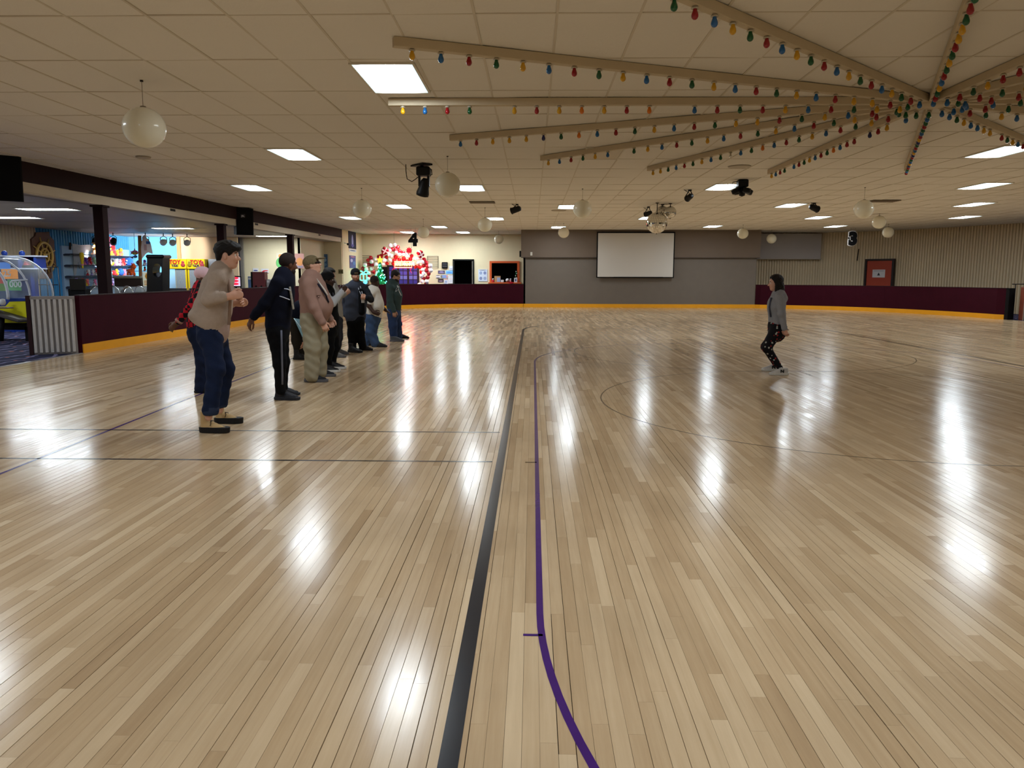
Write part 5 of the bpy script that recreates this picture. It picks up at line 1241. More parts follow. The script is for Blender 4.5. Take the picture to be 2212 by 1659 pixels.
# glowing present
gp = thing('lit_gift_box', 'glowing green wire present with a bow and a blue ball beside the tree', 'light ornament', (Q(785, 612, 39.2).x, 39.2, 0))
a, b = Q(777, 607, 39.2), Q(791, 594, 39.2); NG = emis('neon_green', (.04, 1, .45), 7)
MB().tube([(a.x, 39.2, a.z), (b.x, 39.2, a.z), (b.x, 39.2, b.z), (a.x, 39.2, b.z)], .022, 8, True).build('box_outline', NG, gp)
MB().tube([((a.x + b.x) / 2, 39.2, a.z), ((a.x + b.x) / 2, 39.2, b.z)], .02).build('ribbon_tube', NG, gp)
for sx in (-1, 1): MB().tube([((a.x + b.x) / 2 + sx * .14 + .11 * math.cos(t_), 39.2, b.z + .08 + .07 * math.sin(t_)) for t_ in [i * PI / 6 for i in range(12)]], .02, 8, True).build('bow_loop', NG, gp)
MB().sphere(Q(788, 611, 39.15), .1, 14, 10).build('blue_ball', emis('ball_blue', (.08, .5, 1), 2.5), gp)
MB().cyl((a.x, 39.2, 0), (a.x, 39.2, a.z), .02).cyl((b.x, 39.2, 0), (b.x, 39.2, a.z), .02).build('leg', BLACK, gp)
# number boards hung from the ceiling
def number(ch, u, v, y, size, lab, outline):
    p = Q(u, v, y); t = thing('number_board', lab, 'number sign', p)
    if outline: text('outline', ch, M('number_white', rgb(206, 200, 196), .6), size, p + Vector((0, .03, 0)), (PI / 2, 0, 0), t, .012, .085)
    text('digit', ch, BLACK, size, p, (PI / 2, 0, 0), t, .02, .05)
    for sx in (-.1, .1): MB().cyl(p + Vector((sx, .03, size * .3)), Vector((p.x + sx, y + .03, CEIL)), .004, n=6).build('hanging_wire', WIRE, t)
number('4', 891, 520, 35.6, .72, 'black hanging number 4 above the balloon arch', False)
number('3', 1841, 513, 35.0, .72, 'black number 3 with a white outline before the ribbed wall', True)
# papers, clock box
YP = YC - .012
def paper(z0x, z0y, z1x, z1y, lab, base, shapes=()):
    poster(940 + z0x / 11.64, 540 + z0y / 11.64, 940 + z1x / 11.64, 540 + z1y / 11.64, YP, lab, base, shapes)
PW = M('paper_white')
paper(60, 525, 230, 605, 'dark violet flyer under the black wall box', pc('dviolet', 80, 70, 100), [(.5, .3, .4, .12, pc('lilac', 170, 160, 200)), (.5, .7, .3, .1, pc('lilac', 170, 160, 200))])
paper(255, 525, 430, 610, 'bright blue flyer beside the dark doorway', pc('sky', 120, 180, 230), [(.5, .45, .45, .15, pc('blue3', 60, 120, 210))])
paper(10, 640, 112, 718, 'white flyer with dark bands nearest the balloon arch', PW, [(.5, .9, .48, .1, pc('dark3', 70, 50, 80)), (.5, .1, .48, .1, pc('dark3', 70, 50, 80))])
paper(130, 635, 302, 716, 'flyer in three colours below the violet flyer', pc('mix', 130, 150, 200), [(.12, .5, .1, .42, pc('olive3', 130, 120, 90)), (.88, .5, .12, .42, pc('rose3', 200, 140, 140))])
paper(318, 640, 442, 850, 'tall white notice with fine print beside the dark doorway', PW, [(.5, .93, .4, .03, pc('capt', 110, 116, 140)), (.5, .55, .4, .02, pc('rose3', 200, 140, 140)), (.5, .3, .38, .03, pc('pale3', 180, 185, 205)), (.5, .75, .38, .03, pc('pale3', 180, 185, 205))])
paper(60, 735, 197, 816, 'lowest dark flyer on the cream wall', pc('dark4', 60, 44, 56), [(.5, .3, .4, .14, pc('lt4', 190, 170, 190))])
paper(208, 740, 312, 872, 'white notice with a red heading and a blue foot', PW, [(.5, .92, .45, .06, pc('redp', 200, 50, 60)), (.5, .07, .45, .06, pc('blue4', 50, 80, 150)), (.5, .5, .3, .24, pc('pale4', 150, 166, 200))])
paper(340, 410, 432, 515, 'small white notice beside the corner of the door frame', pc('pw2', 214, 214, 220), [(.5, .3, .4, .06, pc('blue4', 50, 80, 150))])
paper(1072, 490, 1300, 792, 'large white sheet of four picture squares beside the orange hatch', pc('bw', 206, 216, 232), [(.28, .7, .16, .14, pc('pale4', 150, 166, 200)), (.72, .7, .16, .14, pc('pale5', 130, 140, 180)), (.28, .25, .16, .14, pc('pale5', 130, 140, 180)), (.72, .25, .16, .14, pc('pale4', 150, 166, 200)), (.5, .93, .42, .03, pc('capt', 110, 116, 140))])
cb = thing('wall_box', 'black square control box above the flyers', 'control box', Q(960, 581, YP))
a, b = Q(953.5, 580.5, YP), Q(966, 567, YP); MB().bbox(a.x, b.x, YP - .1, YP, a.z, b.z, .02).build('case', BLK, cb)
for fz in (.35, .7): MB().box(a.x + .04, b.x - .04, YP - .105, YP - .1, a.z + (b.z - a.z) * fz - .03, a.z + (b.z - a.z) * fz + .03).build('display', M('display_grey', rgb(70, 70, 76), .3), cb)
# dark doorway
dw = thing('door_2', 'open doorway to a dark room in the cream wall', None, Q(1000, 617, YP), kind='structure')
a, b = Q(978.5, 620, YP), Q(1022, 563, YP)
DF = M('door_frame_black', rgb(16, 18, 16), .4)
MB().box(a.x - .02, a.x + .06, YP - .06, YP, 0, b.z + .06).box(b.x - .06, b.x + .02, YP - .06, YP, 0, b.z + .06).box(a.x, b.x, YP - .06, YP, b.z, b.z + .06).build('door_frame', DF, dw)
MB().box(b.x - .09, b.x - .065, YP - .03, YP - .005, 0, b.z - .04).build('pale_strip', M('pale_edge'), dw)
# orange serving hatch
hw = thing('window_2', 'serving hatch with an orange frame and dark opening', None, Q(1089, 612, YP), kind='structure')
a, b = Q(1056.5, 610, YP), Q(1121, 564, YP); ORF = M('hatch_orange', rgb(206, 92, 46), .5, var=.08, vs=3)
MB().box(a.x, a.x + .11, YP - .07, YP, a.z, b.z).box(b.x - .12, b.x, YP - .07, YP, a.z, b.z).box(a.x + .11, b.x - .12, YP - .07, YP, b.z - .1, b.z).build('hatch_frame', ORF, hw)
MB().bbox(a.x - .06, b.x + .1, YP - .3, YP, a.z - .07, a.z, .01).build('sill', ORF, hw)
MB().bbox(a.x + .03, b.x + .2, YP - .25, YP, a.z - .25, a.z - .075, .01).build('sill_support', CREAM, hw)
zs = a.z
def hz(x): return 940 + x / 11.64
def item(x0, x1, y0, lab, cat, name):
    p0, p1 = Q(hz(x0), 540 + 800 / 11.64, YP - .15), Q(hz(x1), 540 + y0 / 11.64, YP - .15)
    return thing(name, lab, cat, ((p0.x + p1.x) / 2, YP - .15, zs)), p0.x, p1.x, p1.z
t, x0, x1, z1 = item(1478, 1632, 655, 'tan carton with a pale label on the hatch sill', 'box', 'carton')
MB().bbox(x0, x1, YP - .2, YP - .02, zs, z1, .006).build('body', M('kraft', rgb(180, 140, 96), .7), t); MB().box(x0 + (x1 - x0) * .42, x1 - .01, YP - .204, YP - .2, zs + .02, z1 - .08).build('label_patch', pc('pale4', 150, 166, 200), t)
t, x0, x1, z1 = item(1640, 1712, 752, 'small white card holder on the hatch sill', 'card', 'card_holder')
MB().bbox(x0, x1, YP - .2, YP - .14, zs, z1, .006).build('card', PW, t); MB().box(x0 + .01, x1 - .01, YP - .22, YP - .12, zs, zs + .01).build('foot', CHROME, t)
t, x0, x1, z1 = item(1425, 1465, 730, 'small white and red figurine at the end of the hatch sill', 'figurine', 'figurine')
c_ = Vector(((x0 + x1) / 2, YP - .2, zs)); MB().lathe([(.05, 0), (.06, .08), (.035, .13)], 12, at=c_).build('body', pc('redp', 200, 50, 60), t); MB().sphere(c_ + Vector((0, 0, .16)), .045).build('head', PW, t)
t, x0, x1, z1 = item(1780, 1835, 720, 'round white plate standing on the hatch sill', 'plate', 'standing_plate')
c_ = Vector(((x0 + x1) / 2, YP - .16, zs + .11)); MB().lathe([(.0, 0), (.07, .005), (.1, .02)], 16, rotm(PI / 2 + .15, 0, 0), c_).build('dish', PW, t); MB().box(c_.x - .03, c_.x + .03, YP - .2, YP - .1, zs, zs + .02).build('stand', BLACK, t)
t, x0, x1, z1 = item(1860, 1905, 690, 'small pink and white cup of pens on the hatch sill', 'cup', 'pen_cup')
c_ = Vector(((x0 + x1) / 2, YP - .16, zs)); MB().lathe([(.035, 0), (.045, .11)], 12, at=c_).build('cup', pc('rose3', 200, 140, 140), t)
for k in range(3): MB().cyl(c_ + Vector((0, 0, .05)), c_ + Vector((.03 * (k - 1), 0, .2)), .008, n=6).build('pen', PW, t)
t, x0, x1, z1 = item(1972, 2052, 700, 'white tilted card with a blue mark on the hatch sill', 'sign', 'tilted_card')
MB().box(x0, x1, YP - .2, YP - .19, zs, z1, T=None).build('sheet', PW, t); MB().sphere(((x0 + x1) / 2, YP - .201, (zs + z1) / 2), (.035, .004, .07)).build('printed_shape', pc('blue4', 50, 80, 150), t)
t, x0, x1, z1 = item(1990, 2030, 540, 'thin spray of white blossoms behind the tilted card', 'flowers', 'blossom_spray')
MB().tube([((x0 + x1) / 2 - .02, YP - .1, zs), ((x0 + x1) / 2, YP - .1, z1 - .1), ((x0 + x1) / 2 + .05, YP - .1, z1)], .006).build('stem', TG, t)
for k in range(5): MB().sphere(((x0 + x1) / 2 + .05 * (k % 2) - .02 + .01 * k, YP - .12, zs + .12 + (z1 - zs - .12) * k / 4), .028).build('blossom', PW, t)
t, x0, x1, z1 = item(1790, 1960, 800, 'crumpled red cloth hanging over the hatch sill', 'cloth', 'red_cloth')
MB().sphere(((x0 + x1) / 2, YP - .27, zs + .005), ((x1 - x0) / 2, .07, .02)).sphere(((x0 + x1) / 2 + .05, YP - .31, zs - .03), ((x1 - x0) / 3, .02, .05)).build('fold', pc('cloth_red', 190, 20, 36), t)
sp = thing('small_wall_speaker', 'small black speaker at the corner of the grey wall', 'loudspeaker', Q(1124, 556, 37.0))
a, b = Q(1122.5, 555, 37.0), Q(1126.5, 542, 37.0); MB().bbox(a.x - .04, -.5, 36.9, 37.1, a.z, b.z, .01).build('case', BLK, sp); MB().bbox(-.56, -.44, 36.98, 37.02, a.z + .1, a.z + .15, .004).build('bracket', DARKM, sp)
# ================================================================ people: each body is one continuous surface grown from a smooth field
class Body:
    def __init__(s, h): s.h = h; s.P = []; s.fold = {}
    def cone(s, g, a, b, ra, rb, sq=None, k=.03, cut=False): s.P.append(('c', g, np.array(a, float), np.array(b, float), ra, rb, sq, k, cut)); return s
    def ell(s, g, c, r, T=None, k=.025, cut=False): s.P.append(('e', g, np.array(c, float), np.array(r, float), np.eye(3) if T is None else np.array(T, float), None, None, k, cut)); return s
    def half(s, g, c, n, k=.01): s.P.append(('h', g, np.array(c, float), np.array(n, float), None, None, None, k, True)); return s
    def chain(s, g, secs, f, k=.04):
        for (a, da, wa), (b, db, wb) in zip(secs, secs[1:]):
            s.cone(g, a, b, wa, wb, (np.array(f, float), (da / wa + db / wb) / 2), k)
        return s
    def build(s, name, mats, parent, smooth=True):
        h = s.h; lo = np.full(3, 1e9); hi = np.full(3, -1e9); bb = []
        for p in s.P:
            if p[0] == 'c': r = max(p[4], p[5]); a = np.minimum(p[2], p[3]) - r; b = np.maximum(p[2], p[3]) + r
            elif p[0] == 'e': r = p[3].max(); a = p[2] - r; b = p[2] + r
            else: a = b = None
            bb.append((a, b))
            if a is not None and not p[8]: lo = np.minimum(lo, a); hi = np.maximum(hi, b)
        lo -= 3 * h + .012; hi += 3 * h + .012
        n = np.ceil((hi - lo) / h).astype(int) + 1
        ax = [(lo[i] + h * np.arange(n[i])).astype(np.float32) for i in range(3)]
        gs = []; 
        for p in s.P:
            if p[1] not in gs: gs.append(p[1])
        D = {g: np.full(tuple(n), 9., np.float32) for g in gs}
        for p, (a, b) in zip(s.P, bb):
            if a is None: sl = (slice(0, n[0]), slice(0, n[1]), slice(0, n[2]))
            else:
                m = .05 + 2 * h
                i0 = np.clip(np.floor((a - m - lo) / h).astype(int), 0, n); i1 = np.clip(np.ceil((b + m - lo) / h).astype(int) + 1, 0, n)
                sl = tuple(slice(i0[k], i1[k]) for k in range(3))
            X, Y, Z = np.meshgrid(ax[0][sl[0]], ax[1][sl[1]], ax[2][sl[2]], indexing='ij', sparse=True)
            if p[0] == 'c':
                A, B, ra, rb, sq = p[2], p[3], p[4], p[5], p[6]
                x, y, z = X - A[0], Y - A[1], Z - A[2]; d = B - A
                if sq is not None:
                    f, q = sq; c = (1 / q - 1); dot = x * f[0] + y * f[1] + z * f[2]
                    x, y, z = x + c * dot * f[0], y + c * dot * f[1], z + c * dot * f[2]; d = d + c * d.dot(f) * f
                L2 = max(d.dot(d), 1e-9)
                t = np.clip((x * d[0] + y * d[1] + z * d[2]) / L2, 0, 1)
                v = np.sqrt((x - t * d[0]) ** 2 + (y - t * d[1]) ** 2 + (z - t * d[2]) ** 2) - (ra + (rb - ra) * t)
                if sq is not None: v = v * (.5 + .5 * sq[1])
            elif p[0] == 'e':
                C, r, T = p[2], p[3], p[4]; x, y, z = X - C[0], Y - C[1], Z - C[2]
                q = [(x * T[0, i] + y * T[1, i] + z * T[2, i]) / r[i] for i in range(3)]
                k0 = np.sqrt(q[0] ** 2 + q[1] ** 2 + q[2] ** 2) + 1e-6
                k1 = np.sqrt((q[0] / r[0]) ** 2 + (q[1] / r[1]) ** 2 + (q[2] / r[2]) ** 2) + 1e-6
                v = k0 * (k0 - 1) / k1
            else:
                C, N_ = p[2], p[3]; v = (X - C[0]) * N_[0] + (Y - C[1]) * N_[1] + (Z - C[2]) * N_[2]
            v = v.astype(np.float32); k = p[7]; o = D[p[1]][sl]
            if p[8]:
                hh = np.maximum(k - np.abs(o + v), 0) / k; D[p[1]][sl] = np.maximum(o, -v) + hh * hh * k * .25
            else:
                hh = np.maximum(k - np.abs(o - v), 0) / k; D[p[1]][sl] = np.minimum(o, v) - hh * hh * k * .25
        X, Y, Z = np.meshgrid(*ax, indexing='ij', sparse=True)
        for g, (amp, fr) in s.fold.items():
            if g in D:
                wv = np.sin(fr * Z + 2.2 * np.sin(fr * .37 * X + 1.3) + 1.7 * np.sin(fr * .31 * Y)) * .6 + np.sin(fr * .55 * (X + Y) + 1.9 * np.sin(fr * .4 * Z)) * .5
                D[g] += (amp * wv).astype(np.float32)
        tot = None
        for g in gs:
            if tot is None: tot = D[g].copy()
            else:
                k = .006; hh = np.maximum(k - np.abs(tot - D[g]), 0) / k; tot = np.minimum(tot, D[g]) - hh * hh * k * .25
        V, Fq = surface_nets(tot, lo, h)
        me = bpy.data.meshes.new(name); o0 = np.array(org(parent))
        me.vertices.add(len(V)); me.vertices.foreach_set('co', (V - o0).astype(np.float32).ravel())
        me.loops.add(4 * len(Fq)); me.loops.foreach_set('vertex_index', Fq.astype(np.int32).ravel())
        me.polygons.add(len(Fq)); me.polygons.foreach_set('loop_start', np.arange(0, 4 * len(Fq), 4, dtype=np.int32))
        for g in gs: me.materials.append(mats[g])
        if len(gs) > 1:
            c = V[Fq].mean(1); ii = np.clip(np.round((c - lo) / h).astype(int), 0, n - 1)
            st_ = np.stack([D[g][ii[:, 0], ii[:, 1], ii[:, 2]] for g in gs]); me.polygons.foreach_set('material_index', st_.argmin(0).astype(np.int32))
        me.polygons.foreach_set('use_smooth', np.ones(len(Fq), bool))
        me.update(); me.validate()
        return link(bpy.data.objects.new(name, me), parent)
def surface_nets(d, lo, h):
    s = d < 0
    n = np.array(d.shape)
    acc = np.zeros(tuple(n - 1) + (3,), np.float32); cnt = np.zeros(tuple(n - 1), np.float32)
    for axn in range(3):
        o1, o2 = [k for k in range(3) if k != axn]
        a = [slice(None)] * 3; b = [slice(None)] * 3; a[axn] = slice(0, -1); b[axn] = slice(1, None)
        s0, s1 = s[tuple(a)], s[tuple(b)]; idx = np.argwhere(s0 != s1)
        d0 = d[tuple(a)][tuple(idx.T)]; d1 = d[tuple(b)][tuple(idx.T)]; t = d0 / (d0 - d1)
        pos = idx.astype(np.float32); pos[:, axn] += t
        for e1 in (0, 1):
            for e2 in (0, 1):
                c = idx.copy(); c[:, o1] -= e1; c[:, o2] -= e2
                ok = ((c >= 0) & (c < n - 1)).all(1)
                ci = tuple(c[ok].T); np.add.at(acc, ci, pos[ok]); np.add.at(cnt, ci, 1)
    m = cnt > 0; ids = np.full(cnt.shape, -1, np.int64); ids[m] = np.arange(m.sum())
    V = acc[m] / cnt[m][:, None] * h + lo
    Q_ = []
    for axn in range(3):
        o1, o2 = [(1, 2), (2, 0), (0, 1)][axn]
        a = [slice(None)] * 3; b = [slice(None)] * 3; a[axn] = slice(0, -1); b[axn] = slice(1, None)
        s0, s1 = s[tuple(a)], s[tuple(b)]; idx = np.argwhere(s0 != s1); ins = s0[tuple(idx.T)]
        ok = (idx[:, o1] > 0) & (idx[:, o2] > 0) & (idx[:, o1] < n[o1] - 1) & (idx[:, o2] < n[o2] - 1); idx = idx[ok]; ins = ins[ok]
        qs = []
        for e1, e2 in ((1, 1), (0, 1), (0, 0), (1, 0)):
            c = idx.copy(); c[:, o1] -= e1; c[:, o2] -= e2; qs.append(ids[tuple(c.T)])
        q = np.stack(qs, 1); q[~ins] = q[~ins][:, ::-1]; Q_.append(q)
    return V, np.concatenate(Q_)

SK = dict(light=rgb(206, 158, 136), tan=rgb(184, 134, 108), brown=rgb(92, 58, 42), dark=rgb(58, 36, 27), olive=rgb(176, 132, 108))
def skin(k): return M('skin_' + k, SK[k], .5, var=.06, vs=14)
def lipm(k): return M('lips_' + k, tuple(c * q for c, q in zip(SK[k], (.78, .55, .55))), .45)
def cloth(name, c=(.1, .1, .1), var=.1, vs=9, bump=.35, bs=160, rough=.92): return M('cloth_' + name, c, rough, var=var, vs=vs, bump=bump, bs=bs, spec=.12)
def nv(v): v = Vector(v); v.normalize(); return v
def hand(B, g, wrist, d, n, side, curl=.35, s=1., spread=.12):
    """palm, four fingers and a thumb; n is the palm's normal, side the direction of the thumb"""
    d = nv(d); n = nv(n - d * n.dot(d)); side = nv(side - d * side.dot(d) - n * side.dot(n)); w = Vector(wrist)
    kn = w + d * .088 * s
    B.cone(g, w, w + d * .03 * s, .026 * s, .03 * s, None, .02)
    B.cone(g, w + d * .03 * s, kn - d * .012 * s, .034 * s, .040 * s, (np.array(n), .42), .02)
    for i, (o, L, r) in enumerate(((.031, .074, .0088), (.0105, .082, .0092), (-.0105, .076, .0088), (-.030, .060, .0078))):
        a = kn + side * o * s - d * .012 * s; dd = nv(d + side * spread * (1.5 - i) * .35)
        for j, fr in enumerate((.45, .3, .25)):
            an = curl * (1, 1.15, .9)[j]
            dd = nv(dd * math.cos(an) + n * math.sin(an)); b = a + dd * L * fr * s
            B.cone(g, a, b, r * s * (1, .93, .86)[j], r * s * (.95, .88, .75)[j], None, .006); a = b
    a = w + d * .022 * s + side * .03 * s; dd = nv(d * .75 + side * .62 + n * .3)
    for j, L in enumerate((.042, .032, .026)):
        b = a + dd * L * s; B.cone(g, a, b, (.0125, .0108, .0098)[j] * s, (.0108, .0098, .008)[j] * s, None, .01)
        a = b; dd = nv(dd + d * .35 - side * .25 * (1 + curl) + n * .2 * curl)
def axes(f, u):
    f = nv(f); u = nv(Vector(u) - f * Vector(u).dot(f)); l = u.cross(f); return f, l, u
def head(B, c, f, u, s, g='skin', gl='lip', nose=1., jaw=1.):
    f, l, u = axes(f, u); c = Vector(c); T = np.array([[f[i], l[i], u[i]] for i in range(3)])
    def p(a, b, z): return c + (f * a + l * b + u * z) * s
    def e(pt, r, k=.02, gg=None, cut=False): B.ell(gg or g, p(*pt), [q * s for q in r], T, k, cut)
    e((-.014, 0, .036), (.095, .076, .092)); e((.022, 0, -.035), (.072, .060 * jaw, .086), .035); e((.052, 0, -.095), (.030, .032, .022), .03)
    e((.070, 0, .030), (.022, .052, .014), .02)
    for q in (-1, 1):
        e((.062, q * .036, -.022), (.028, .026, .03), .02); e((-.006, q * .076, -.004), (.021, .010, .034), .008)
        e((.098, q * .031, .012), (.016, .017, .013), .012, None, True)
    B.cone(g, p(.084, 0, .016), p(.104 + .01 * nose, 0, -.024), .009 * s, .0135 * s, None, .012)
    for q in (-1, 1): e((.094, q * .011, -.028), (.012, .009, .009), .008)
    e((.086, 0, -.054), (.013, .024, .0065), .004, gl); e((.084, 0, -.066), (.013, .021, .0075), .004, gl)
    return lambda a, b, z: p(a, b, z)
def eyes(hp, par, s, iris=rgb(40, 26, 18), lid=None):
    for q in (-1, 1):
        o = MB().sphere(hp(.078, q * .031, .012), .0135 * s, 10, 8).build('eye', M('eye_white', rgb(226, 220, 214), .2), par)
        MB().sphere(hp(.0865, q * .0315, .012), .0062 * s, 8, 6).build('iris', M('iris_dark', iris, .15), o)
        MB().tube([hp(.088, q * .016, .033), hp(.093, q * .031, .037), hp(.08, q * .049, .032)], .004 * s, 6).build('eyebrow', lid or M('hair_dark', rgb(20, 15, 13), .7), par)
def hair_mesh(h, prims, cuts, mat, par, name='hair', fold=(.003, 190)):
    B = Body(h)
    for q in prims: B.ell('h', q[0], q[1], q[2], .02)
    for q in cuts:
        if len(q) == 2: B.half('h', q[0], q[1])
        else: B.ell('h', q[0], q[1], q[2], .01, True)
    B.fold['h'] = fold
    return B.build(name, {'h': mat}, par)
def TT(f, u):
    f, l, u = axes(f, u); return np.array([[f[i], l[i], u[i]] for i in range(3)])
FOOT = [(-.074, .0), (-.066, .026), (-.04, .041), (.03, .042), (.09, .044), (.135, .046), (.175, .040), (.20, .022), (.207, .0), (.20, -.02), (.175, -.039), (.135, -.045), (.09, -.043), (.03, -.042), (-.04, -.041), (-.066, -.026)]
def shoe(par, ank, yaw, mat, solem, s=1., top=.10, sole=.028, lace=None, name='shoe', emblem=None, toecap=None):
    """ank: floor point under the ankle"""
    a = Vector((ank[0], ank[1], 0)); d = Vector((math.cos(yaw), math.sin(yaw), 0)); l = Vector((-d.y, d.x, 0))
    def P(x, y, z): return a + (d * x + l * y + Vector((0, 0, z))) * s
    B = Body(.006)
    f = np.array(d); lf = np.array(l)
    B.cone('u', P(-.022, 0, .045), P(-.02, 0, top), .040 * s, .043 * s, None, .02)
    B.cone('u', P(-.03, 0, .035), P(.06, 0, .038), .035 * s, .040 * s, None, .03); B.cone('u', P(.02, 0, .075), P(.10, 0, .045), .034 * s, .032 * s, None, .03)
    B.cone('u', P(.06, 0, .03), P(.155, 0, .026), .040 * s, .038 * s, (np.array((0, 0, 1.)), .82), .03)
    B.half('u', P(0, 0, .012), (0, 0, 1.), .005); B.half('u', P(0, 0, top), (0, 0, -1.), .005)      # keep what lies above the sole and below the collar
    o = B.build(name, {'u': mat}, par)
    n = len(FOOT); V = []
    for z, k in ((.0, .94), (.006, 1.), (sole, 1.02), (sole + .004, .98)):
        V += [P(.07 + (x - .07) * k * 1.03, y * k * 1.14, z) for x, y in FOOT]
    Fs = [tuple(range(n))[::-1], tuple(range(3 * n, 4 * n))]
    for r in range(3): Fs += [(r * n + i, r * n + (i + 1) % n, (r + 1) * n + (i + 1) % n, (r + 1) * n + i) for i in range(n)]
    mesh('sole', V, Fs, solem, o)
    if lace is not None:
        mb = MB()
        for k in range(4): x = .035 + k * .026; z = .108 - k * .017; mb.tube([P(x, -.022, z - .012), P(x + .008, 0, z), P(x, .022, z - .012)], .0035 * s, 6)
        mb.tube([P(.03, .0, .112), P(.05, .035, .10), P(.045, .05, .075)], .003 * s, 6).tube([P(.03, 0, .112), P(.055, -.04, .098), P(.05, -.052, .07)], .003 * s, 6)
        mb.build('laces', lace, o)
    if emblem:
        for q in (-1, 1):
            t = text('shoe_emblem', 'N', emblem, .062, P(.035, q * .047, .058), (PI / 2, 0, yaw + (PI if q > 0 else 0)), o, .004, .003, sx=1.15)
    return o
def limb(B, g, a, b, c, r, k=.03):
    B.cone(g, a, b, r[0], r[1], None, k); B.cone(g, b, c, r[2] if len(r) > 3 else r[1], r[-1], None, k)
# ---------------------------------------------------------------- the people
HAIRD = M('hair_black', rgb(13, 9, 8), .6, bump=.6, bs=180); HAIRB = M('hair_brown_black', rgb(22, 14, 11), .6, bump=.6, bs=180)
DENIM = cloth('denim', rgb(26, 36, 62), .3, 5); DENIML = cloth('denim_light', rgb(58, 76, 106), .3, 5); BLKC = cloth('black', rgb(11, 11, 13), .1); NAVY = cloth('navy', rgb(13, 16, 30), .12)
UP = Vector((0, 0, 1)); RTX = Vector((1, 0, 0))
SOLE_B = M('sole_black', rgb(20, 19, 20), .6); SOLE_W = M('sole_white', rgb(196, 194, 190), .5)
def start(Y0, foot, label, h=.009):
    p = atz(foot[0], foot[1], 0)
    t = thing('person', label, 'person', (p.x, p.y, 0)); B = Body(h)
    J = lambda u, v, dy=0.: aty(u, v, Y0 + dy)
    return t, B, J

# 1 ---- beige cardigan, jeans, tan boots
t, B, J = start(7.06, (470, 940), 'person in a beige knitted cardigan, blue jeans and tan boots with arms bent forward', .0065)
f = RTX
hc = J(491.5, 556, .18); hf = nv((.99, .02, -.06)); hu = nv((.08, 0, 1))
hp = head(B, hc, hf, hu, .93)
nb = J(479, 592, .18)
B.cone('skin', hp(-.022, 0, -.06), nb, .05, .058, None, .03)
B.chain('top', [(J(477, 604, .18), .105, .17), (J(467, 640, .18), .125, .20), (J(458, 676, .18), .15, .205), (J(456, 696, .18), .165, .205)], f, .05)
B.ell('top', J(431, 683, .18), (.085, .17, .06), None, .06)
B.cone('top', J(468, 601, .02), J(476, 599, .34), .072, .072, None, .05); B.cone('top', J(480, 590, .11), J(480, 590, .25), .055, .055, None, .04)
B.half('top', J(452, 709, .18), nv((.36, 0, .93)))
ns_, ne, nw = J(465, 607, .0), J(447, 650, -.07), J(497, 643, -.06)
limb(B, 'top', ns_, ne, J(480, 645, -.065), (.066, .054, .056, .052)); B.cone('skin', J(476, 645.5, -.065), nw, .038, .030, None, .02)
hand(B, 'skin', nw, J(528, 637, -.02) - nw, Vector((0, 1, -.2)), UP, 1.15, .98)
fs, fe, fw = J(478, 607, .37), J(472, 655, .45), J(515, 658, .40)
limb(B, 'top', fs, fe, J(498, 657, .43), (.066, .054, .056, .052)); B.cone('skin', J(494, 657, .43), fw, .038, .030, None, .02)
hand(B, 'skin', fw, J(541, 652, .34) - fw, Vector((0, -1, -.2)), UP, 1.15, .98)
B.chain('under', [(J(466, 690, .18), .12, .16), (J(465, 712, .18), .115, .165)], f, .03); B.cone('under', J(487, 604, .18), J(484, 715, .18), .045, .04, (np.array((1., 0, 0)), .8), .03)
B.chain('jean', [(J(457, 706, .18), .125, .165), (J(456, 725, .18), .125, .17)], f, .05)
limb(B, 'jean', J(454, 726, .09), J(466, 800, .02), J(455, 887, .0), (.104, .077, .074, .073), .05); limb(B, 'jean', J(463, 724, .27), J(488, 800, .33), J(476, 872, .42), (.10, .076, .072, .07), .05)
B.cone('cuff', J(455.5, 886, 0), J(455, 890, 0), .074, .074, None, .01); B.cone('cuff', J(475.5, 871, .42), J(475, 875, .42), .071, .071, None, .01); B.half('jean', J(455, 900, 0), (0, 0, 1.)); B.half('cuff', J(455, 900, 0), (0, 0, 1.)); B.cone('skin', J(453, 885), J(451, 905), .032, .032); B.cone('skin', J(475, 874, .42), J(475, 890, .42), .032, .032)
B.fold.update(top=(.0035, 46), jean=(.0045, 60))
body = B.build('body', dict(skin=skin('light'), lip=lipm('light'), top=cloth('cardigan', rgb(186, 168, 154), .12, 30, .9, 260), under=cloth('undershirt', rgb(168, 146, 138)), jean=DENIM, cuff=cloth('denim_cuff', rgb(44, 54, 78))), t)
eyes(hp, t, .93)
T_ = TT(hf, hu)
hair_mesh(.006, [(hp(-.016, 0, .062), (.118, .096, .088), T_), (hp(.04, 0, .085), (.078, .085, .05), T_), (hp(-.075, 0, .0), (.04, .075, .07), T_), (hp(-.012, 0, .095), (.07, .06, .05), T_)],
          [(hp(.115, 0, -.03), (.085, .12, .085), T_), (hp(.0, .09, -.03), (.035, .03, .065), T_), (hp(.0, -.09, -.03), (.035, .03, .065), T_)], HAIRD, t)
TAN_B = M('boot_tan', rgb(188, 158, 112), .8, var=.12, vs=12); LACE = M('lace_dark', rgb(30, 26, 24), .8)
a1 = atz(450, 937, 0); a2 = atz(481, 917, 0)
shoe(t, a1, -.08, TAN_B, SOLE_B, 1.0, .20, .05, LACE, 'boot'); shoe(t, a2, .02, TAN_B, SOLE_B, .98, .20, .055, LACE, 'boot')
MB().tube([J(489, 592, .12), J(497, 640, .1), J(494, 705, .09)], .016, 6).build('cardigan_edge', cloth('cardigan_edge', rgb(150, 126, 112)), t)

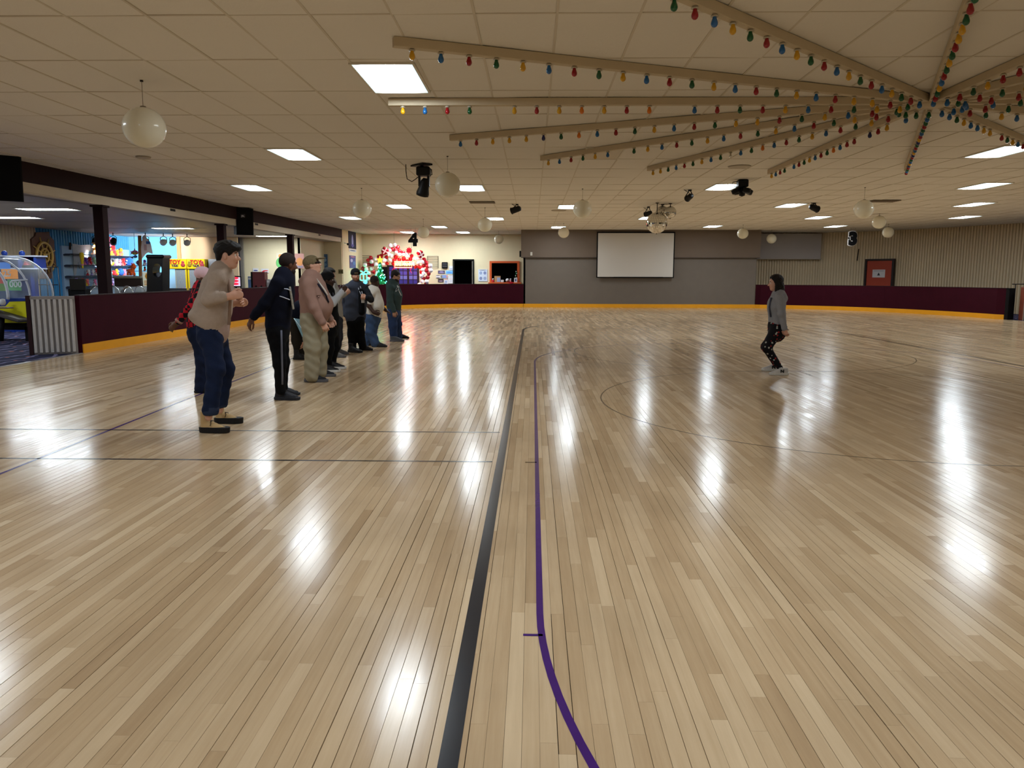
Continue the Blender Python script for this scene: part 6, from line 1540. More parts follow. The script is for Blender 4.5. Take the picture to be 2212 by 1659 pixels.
# 2 ---- red plaid shirt, pink cap
t, B, J = start(9.65, (437, 850), 'person in a red and black plaid shirt and pink cap, mostly hidden, arm swung back', .009)
hc = J(438, 603, .0); hf = nv((.9, .25, -.3)); hu = nv((.3, 0, 1))
hp = head(B, hc, hf, hu, .92); B.cone('skin', hp(-.022, 0, -.06), J(434, 630), .05, .058)
B.chain('top', [(J(436, 636), .11, .17), (J(431, 670), .13, .19), (J(427, 704), .13, .18)], RTX, .05); B.cone('top', J(432, 639, -.17), J(440, 639, .17), .068, .068, None, .05)
B.half('top', J(427, 716), (0, 0, 1.))
ne, nw = J(409, 668, -.24), J(386, 697, -.24); limb(B, 'top', J(430, 642, -.18), ne, nw, (.066, .054, .054, .044)); B.cone('skin', ne, J(381, 702, -.24), .034, .028)
hand(B, 'skin', J(381, 702, -.24), J(366, 716, -.24) - J(381, 702, -.24), Vector((.3, 1, 0)), Vector((.5, 0, 1)), .35, 1.0)
limb(B, 'top', J(440, 642, .18), J(448, 668, .24), J(462, 668, .3), (.066, .054, .054, .044)); hand(B, 'skin', J(462, 668, .3), RTX, Vector((0, -1, 0)), UP, .8)
B.chain('jean', [(J(428, 706), .12, .165), (J(428, 722), .125, .17)], RTX, .05)
limb(B, 'jean', J(427, 722, -.09), J(437, 782, -.1), J(433, 842, -.08), (.10, .078, .075, .072), .05); limb(B, 'jean', J(432, 722, .1), J(446, 782, .12), J(443, 838, .16), (.10, .078, .075, .072), .05)
B.fold.update(top=(.003, 50), jean=(.004, 60))
pm = M('cloth_plaid', rgb(150, 24, 34), .9, spec=.2)
nt = pm.node_tree; tc = nt.nodes.new('ShaderNodeTexCoord'); ck = nt.nodes.new('ShaderNodeTexChecker'); ck.inputs['Scale'].default_value = 17; ck.inputs[1].default_value = (*rgb(170, 24, 40), 1); ck.inputs[2].default_value = (*rgb(20, 16, 22), 1)
nt.links.new(tc.outputs['Object'], ck.inputs[0]); nt.links.new(ck.outputs[0], nt.nodes['Principled BSDF'].inputs['Base Color'])
B.build('body', dict(skin=skin('brown'), lip=lipm('brown'), top=pm, jean=cloth('dark_denim', rgb(26, 34, 58), .2, 5)), t); eyes(hp, t, .92)
T_ = TT(hf, hu)
hair_mesh(.009, [(hp(-.016, 0, .05), (.108, .088, .088), T_)], [(hp(.13, 0, -.06), (.10, .14, .12), T_)], M('pink_cap_cloth', rgb(222, 186, 196), .85), t, 'cap', (.0005, 60))
MB().sphere(hp(.10, 0, .055), (.07, .065, .012), 14, 8, Matrix(T_.tolist())).build('cap_visor', M('pink_cap_cloth'), t)
MB().sphere(hp(.055, 0, -.05), (.07, .068, .055), 14, 10, Matrix(T_.tolist())).build('face_mask', BLKC, t)
q = J(386, 697, -.24); MB().lathe([(.048, -.014), (.05, 0), (.048, .014)], 14, Vector((0, 0, 1)).rotation_difference(nv(ne - nw)).to_matrix(), q).build('bracelet', M('beads', rgb(150, 110, 96), .5), t)
for uu, yy, vv in ((434, -.1, 852), (446, .14, 846)): a_ = atz(uu, vv, 0); shoe(t, a_, .05, M('shoe_black', rgb(22, 21, 24), .5), SOLE_B, 1.0, .12)

# 3 ---- navy jacket, track trousers
t, B, J = start(9.0, (612, 868), 'person in a navy jacket and black trousers with grey side stripe, looking away', .0075)
hc = J(621.5, 574, .1); hf = nv((.72, .66, -.12)); hu = nv((.12, 0, 1))
hp = head(B, hc, hf, hu, .94); B.cone('skin', hp(-.022, 0, -.06), J(612, 604, .05), .052, .062)
B.chain('top', [(J(612, 611, .05), .115, .18), (J(606, 642, .05), .135, .20), (J(601, 676, .05), .135, .19), (J(600, 704, .05), .14, .19)], RTX, .05)
B.cone('top', J(600, 614, -.13), J(616, 612, .22), .074, .074, None, .05); B.cone('top', J(613, 601, .0), J(614, 601, .1), .064, .064, None, .03)
ne, nw = J(569, 660, -.19), J(548, 686, -.2); limb(B, 'top', J(597, 618, -.14), ne, nw, (.072, .06, .06, .05)); B.cone('skin', ne, J(545, 690, -.2), .035, .028)
hand(B, 'skin', J(545, 690, -.2), J(533, 712, -.2) - J(545, 690, -.2), Vector((.6, .6, 0)), Vector((1, -.5, .4)), .35, 1.0, .3)
fe = J(620, 652, .33); limb(B, 'top', J(616, 618, .23), fe, J(606, 690, .34), (.072, .06, .06, .05)); hand(B, 'skin', J(605, 694, .34), Vector((-.2, 0, -1)), Vector((0, -1, 0)), RTX, .4)
B.chain('pant', [(J(601, 704, .05), .125, .165), (J(600, 718, .05), .125, .17)], RTX, .05)
limb(B, 'pant', J(596, 718, -.04), J(604, 784, -.04), J(606, 845, .0), (.105, .075, .07, .058), .05); limb(B, 'pant', J(604, 716, .15), J(611, 784, .2), J(611, 838, .25), (.10, .073, .07, .058), .05)
B.fold.update(top=(.004, 44), pant=(.0035, 55))
B.build('body', dict(skin=skin('brown'), lip=lipm('brown'), top=NAVY, pant=cloth('track_black', rgb(13, 14, 18))), t); eyes(hp, t, .94)
T_ = TT(hf, hu)
hair_mesh(.007, [(hp(-.018, 0, .042), (.100, .080, .096), T_)], [(hp(.115, 0, -.02), (.085, .12, .10), T_), (hp(-.02, 0, -.10), (.2, .2, .075), T_)], M('hair_cropped', rgb(34, 22, 18), .8, bump=.6, bs=300), t, 'hair', (.0006, 200))
hair_mesh(.007, [(hp(.045, 0, -.075), (.05, .062, .045), T_)], [(hp(.09, 0, -.045), (.03, .03, .02), T_)], M('hair_cropped'), t, 'beard', (.0006, 200))
STR = M('stripe_grey', rgb(96, 98, 112), .8)
MB().tube([J(607, 716, -.15), J(608, 750, -.135), J(609, 784, -.115), J(610, 815, -.10), J(610, 833, -.085)], .011, 6).build('side_stripe', STR, t)
LINE = M('line_pale', rgb(190, 196, 214), .8)
MB().tube([J(613, 626, -.17), J(620, 627, -.15), J(627, 630, -.1)], .006, 6).build('chest_line', LINE, t); MB().tube([J(603, 642, -.175), J(612, 645, -.165), J(625, 650, -.11)], .006, 6).build('chest_line', LINE, t)
MB().bbox(-.012, .012, -.05, .05, -.13, .13, .005, T=rotm(0, -.12, .3), at=J(629, 646, -.03)).build('patterned_shirt_front', M('paisley', rgb(150, 146, 136), .8, var=.85, vs=40), t)
a_ = atz(608, 866, 0); shoe(t, a_, -.05, M('trainer_dark', rgb(28, 29, 36), .55), M('sole_dark', rgb(38, 40, 48), .6), 1.08, .13, .03, M('lace_grey', rgb(60, 62, 70), .7)); a_ = atz(611, 856, 0); shoe(t, a_, .1, M('trainer_dark'), M('sole_dark'), 1.0, .12)

# 4 ---- bent over, teal folder
t, B, J = start(13.6, (647, 777), 'person in dark clothes bending down behind the others with a hand near the floor', .010)
hc = J(694, 702, .1); hf = nv((.6, 0, -.8)); hu = nv((.8, 0, .6)); hp = head(B, hc, hf, hu, .92); B.cone('skin', hp(-.022, 0, -.06), J(678, 684, .1), .05, .058)
B.chain('top', [(J(637, 684, .1), .17, .17), (J(655, 672, .1), .15, .19), (J(673, 678, .1), .12, .18)], nv((.5, 0, .85)), .05); B.cone('top', J(672, 682, -.06), J(676, 682, .26), .07, .07, None, .05)
limb(B, 'top', J(672, 684, -.1), J(664, 712, -.14), J(657, 738, -.14), (.066, .052, .052, .042)); hand(B, 'skin', J(656, 740, -.14), Vector((-.1, 0, -1)), Vector((-1, 0, 0)), Vector((0, -1, 0)), .5)
limb(B, 'top', J(676, 684, .3), J(680, 712, .32), J(676, 736, .3), (.066, .052, .052, .042)); hand(B, 'skin', J(676, 738, .3), Vector((-.1, 0, -1)), Vector((-1, 0, 0)), Vector((0, -1, 0)), .5)
B.chain('pant', [(J(636, 690, .1), .15, .17), (J(637, 700, .1), .13, .165)], RTX, .05)
limb(B, 'pant', J(638, 702, 0), J(640, 738, -.02), J(645, 768, 0), (.105, .08, .08, .068), .05); limb(B, 'pant', J(640, 702, .22), J(645, 738, .25), J(655, 762, .3), (.105, .08, .08, .068), .05)
B.build('body', dict(skin=skin('tan'), lip=lipm('tan'), top=NAVY, pant=cloth('olive_black', rgb(36, 32, 26))), t); eyes(hp, t, .92)
T_ = TT(hf, hu); hair_mesh(.01, [(hp(-.018, 0, .05), (.105, .086, .095), T_)], [(hp(.115, 0, -.03), (.085, .12, .10), T_)], HAIRD, t)
for uu, vv in ((643, 779), (655, 772)): shoe(t, atz(uu, vv, 0), .1, M('shoe_black', rgb(22, 21, 24), .5), SOLE_B, 1.05, .16, .03, None, 'boot')
fo = thing('folder', 'light blue plastic folder hanging beside the bent-over person', 'folder', J(650, 720, -.17))
P0 = [J(634, 690, -.17), J(647, 692, -.17), J(660, 722, -.17), J(661, 737, -.17), J(656, 738, -.17)]; n_ = len(P0); V = P0 + [p + Vector((0, .015, 0)) for p in P0]
mesh('cover', V, [tuple(range(n_))[::-1], tuple(range(n_, 2 * n_))] + [(i, (i + 1) % n_, (i + 1) % n_ + n_, i + n_) for i in range(n_)], M('folder_blue', rgb(128, 170, 190), .3, coat=.3), fo)
MB().tube([J(634, 690, -.18), J(648, 708, -.18), J(660, 722, -.18)], .006, 6).build('edge_strip', M('folder_edge', rgb(206, 226, 236), .3), fo)

# 5 ---- beige hoodie, khaki trousers, cap
t, B, J = start(10.6, (680, 828), 'person in a dusty pink hoodie, khaki trousers and camouflage cap, chin raised', .008)
hc = J(674.5, 575, .12); hf = nv((.95, 0, .26)); hu = nv((-.26, 0, 1)); hp = head(B, hc, hf, hu, .97, jaw=1.08); B.cone('skin', hp(-.022, 0, -.055), J(671, 602, .12), .058, .068)
B.chain('top', [(J(672, 612, .12), .145, .19), (J(676, 635, .12), .175, .22), (J(682, 660, .12), .205, .225), (J(680, 675, .12), .195, .22)], RTX, .06)
B.ell('top', J(692, 664, .12), (.15, .19, .12), None, .08)
B.cone('top', J(666, 613, -.08), J(672, 612, .32), .082, .082, None, .06); B.cone('hood', J(661, 605, .0), J(661, 605, .24), .055, .055, None, .05); B.ell('hood', J(655, 610, .12), (.07, .11, .06), None, .04); B.cone('hood', J(661, 603, .0), J(684, 612, .05), .045, .03, None, .03)
ne, nw = J(679, 668, -.15), J(695, 697, -.14); limb(B, 'top', J(663, 620, -.1), ne, nw, (.082, .068, .066, .054)); hand(B, 'skin', nw, J(706, 718, -.12) - nw, Vector((-.4, 1, 0)), Vector((1, .3, .3)), .4, 1.08)
fe, fw = J(693, 664, .4), J(712, 690, .38); limb(B, 'top', J(674, 620, .34), fe, fw, (.08, .066, .066, .054)); hand(B, 'skin', fw, Vector((.3, 0, -1)), Vector((0, -1, 0)), Vector((1, 0, .3)), .6, 1.05)
B.chain('pant', [(J(678, 676, .12), .18, .2), (J(677, 692, .12), .185, .2)], RTX, .05)
limb(B, 'pant', J(671, 694, .0), J(675, 752, -.02), J(673, 813, .0), (.138, .112, .108, .10), .05); limb(B, 'pant', J(684, 692, .25), J(692, 750, .27), J(691, 804, .3), (.135, .105, .10, .095), .05)
B.fold.update(top=(.004, 40), pant=(.006, 52))
B.build('body', dict(skin=skin('light'), lip=lipm('light'), top=cloth('hoodie_pink', rgb(150, 118, 106), .1), hood=cloth('hoodie_pink_hood', rgb(140, 110, 100)), pant=cloth('khaki', rgb(150, 142, 120), .12)), t); eyes(hp, t, .97)
T_ = TT(hf, hu); CAM = M('cap_camo', rgb(112, 98, 72), .9, var=.5, vs=30)
hair_mesh(.008, [(hp(-.016, 0, .05), (.112, .09, .092), T_)], [(hp(.14, 0, -.07), (.11, .14, .12), T_), (hp(-.02, 0, -.09), (.2, .2, .095), T_)], CAM, t, 'cap', (.0005, 60))
hair_mesh(.008, [(hp(-.03, 0, .0), (.088, .081, .06), T_)], [(hp(.08, 0, -.03), (.09, .12, .10), T_)], M('hair_sandy', rgb(120, 92, 66), .7), t)
MB().sphere(hp(.13, 0, .062), (.075, .07, .012), 14, 8, Matrix(T_.tolist()) @ rotm(0, .15, 0)).build('cap_visor', CAM, t)
MB().tube([hp(.06, -.07, .014), hp(.102, -.035, .014), hp(.105, 0, .012), hp(.102, .035, .014)], .012, 6).build('glasses', M('glasses_black', rgb(14, 13, 14), .2), t)
LAN = M('lanyard_dark', rgb(26, 26, 46), .8)
MB().tube([J(662, 598, .06), J(672, 606, -.02), J(688, 618, -.04), J(703, 640, -.03), J(709, 655, .0)], .012, 6).build('lanyard', LAN, t)
MB().tube([J(682, 604, -.01), J(700, 628, -.06), J(707, 640, -.05)], .010, 6).build('drawstring', M('string_white', rgb(200, 196, 190), .8), t)
MB().tube([J(683, 641, -.135), J(691, 640, -.12), J(688, 646, -.125), J(683, 641, -.135)], .006, 6).build('chest_logo', M('logo_dark', rgb(70, 50, 44), .8), t)
shoe(t, atz(671, 827, 0), .0, M('slipon_black', rgb(24, 24, 30), .7), M('sole_grey', rgb(90, 90, 96), .6), 1.16, .085, .03); shoe(t, atz(691, 815, 0), .0, M('slipon_black'), M('sole_grey'), 1.12, .085, .03)

# 6 ---- black hood, clapping
t, B, J = start(12.1, (710, 803), 'person in black with a black hat and white sleeves, clapping beside the dusty pink hoodie', .009)
hc = J(708, 607, .1); hf = nv((.98, 0, -.12)); hu = nv((.1, 0, 1)); hp = head(B, hc, hf, hu, .95); B.cone('skin', hp(-.022, 0, -.06), J(704, 629, .1), .052, .06)
B.chain('top', [(J(704, 636, .1), .12, .17), (J(706, 662, .1), .15, .19), (J(708, 690, .1), .16, .19), (J(709, 703, .1), .155, .19)], RTX, .05); B.cone('top', J(702, 637, -.08), J(704, 637, .28), .07, .07, None, .05)
ne, nw = J(717, 657, -.13), J(737, 633, -.02); B.cone('slv', J(703, 641, -.1), ne, .068, .058); B.cone('slv', ne, nw, .056, .044); hand(B, 'skin', nw, J(748, 616, .06) - nw, Vector((0, 1, 0)), Vector((-.3, 0, 1)), .25, 1.05)
fe, fw = J(721, 656, .33), J(738, 632, .2); B.cone('slv', J(705, 641, .3), fe, .068, .058); B.cone('slv', fe, fw, .056, .044); hand(B, 'skin', fw, J(749, 617, .12) - fw, Vector((0, -1, 0)), Vector((-.3, 0, 1)), .25, 1.05)
B.chain('pant', [(J(709, 702, .1), .15, .185), (J(709, 712, .1), .15, .18)], RTX, .05)
limb(B, 'pant', J(707, 714, 0), J(707, 757, -.02), J(704, 795, 0), (.125, .095, .092, .082), .05); limb(B, 'pant', J(715, 714, .22), J(719, 755, .24), J(713, 790, .25), (.125, .095, .09, .08), .05)
B.fold.update(top=(.004, 44), pant=(.005, 50), slv=(.003, 60))
B.build('body', dict(skin=skin('dark'), lip=lipm('dark'), top=BLKC, slv=cloth('sleeve_white', rgb(186, 190, 196)), pant=cloth('black_pant', rgb(9, 9, 11))), t); eyes(hp, t, .95)
T_ = TT(hf, hu); hair_mesh(.009, [(hp(-.018, 0, .052), (.112, .094, .095), T_), (hp(-.085, 0, -.03), (.055, .085, .09), T_), (hp(-.10, 0, -.07), (.05, .08, .06), T_)], [(hp(.13, 0, -.05), (.10, .14, .11), T_)], M('black_knit', rgb(14, 14, 16), .95, bump=.5, bs=150), t, 'hat', (.001, 60))
MB().tube([J(712, 628, .05), J(722, 645, .02), J(727, 662, .02)], .02, 6).build('vest_edge', M('vest_pattern', rgb(60, 58, 66), .8, var=.8, vs=50), t)
for uu, vv in ((702, 806), (716, 799)): shoe(t, atz(uu, vv, 0), .0, M('shoe_black', rgb(22, 21, 24), .5), SOLE_W, 1.12, .1, .032)

# 7 ---- grey hoodie behind
t, B, J = start(14.2, (727, 772), 'person with dark hair in a pale grey hoodie standing behind the clapping person', .010)
hc = J(711, 596, .1); hf = nv((.98, -.1, -.1)); hu = nv((.08, 0, 1)); hp = head(B, hc, hf, hu, .95); B.cone('skin', hp(-.022, 0, -.06), J(710, 613, .1), .05, .058)
B.chain('top', [(J(713, 620, .1), .12, .17), (J(719, 645, .1), .14, .19), (J(722, 676, .1), .14, .185), (J(722, 684, .1), .14, .185)], RTX, .05); B.cone('top', J(712, 622, -.08), J(713, 622, .28), .07, .07, None, .05)
ne, nw = J(728, 646, -.12), J(742, 636, -.02); limb(B, 'top', J(714, 625, -.1), ne, nw, (.068, .058, .056, .046)); hand(B, 'skin', nw, J(752, 626, .02) - nw, Vector((0, 1, 0)), UP, .5)
fe, fw = J(729, 646, .33), J(744, 637, .25); limb(B, 'top', J(715, 625, .3), fe, fw, (.068, .058, .056, .046)); hand(B, 'skin', fw, Vector((.8, 0, .5)), Vector((0, -1, 0)), UP, .5)
B.chain('pant', [(J(722, 684, .1), .135, .175), (J(723, 694, .1), .13, .17)], RTX, .05)
limb(B, 'pant', J(722, 694, 0), J(725, 730, 0), J(721, 764, 0), (.11, .085, .08, .07), .05); limb(B, 'pant', J(727, 694, .22), J(730, 728, .25), J(728, 758, .3), (.11, .085, .08, .07), .05)
B.fold.update(top=(.004, 44), pant=(.004, 50))
B.build('body', dict(skin=skin('light'), lip=lipm('light'), top=cloth('grey_hoodie', rgb(150, 148, 144)), pant=cloth('dark_grey_pant', rgb(44, 46, 54))), t); eyes(hp, t, .95)
T_ = TT(hf, hu); hair_mesh(.010, [(hp(-.018, 0, .058), (.108, .088, .086), T_), (hp(.03, 0, .08), (.07, .075, .04), T_)], [(hp(.115, 0, -.03), (.085, .12, .09), T_)], HAIRD, t)
for uu, vv in ((722, 774), (729, 767)): shoe(t, atz(uu, vv, 0), .0, M('shoe_grey', rgb(96, 94, 92), .6), M('sole_grey'), 1.0, .1)

# 8 ---- beanie and grey jacket
t, B, J = start(14.93, (768, 760), 'person in a black beanie and open slate grey jacket with a lanyard', .009)
f = nv((.55, -.83, 0)); l = UP.cross(f)
hc = J(767, 598); hf = nv((.35, -.94, -.05)); hu = UP; hp = head(B, hc, hf, hu, .97); B.cone('skin', hp(-.022, 0, -.06), J(767, 617), .055, .06)
c_ = J(768, 624)
B.chain('top', [(J(768, 626), .12, .185), (J(768, 650), .14, .205), (J(767, 682), .145, .21)], f, .05); sl, sr = c_ + l * .17, c_ - l * .17
B.cone('top', sl, sr, .072, .072, None, .05); B.cone('top', J(767, 619) + l * .05, J(767, 619) - l * .05, .068, .068, None, .03)
# right arm hangs (picture left), left arm bent across the chest
re, rw = J(745, 652, .08), J(746, 682, .02); limb(B, 'top', sr, re, rw, (.074, .06, .06, .052)); hand(B, 'skin', rw, Vector((.12, 0, -1)), l, Vector((.8, -.5, 0)), .45, 1.05)
le, lw = J(800, 648, -.08), J(792, 645, -.28); limb(B, 'slv', sl, le, lw, (.074, .062, .06, .052)); hand(B, 'skin', lw, Vector((-.75, -.3, .15)), Vector((0, .8, -.3)), UP, 1.1, 1.05)
B.chain('pant', [(J(767, 684), .13, .175), (J(767, 694), .13, .175)], f, .05)
limb(B, 'pant', J(762, 694, .02), J(760, 722, .02), J(761, 754, .02), (.112, .085, .082, .075), .05); limb(B, 'pant', J(774, 694, -.02), J(777, 722, .05), J(783, 750, .15), (.112, .085, .082, .075), .05)
B.chain('shirt', [(J(779, 630, -.1), .05, .05), (J(781, 676, -.13), .055, .06)], f, .02)
B.fold.update(top=(.004, 42), pant=(.0035, 50), slv=(.004, 42))
B.build('body', dict(skin=skin('tan'), lip=lipm('tan'), top=cloth('slate_jacket', rgb(58, 62, 74)), slv=cloth('dark_sleeve', rgb(30, 31, 36)), shirt=BLKC, pant=cloth('black_pant')), t); eyes(hp, t, .97)
T_ = TT(hf, hu); KN = M('black_knit')
hair_mesh(.008, [(hp(-.014, 0, .066), (.108, .092, .086), T_), (hp(-.014, 0, .04), (.106, .09, .04), T_)], [(hp(-.0, 0, -.085), (.2, .2, .115), T_)], KN, t, 'beanie', (.0008, 90))
MB().box(-.035, .035, -.004, .004, -.012, .012, T=Vector((0, -1, 0)).rotation_difference(hf).to_matrix(), at=hp(.096, 0, .062)).build('beanie_patch', M('patch_tan', rgb(110, 96, 70), .8), t)
hair_mesh(.009, [(hp(.05, 0, -.075), (.05, .06, .045), T_)], [(hp(.094, 0, -.05), (.04, .04, .022), T_)], M('stubble', rgb(84, 62, 52), .8), t, 'beard', (.0008, 200))
MB().tube([J(771, 619, -.07), J(778, 636, -.17), J(783, 648, -.2)], .008, 6).tube([J(777, 619, -.06), J(782, 636, -.17), J(783, 648, -.2)], .008, 6).build('lanyard', M('lanyard_grey', rgb(150, 152, 160), .7), t)
MB().bbox(-.03, .03, -.004, .004, -.05, .05, .002, T=Vector((0, -1, 0)).rotation_difference(f).to_matrix(), at=J(783, 650, -.21)).build('badge_card', M('badge_white2', rgb(206, 206, 206), .4), t)
BT = M('boot_black', rgb(20, 19, 20), .5)
shoe(t, atz(760, 763, 0), -.35, BT, SOLE_B, 1.1, .16, .035, None, 'boot'); shoe(t, atz(783, 758, 0), -.3, BT, SOLE_B, 1.05, .16, .035, None, 'boot')

# 9 ---- white shirt, shaved head
t, B, J = start(16.1, (808, 752), 'person with a shaved head in a white shirt and loose blue jeans', .010)
hc = J(809, 611, .05); hf = nv((.6, .78, -.1)); hu = UP; hp = head(B, hc, hf, hu, .98, jaw=1.06); B.cone('skin', hp(-.022, 0, -.06), J(805, 629, .05), .058, .068)
B.chain('top', [(J(805, 636, .05), .14, .19), (J(808, 655, .05), .17, .21), (J(807, 676, .05), .17, .21)], RTX, .06); B.ell('top', J(812, 663, .0), (.16, .19, .14), None, .06); B.cone('top', J(799, 637, -.14), J(808, 637, .24), .08, .08, None, .05)
ne, nw = J(796, 662, -.22), J(806, 676, -.26); B.cone('top', J(799, 640, -.15), J(797, 655, -.2), .078, .07); B.cone('skin', J(797, 653, -.2), ne, .05, .044); B.cone('skin', ne, nw, .044, .034); hand(B, 'skin', nw, Vector((.9, -.1, -.3)), Vector((0, 1, 0)), UP, .6, 1.05)
fe, fw = J(822, 662, .3), J(832, 671, .2); B.cone('top', J(809, 640, .26), J(816, 652, .3), .078, .07); B.cone('skin', J(815, 650, .3), fe, .05, .044); B.cone('skin', fe, fw, .044, .034); hand(B, 'skin', fw, Vector((.8, -.1, -.5)), Vector((-.5, -.3, -.6)), UP, .3, 1.05, .3)
B.chain('jean', [(J(806, 680, .05), .16, .19), (J(805, 690, .05), .16, .19)], RTX, .05)
limb(B, 'jean', J(802, 690, -.05), J(800, 718, -.08), J(811, 744, -.08), (.125, .1, .1, .092), .05); limb(B, 'jean', J(809, 690, .18), J(803, 716, .22), J(793, 742, .25), (.125, .1, .1, .092), .05)
B.fold.update(top=(.004, 40), jean=(.006, 48))
B.build('body', dict(skin=skin('dark'), lip=lipm('dark'), top=cloth('white_shirt', rgb(206, 200, 190), .06), jean=DENIML), t); eyes(hp, t, .98)
T_ = TT(hf, hu); hair_mesh(.010, [(hp(-.018, 0, .042), (.099, .080, .096), T_)], [(hp(.115, 0, -.02), (.085, .12, .10), T_), (hp(-.02, 0, -.10), (.2, .2, .09), T_)], M('hair_cropped'), t, 'hair', (.0005, 200))
shoe(t, atz(812, 751, 0), .0, BT, SOLE_B, 1.1, .1, .03); shoe(t, atz(793, 748, 0), .1, BT, SOLE_B, 1.05, .1, .03)

# 10 ---- green hoodie, beard, glasses
t, B, J = start(17.5, (855, 738), 'bearded person with glasses in a dark green hoodie and blue jeans', .010)
hc = J(853.5, 598, .1); hf = nv((.95, -.15, -.28)); hu = nv((.26, 0, 1)); hp = head(B, hc, hf, hu, .97); B.cone('skin', hp(-.022, 0, -.06), J(848, 614, .1), .055, .062)
B.chain('top', [(J(847, 621, .1), .14, .19), (J(851, 640, .1), .17, .21), (J(850, 662, .1), .16, .205)], RTX, .06); B.cone('top', J(843, 623, -.1), J(848, 623, .3), .08, .08, None, .05); B.cone('hood', J(842, 615, .0), J(842, 615, .2), .055, .055, None, .04); B.cone('hood', J(842, 614, .0), J(853, 621, .02), .04, .03)
ne, nw = J(842, 652, -.18), J(850, 672, -.2); limb(B, 'top', J(841, 626, -.12), ne, nw, (.08, .066, .064, .054)); hand(B, 'skin', nw, Vector((.12, 0, -1)), Vector((-.3, 1, 0)), Vector((1, .3, 0)), .35, 1.08)
fe, fw = J(854, 650, .36), J(860, 664, .2); limb(B, 'top', J(850, 626, .32), fe, fw, (.08, .066, .064, .054)); hand(B, 'skin', fw, Vector((.5, -.3, -.5)), Vector((-1, 0, 0)), UP, .7)
B.chain('jean', [(J(850, 666, .1), .14, .18), (J(850, 676, .1), .14, .175)], RTX, .05)
limb(B, 'jean', J(847, 676, 0), J(848, 703, 0), J(850, 731, 0), (.12, .095, .092, .085), .05); limb(B, 'jean', J(854, 676, .22), J(858, 702, .3), J(861, 727, .5), (.12, .095, .092, .085), .05)
B.fold.update(top=(.004, 42), jean=(.005, 48))
B.build('body', dict(skin=skin('olive'), lip=lipm('olive'), top=cloth('green_hoodie', rgb(54, 68, 68)), hood=cloth('green_hood', rgb(48, 60, 60)), jean=cloth('denim_mid', rgb(44, 58, 90), .3, 5)), t); eyes(hp, t, .97)
T_ = TT(hf, hu); hair_mesh(.010, [(hp(-.018, 0, .055), (.11, .09, .09), T_), (hp(-.06, 0, .0), (.05, .08, .08), T_)], [(hp(.115, 0, -.03), (.085, .12, .10), T_)], HAIRB, t)
hair_mesh(.010, [(hp(.04, 0, -.08), (.062, .066, .056), T_)], [(hp(.098, 0, -.05), (.04, .036, .02), T_), (hp(.09, 0, .0), (.06, .1, .045), T_)], HAIRB, t, 'beard', (.001, 200))
gl = M('glasses_black', rgb(14, 13, 14), .2)
MB().tube([hp(.0, -.08, .016), hp(.09, -.06, .016), hp(.105, -.03, .006), hp(.108, 0, .016), hp(.105, .03, .006), hp(.09, .06, .016)], .005, 6).build('glasses', gl, t)
MB().tube([J(857, 618, -.05), J(861, 630, -.08), J(866, 640, -.1)], .008, 6).build('drawstring', M('string_white', rgb(200, 196, 190), .8), t)
for k in range(4): MB().box(-.012, .012, -.004, .004, -.035, .035, T=rotm(0, .35, 0), at=J(855 + k * 1.4, 626 - k * 1.6 + 2, -.12)).build('chest_lettering', M('print_pale', rgb(170, 176, 176), .8), t)
shoe(t, atz(850, 739, 0), .0, M('shoe_grey2', rgb(70, 72, 76), .6), M('sole_grey'), 1.12, .1, .035); shoe(t, atz(862, 732, 0), .0, BT, SOLE_B, 1.12, .1, .03)

# 11 ---- the woman facing the line
t, B, J = start(11.83, (1680, 806), 'person with long dark hair in a grey hoodie and patterned leggings, knees bent', .0075)
f = Vector((-1, 0, 0))
hc = J(1673.5, 609, .1); hf = nv((-.98, .05, -.1)); hu = nv((-.05, 0, 1)); hp = head(B, hc, hf, hu, .9); B.cone('skin', hp(-.022, 0, -.06), J(1680, 631, .1), .046, .052)
B.chain('top', [(J(1681, 640, .1), .10, .15), (J(1676, 658, .1), .125, .165), (J(1678, 682, .1), .11, .155), (J(1678, 698, .1), .118, .165)], f, .05); B.cone('top', J(1681, 640, -.06), J(1679, 640, .26), .062, .062, None, .05)
B.cone('top', J(1690, 636, .02), J(1690, 636, .18), .045, .045, None, .03); B.ell('top', J(1694, 643, .1), (.04, .08, .055), None, .03)
ne, nw = J(1687, 675, -.14), J(1694, 706, -.14); limb(B, 'top', J(1683, 644, -.08), ne, nw, (.062, .05, .05, .042)); hand(B, 'skin', nw, J(1699, 724, -.14) - nw, Vector((.8, .6, 0)), Vector((-.9, 0, -.3)), .35, .95)
fe, fw = J(1684, 674, .34), J(1688, 702, .36); limb(B, 'top', J(1680, 644, .28), fe, fw, (.06, .05, .05, .042)); hand(B, 'skin', fw, Vector((.1, 0, -1)), Vector((.8, -.6, 0)), Vector((-.9, 0, -.3)), .35, .95)
B.chain('leg', [(J(1677, 702, .1), .125, .165), (J(1678, 712, .1), .135, .17)], f, .05)
limb(B, 'leg', J(1676, 713, .0), J(1656, 749, -.03), J(1685, 792, .0), (.098, .066, .064, .042), .04); limb(B, 'leg', J(1676, 713, .2), J(1653, 746, .25), J(1675, 784, .3), (.096, .064, .062, .042), .04)
B.fold.update(top=(.003, 48))
lm_ = M('cloth_leggings', rgb(18, 16, 20), .85, spec=.2); nt = lm_.node_tree; tc = nt.nodes.new('ShaderNodeTexCoord'); vo = nt.nodes.new('ShaderNodeTexVoronoi'); vo.inputs['Scale'].default_value = 20
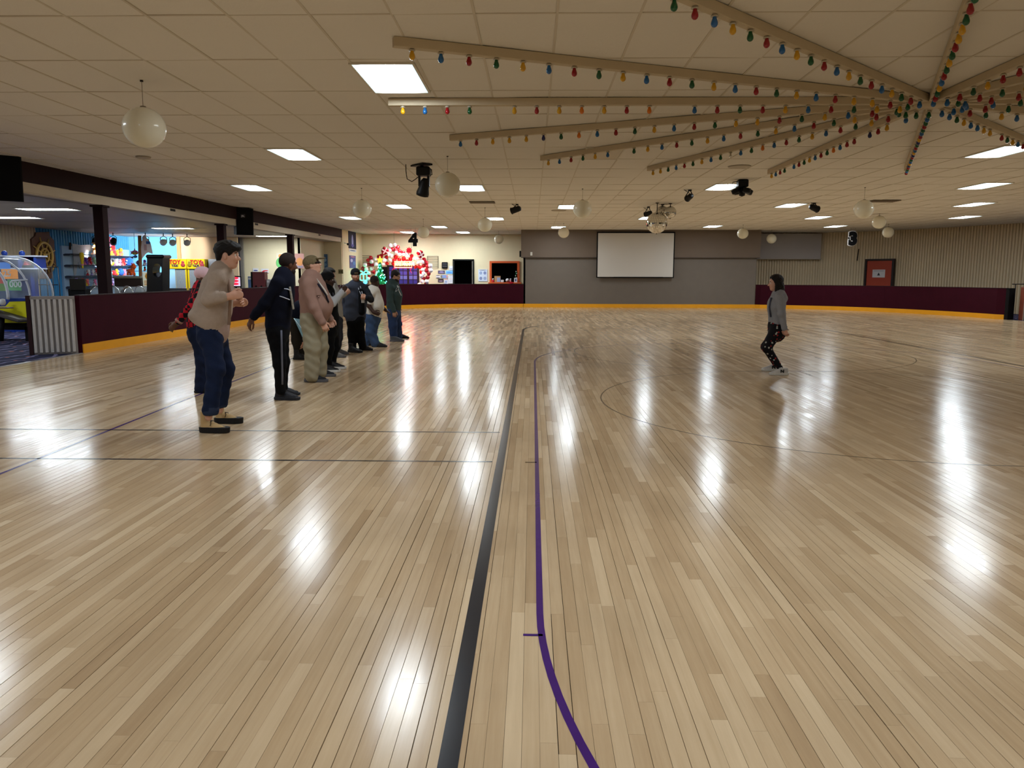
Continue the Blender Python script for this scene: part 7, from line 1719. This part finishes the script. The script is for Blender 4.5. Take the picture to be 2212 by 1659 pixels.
nt.links.new(tc.outputs['Object'], vo.inputs['Vector']); rp = nt.nodes.new('ShaderNodeValToRGB'); rp.color_ramp.elements[0].position = .27; rp.color_ramp.elements[0].color = (1, 1, 1, 1); rp.color_ramp.elements[1].position = .30; rp.color_ramp.elements[1].color = (0, 0, 0, 1)
nt.links.new(vo.outputs['Distance'], rp.inputs[0]); sx = nt.nodes.new('ShaderNodeSeparateXYZ'); nt.links.new(vo.outputs['Color'], sx.inputs[0]); cr_ = nt.nodes.new('ShaderNodeValToRGB'); cr_.color_ramp.interpolation = 'CONSTANT'
cr_.color_ramp.elements[0].color = (*rgb(150, 40, 40), 1); cr_.color_ramp.elements[1].position = .55; cr_.color_ramp.elements[1].color = (*rgb(170, 170, 160), 1); nt.links.new(sx.outputs[0], cr_.inputs[0])
mx = nt.nodes.new('ShaderNodeMix'); mx.data_type = 'RGBA'; mx.inputs[6].default_value = (*rgb(18, 16, 20), 1); nt.links.new(rp.outputs[0], mx.inputs[0]); nt.links.new(cr_.outputs[0], mx.inputs[7]); nt.links.new(mx.outputs[2], nt.nodes['Principled BSDF'].inputs['Base Color'])
B.build('body', dict(skin=skin('light'), lip=lipm('light'), top=cloth('grey_marl', rgb(140, 140, 144), .12, 60), leg=lm_), t); eyes(hp, t, .9)
T_ = TT(hf, hu)
hair_mesh(.007, [(hp(-.02, 0, .05), (.108, .09, .09), T_), (hp(-.055, 0, -.04), (.07, .085, .09), T_), (hp(-.05, 0, -.115), (.06, .085, .07), T_), (hp(-.01, .07, -.07), (.045, .03, .1), T_), (hp(-.02, -.07, -.07), (.05, .03, .1), T_), (hp(-.06, 0, -.14), (.05, .085, .06), T_), (hp(-.095, 0, -.09), (.045, .075, .09), T_)], [(hp(.11, 0, -.04), (.088, .14, .13), T_)], HAIRB, t)
hair_mesh(.008, [(hp(-.03, -.06, -.15), (.045, .03, .05), T_), (hp(-.03, .06, -.15), (.045, .03, .05), T_), (hp(-.075, 0, -.165), (.04, .07, .04), T_)], [], M('hair_tips', rgb(96, 72, 50), .6), t, 'hair_tips')
PRN = M('hoodie_print', rgb(70, 74, 90), .8, var=.5, vs=40)
MB().tube([J(1665, 640, .02), J(1661, 660, .02), J(1664, 682, .02)], .014, 6).build('front_print', PRN, t)
MB().tube([J(1698, 709, -.14) + Vector((.03 * math.cos(k * PI / 6), .03 * math.sin(k * PI / 6), .008 * math.sin(k))) for k in range(12)], .004, 6, True).build('bracelet', M('bead_brown', rgb(90, 60, 50), .5), t)
WSH = M('trainer_white', rgb(190, 186, 182), .6, var=.08, vs=20); EMB = M('emblem_black', rgb(20, 20, 22), .6)
shoe(t, atz(1692, 807, 0), PI + .04, WSH, M('sole_white2', rgb(206, 204, 198), .5), 1.0, .105, .034, M('lace_white', rgb(206, 204, 200), .7), 'shoe', EMB)
shoe(t, atz(1674, 798, 0), PI - .02, WSH, M('sole_white2'), 1.0, .105, .034, M('lace_white'), 'shoe', EMB)
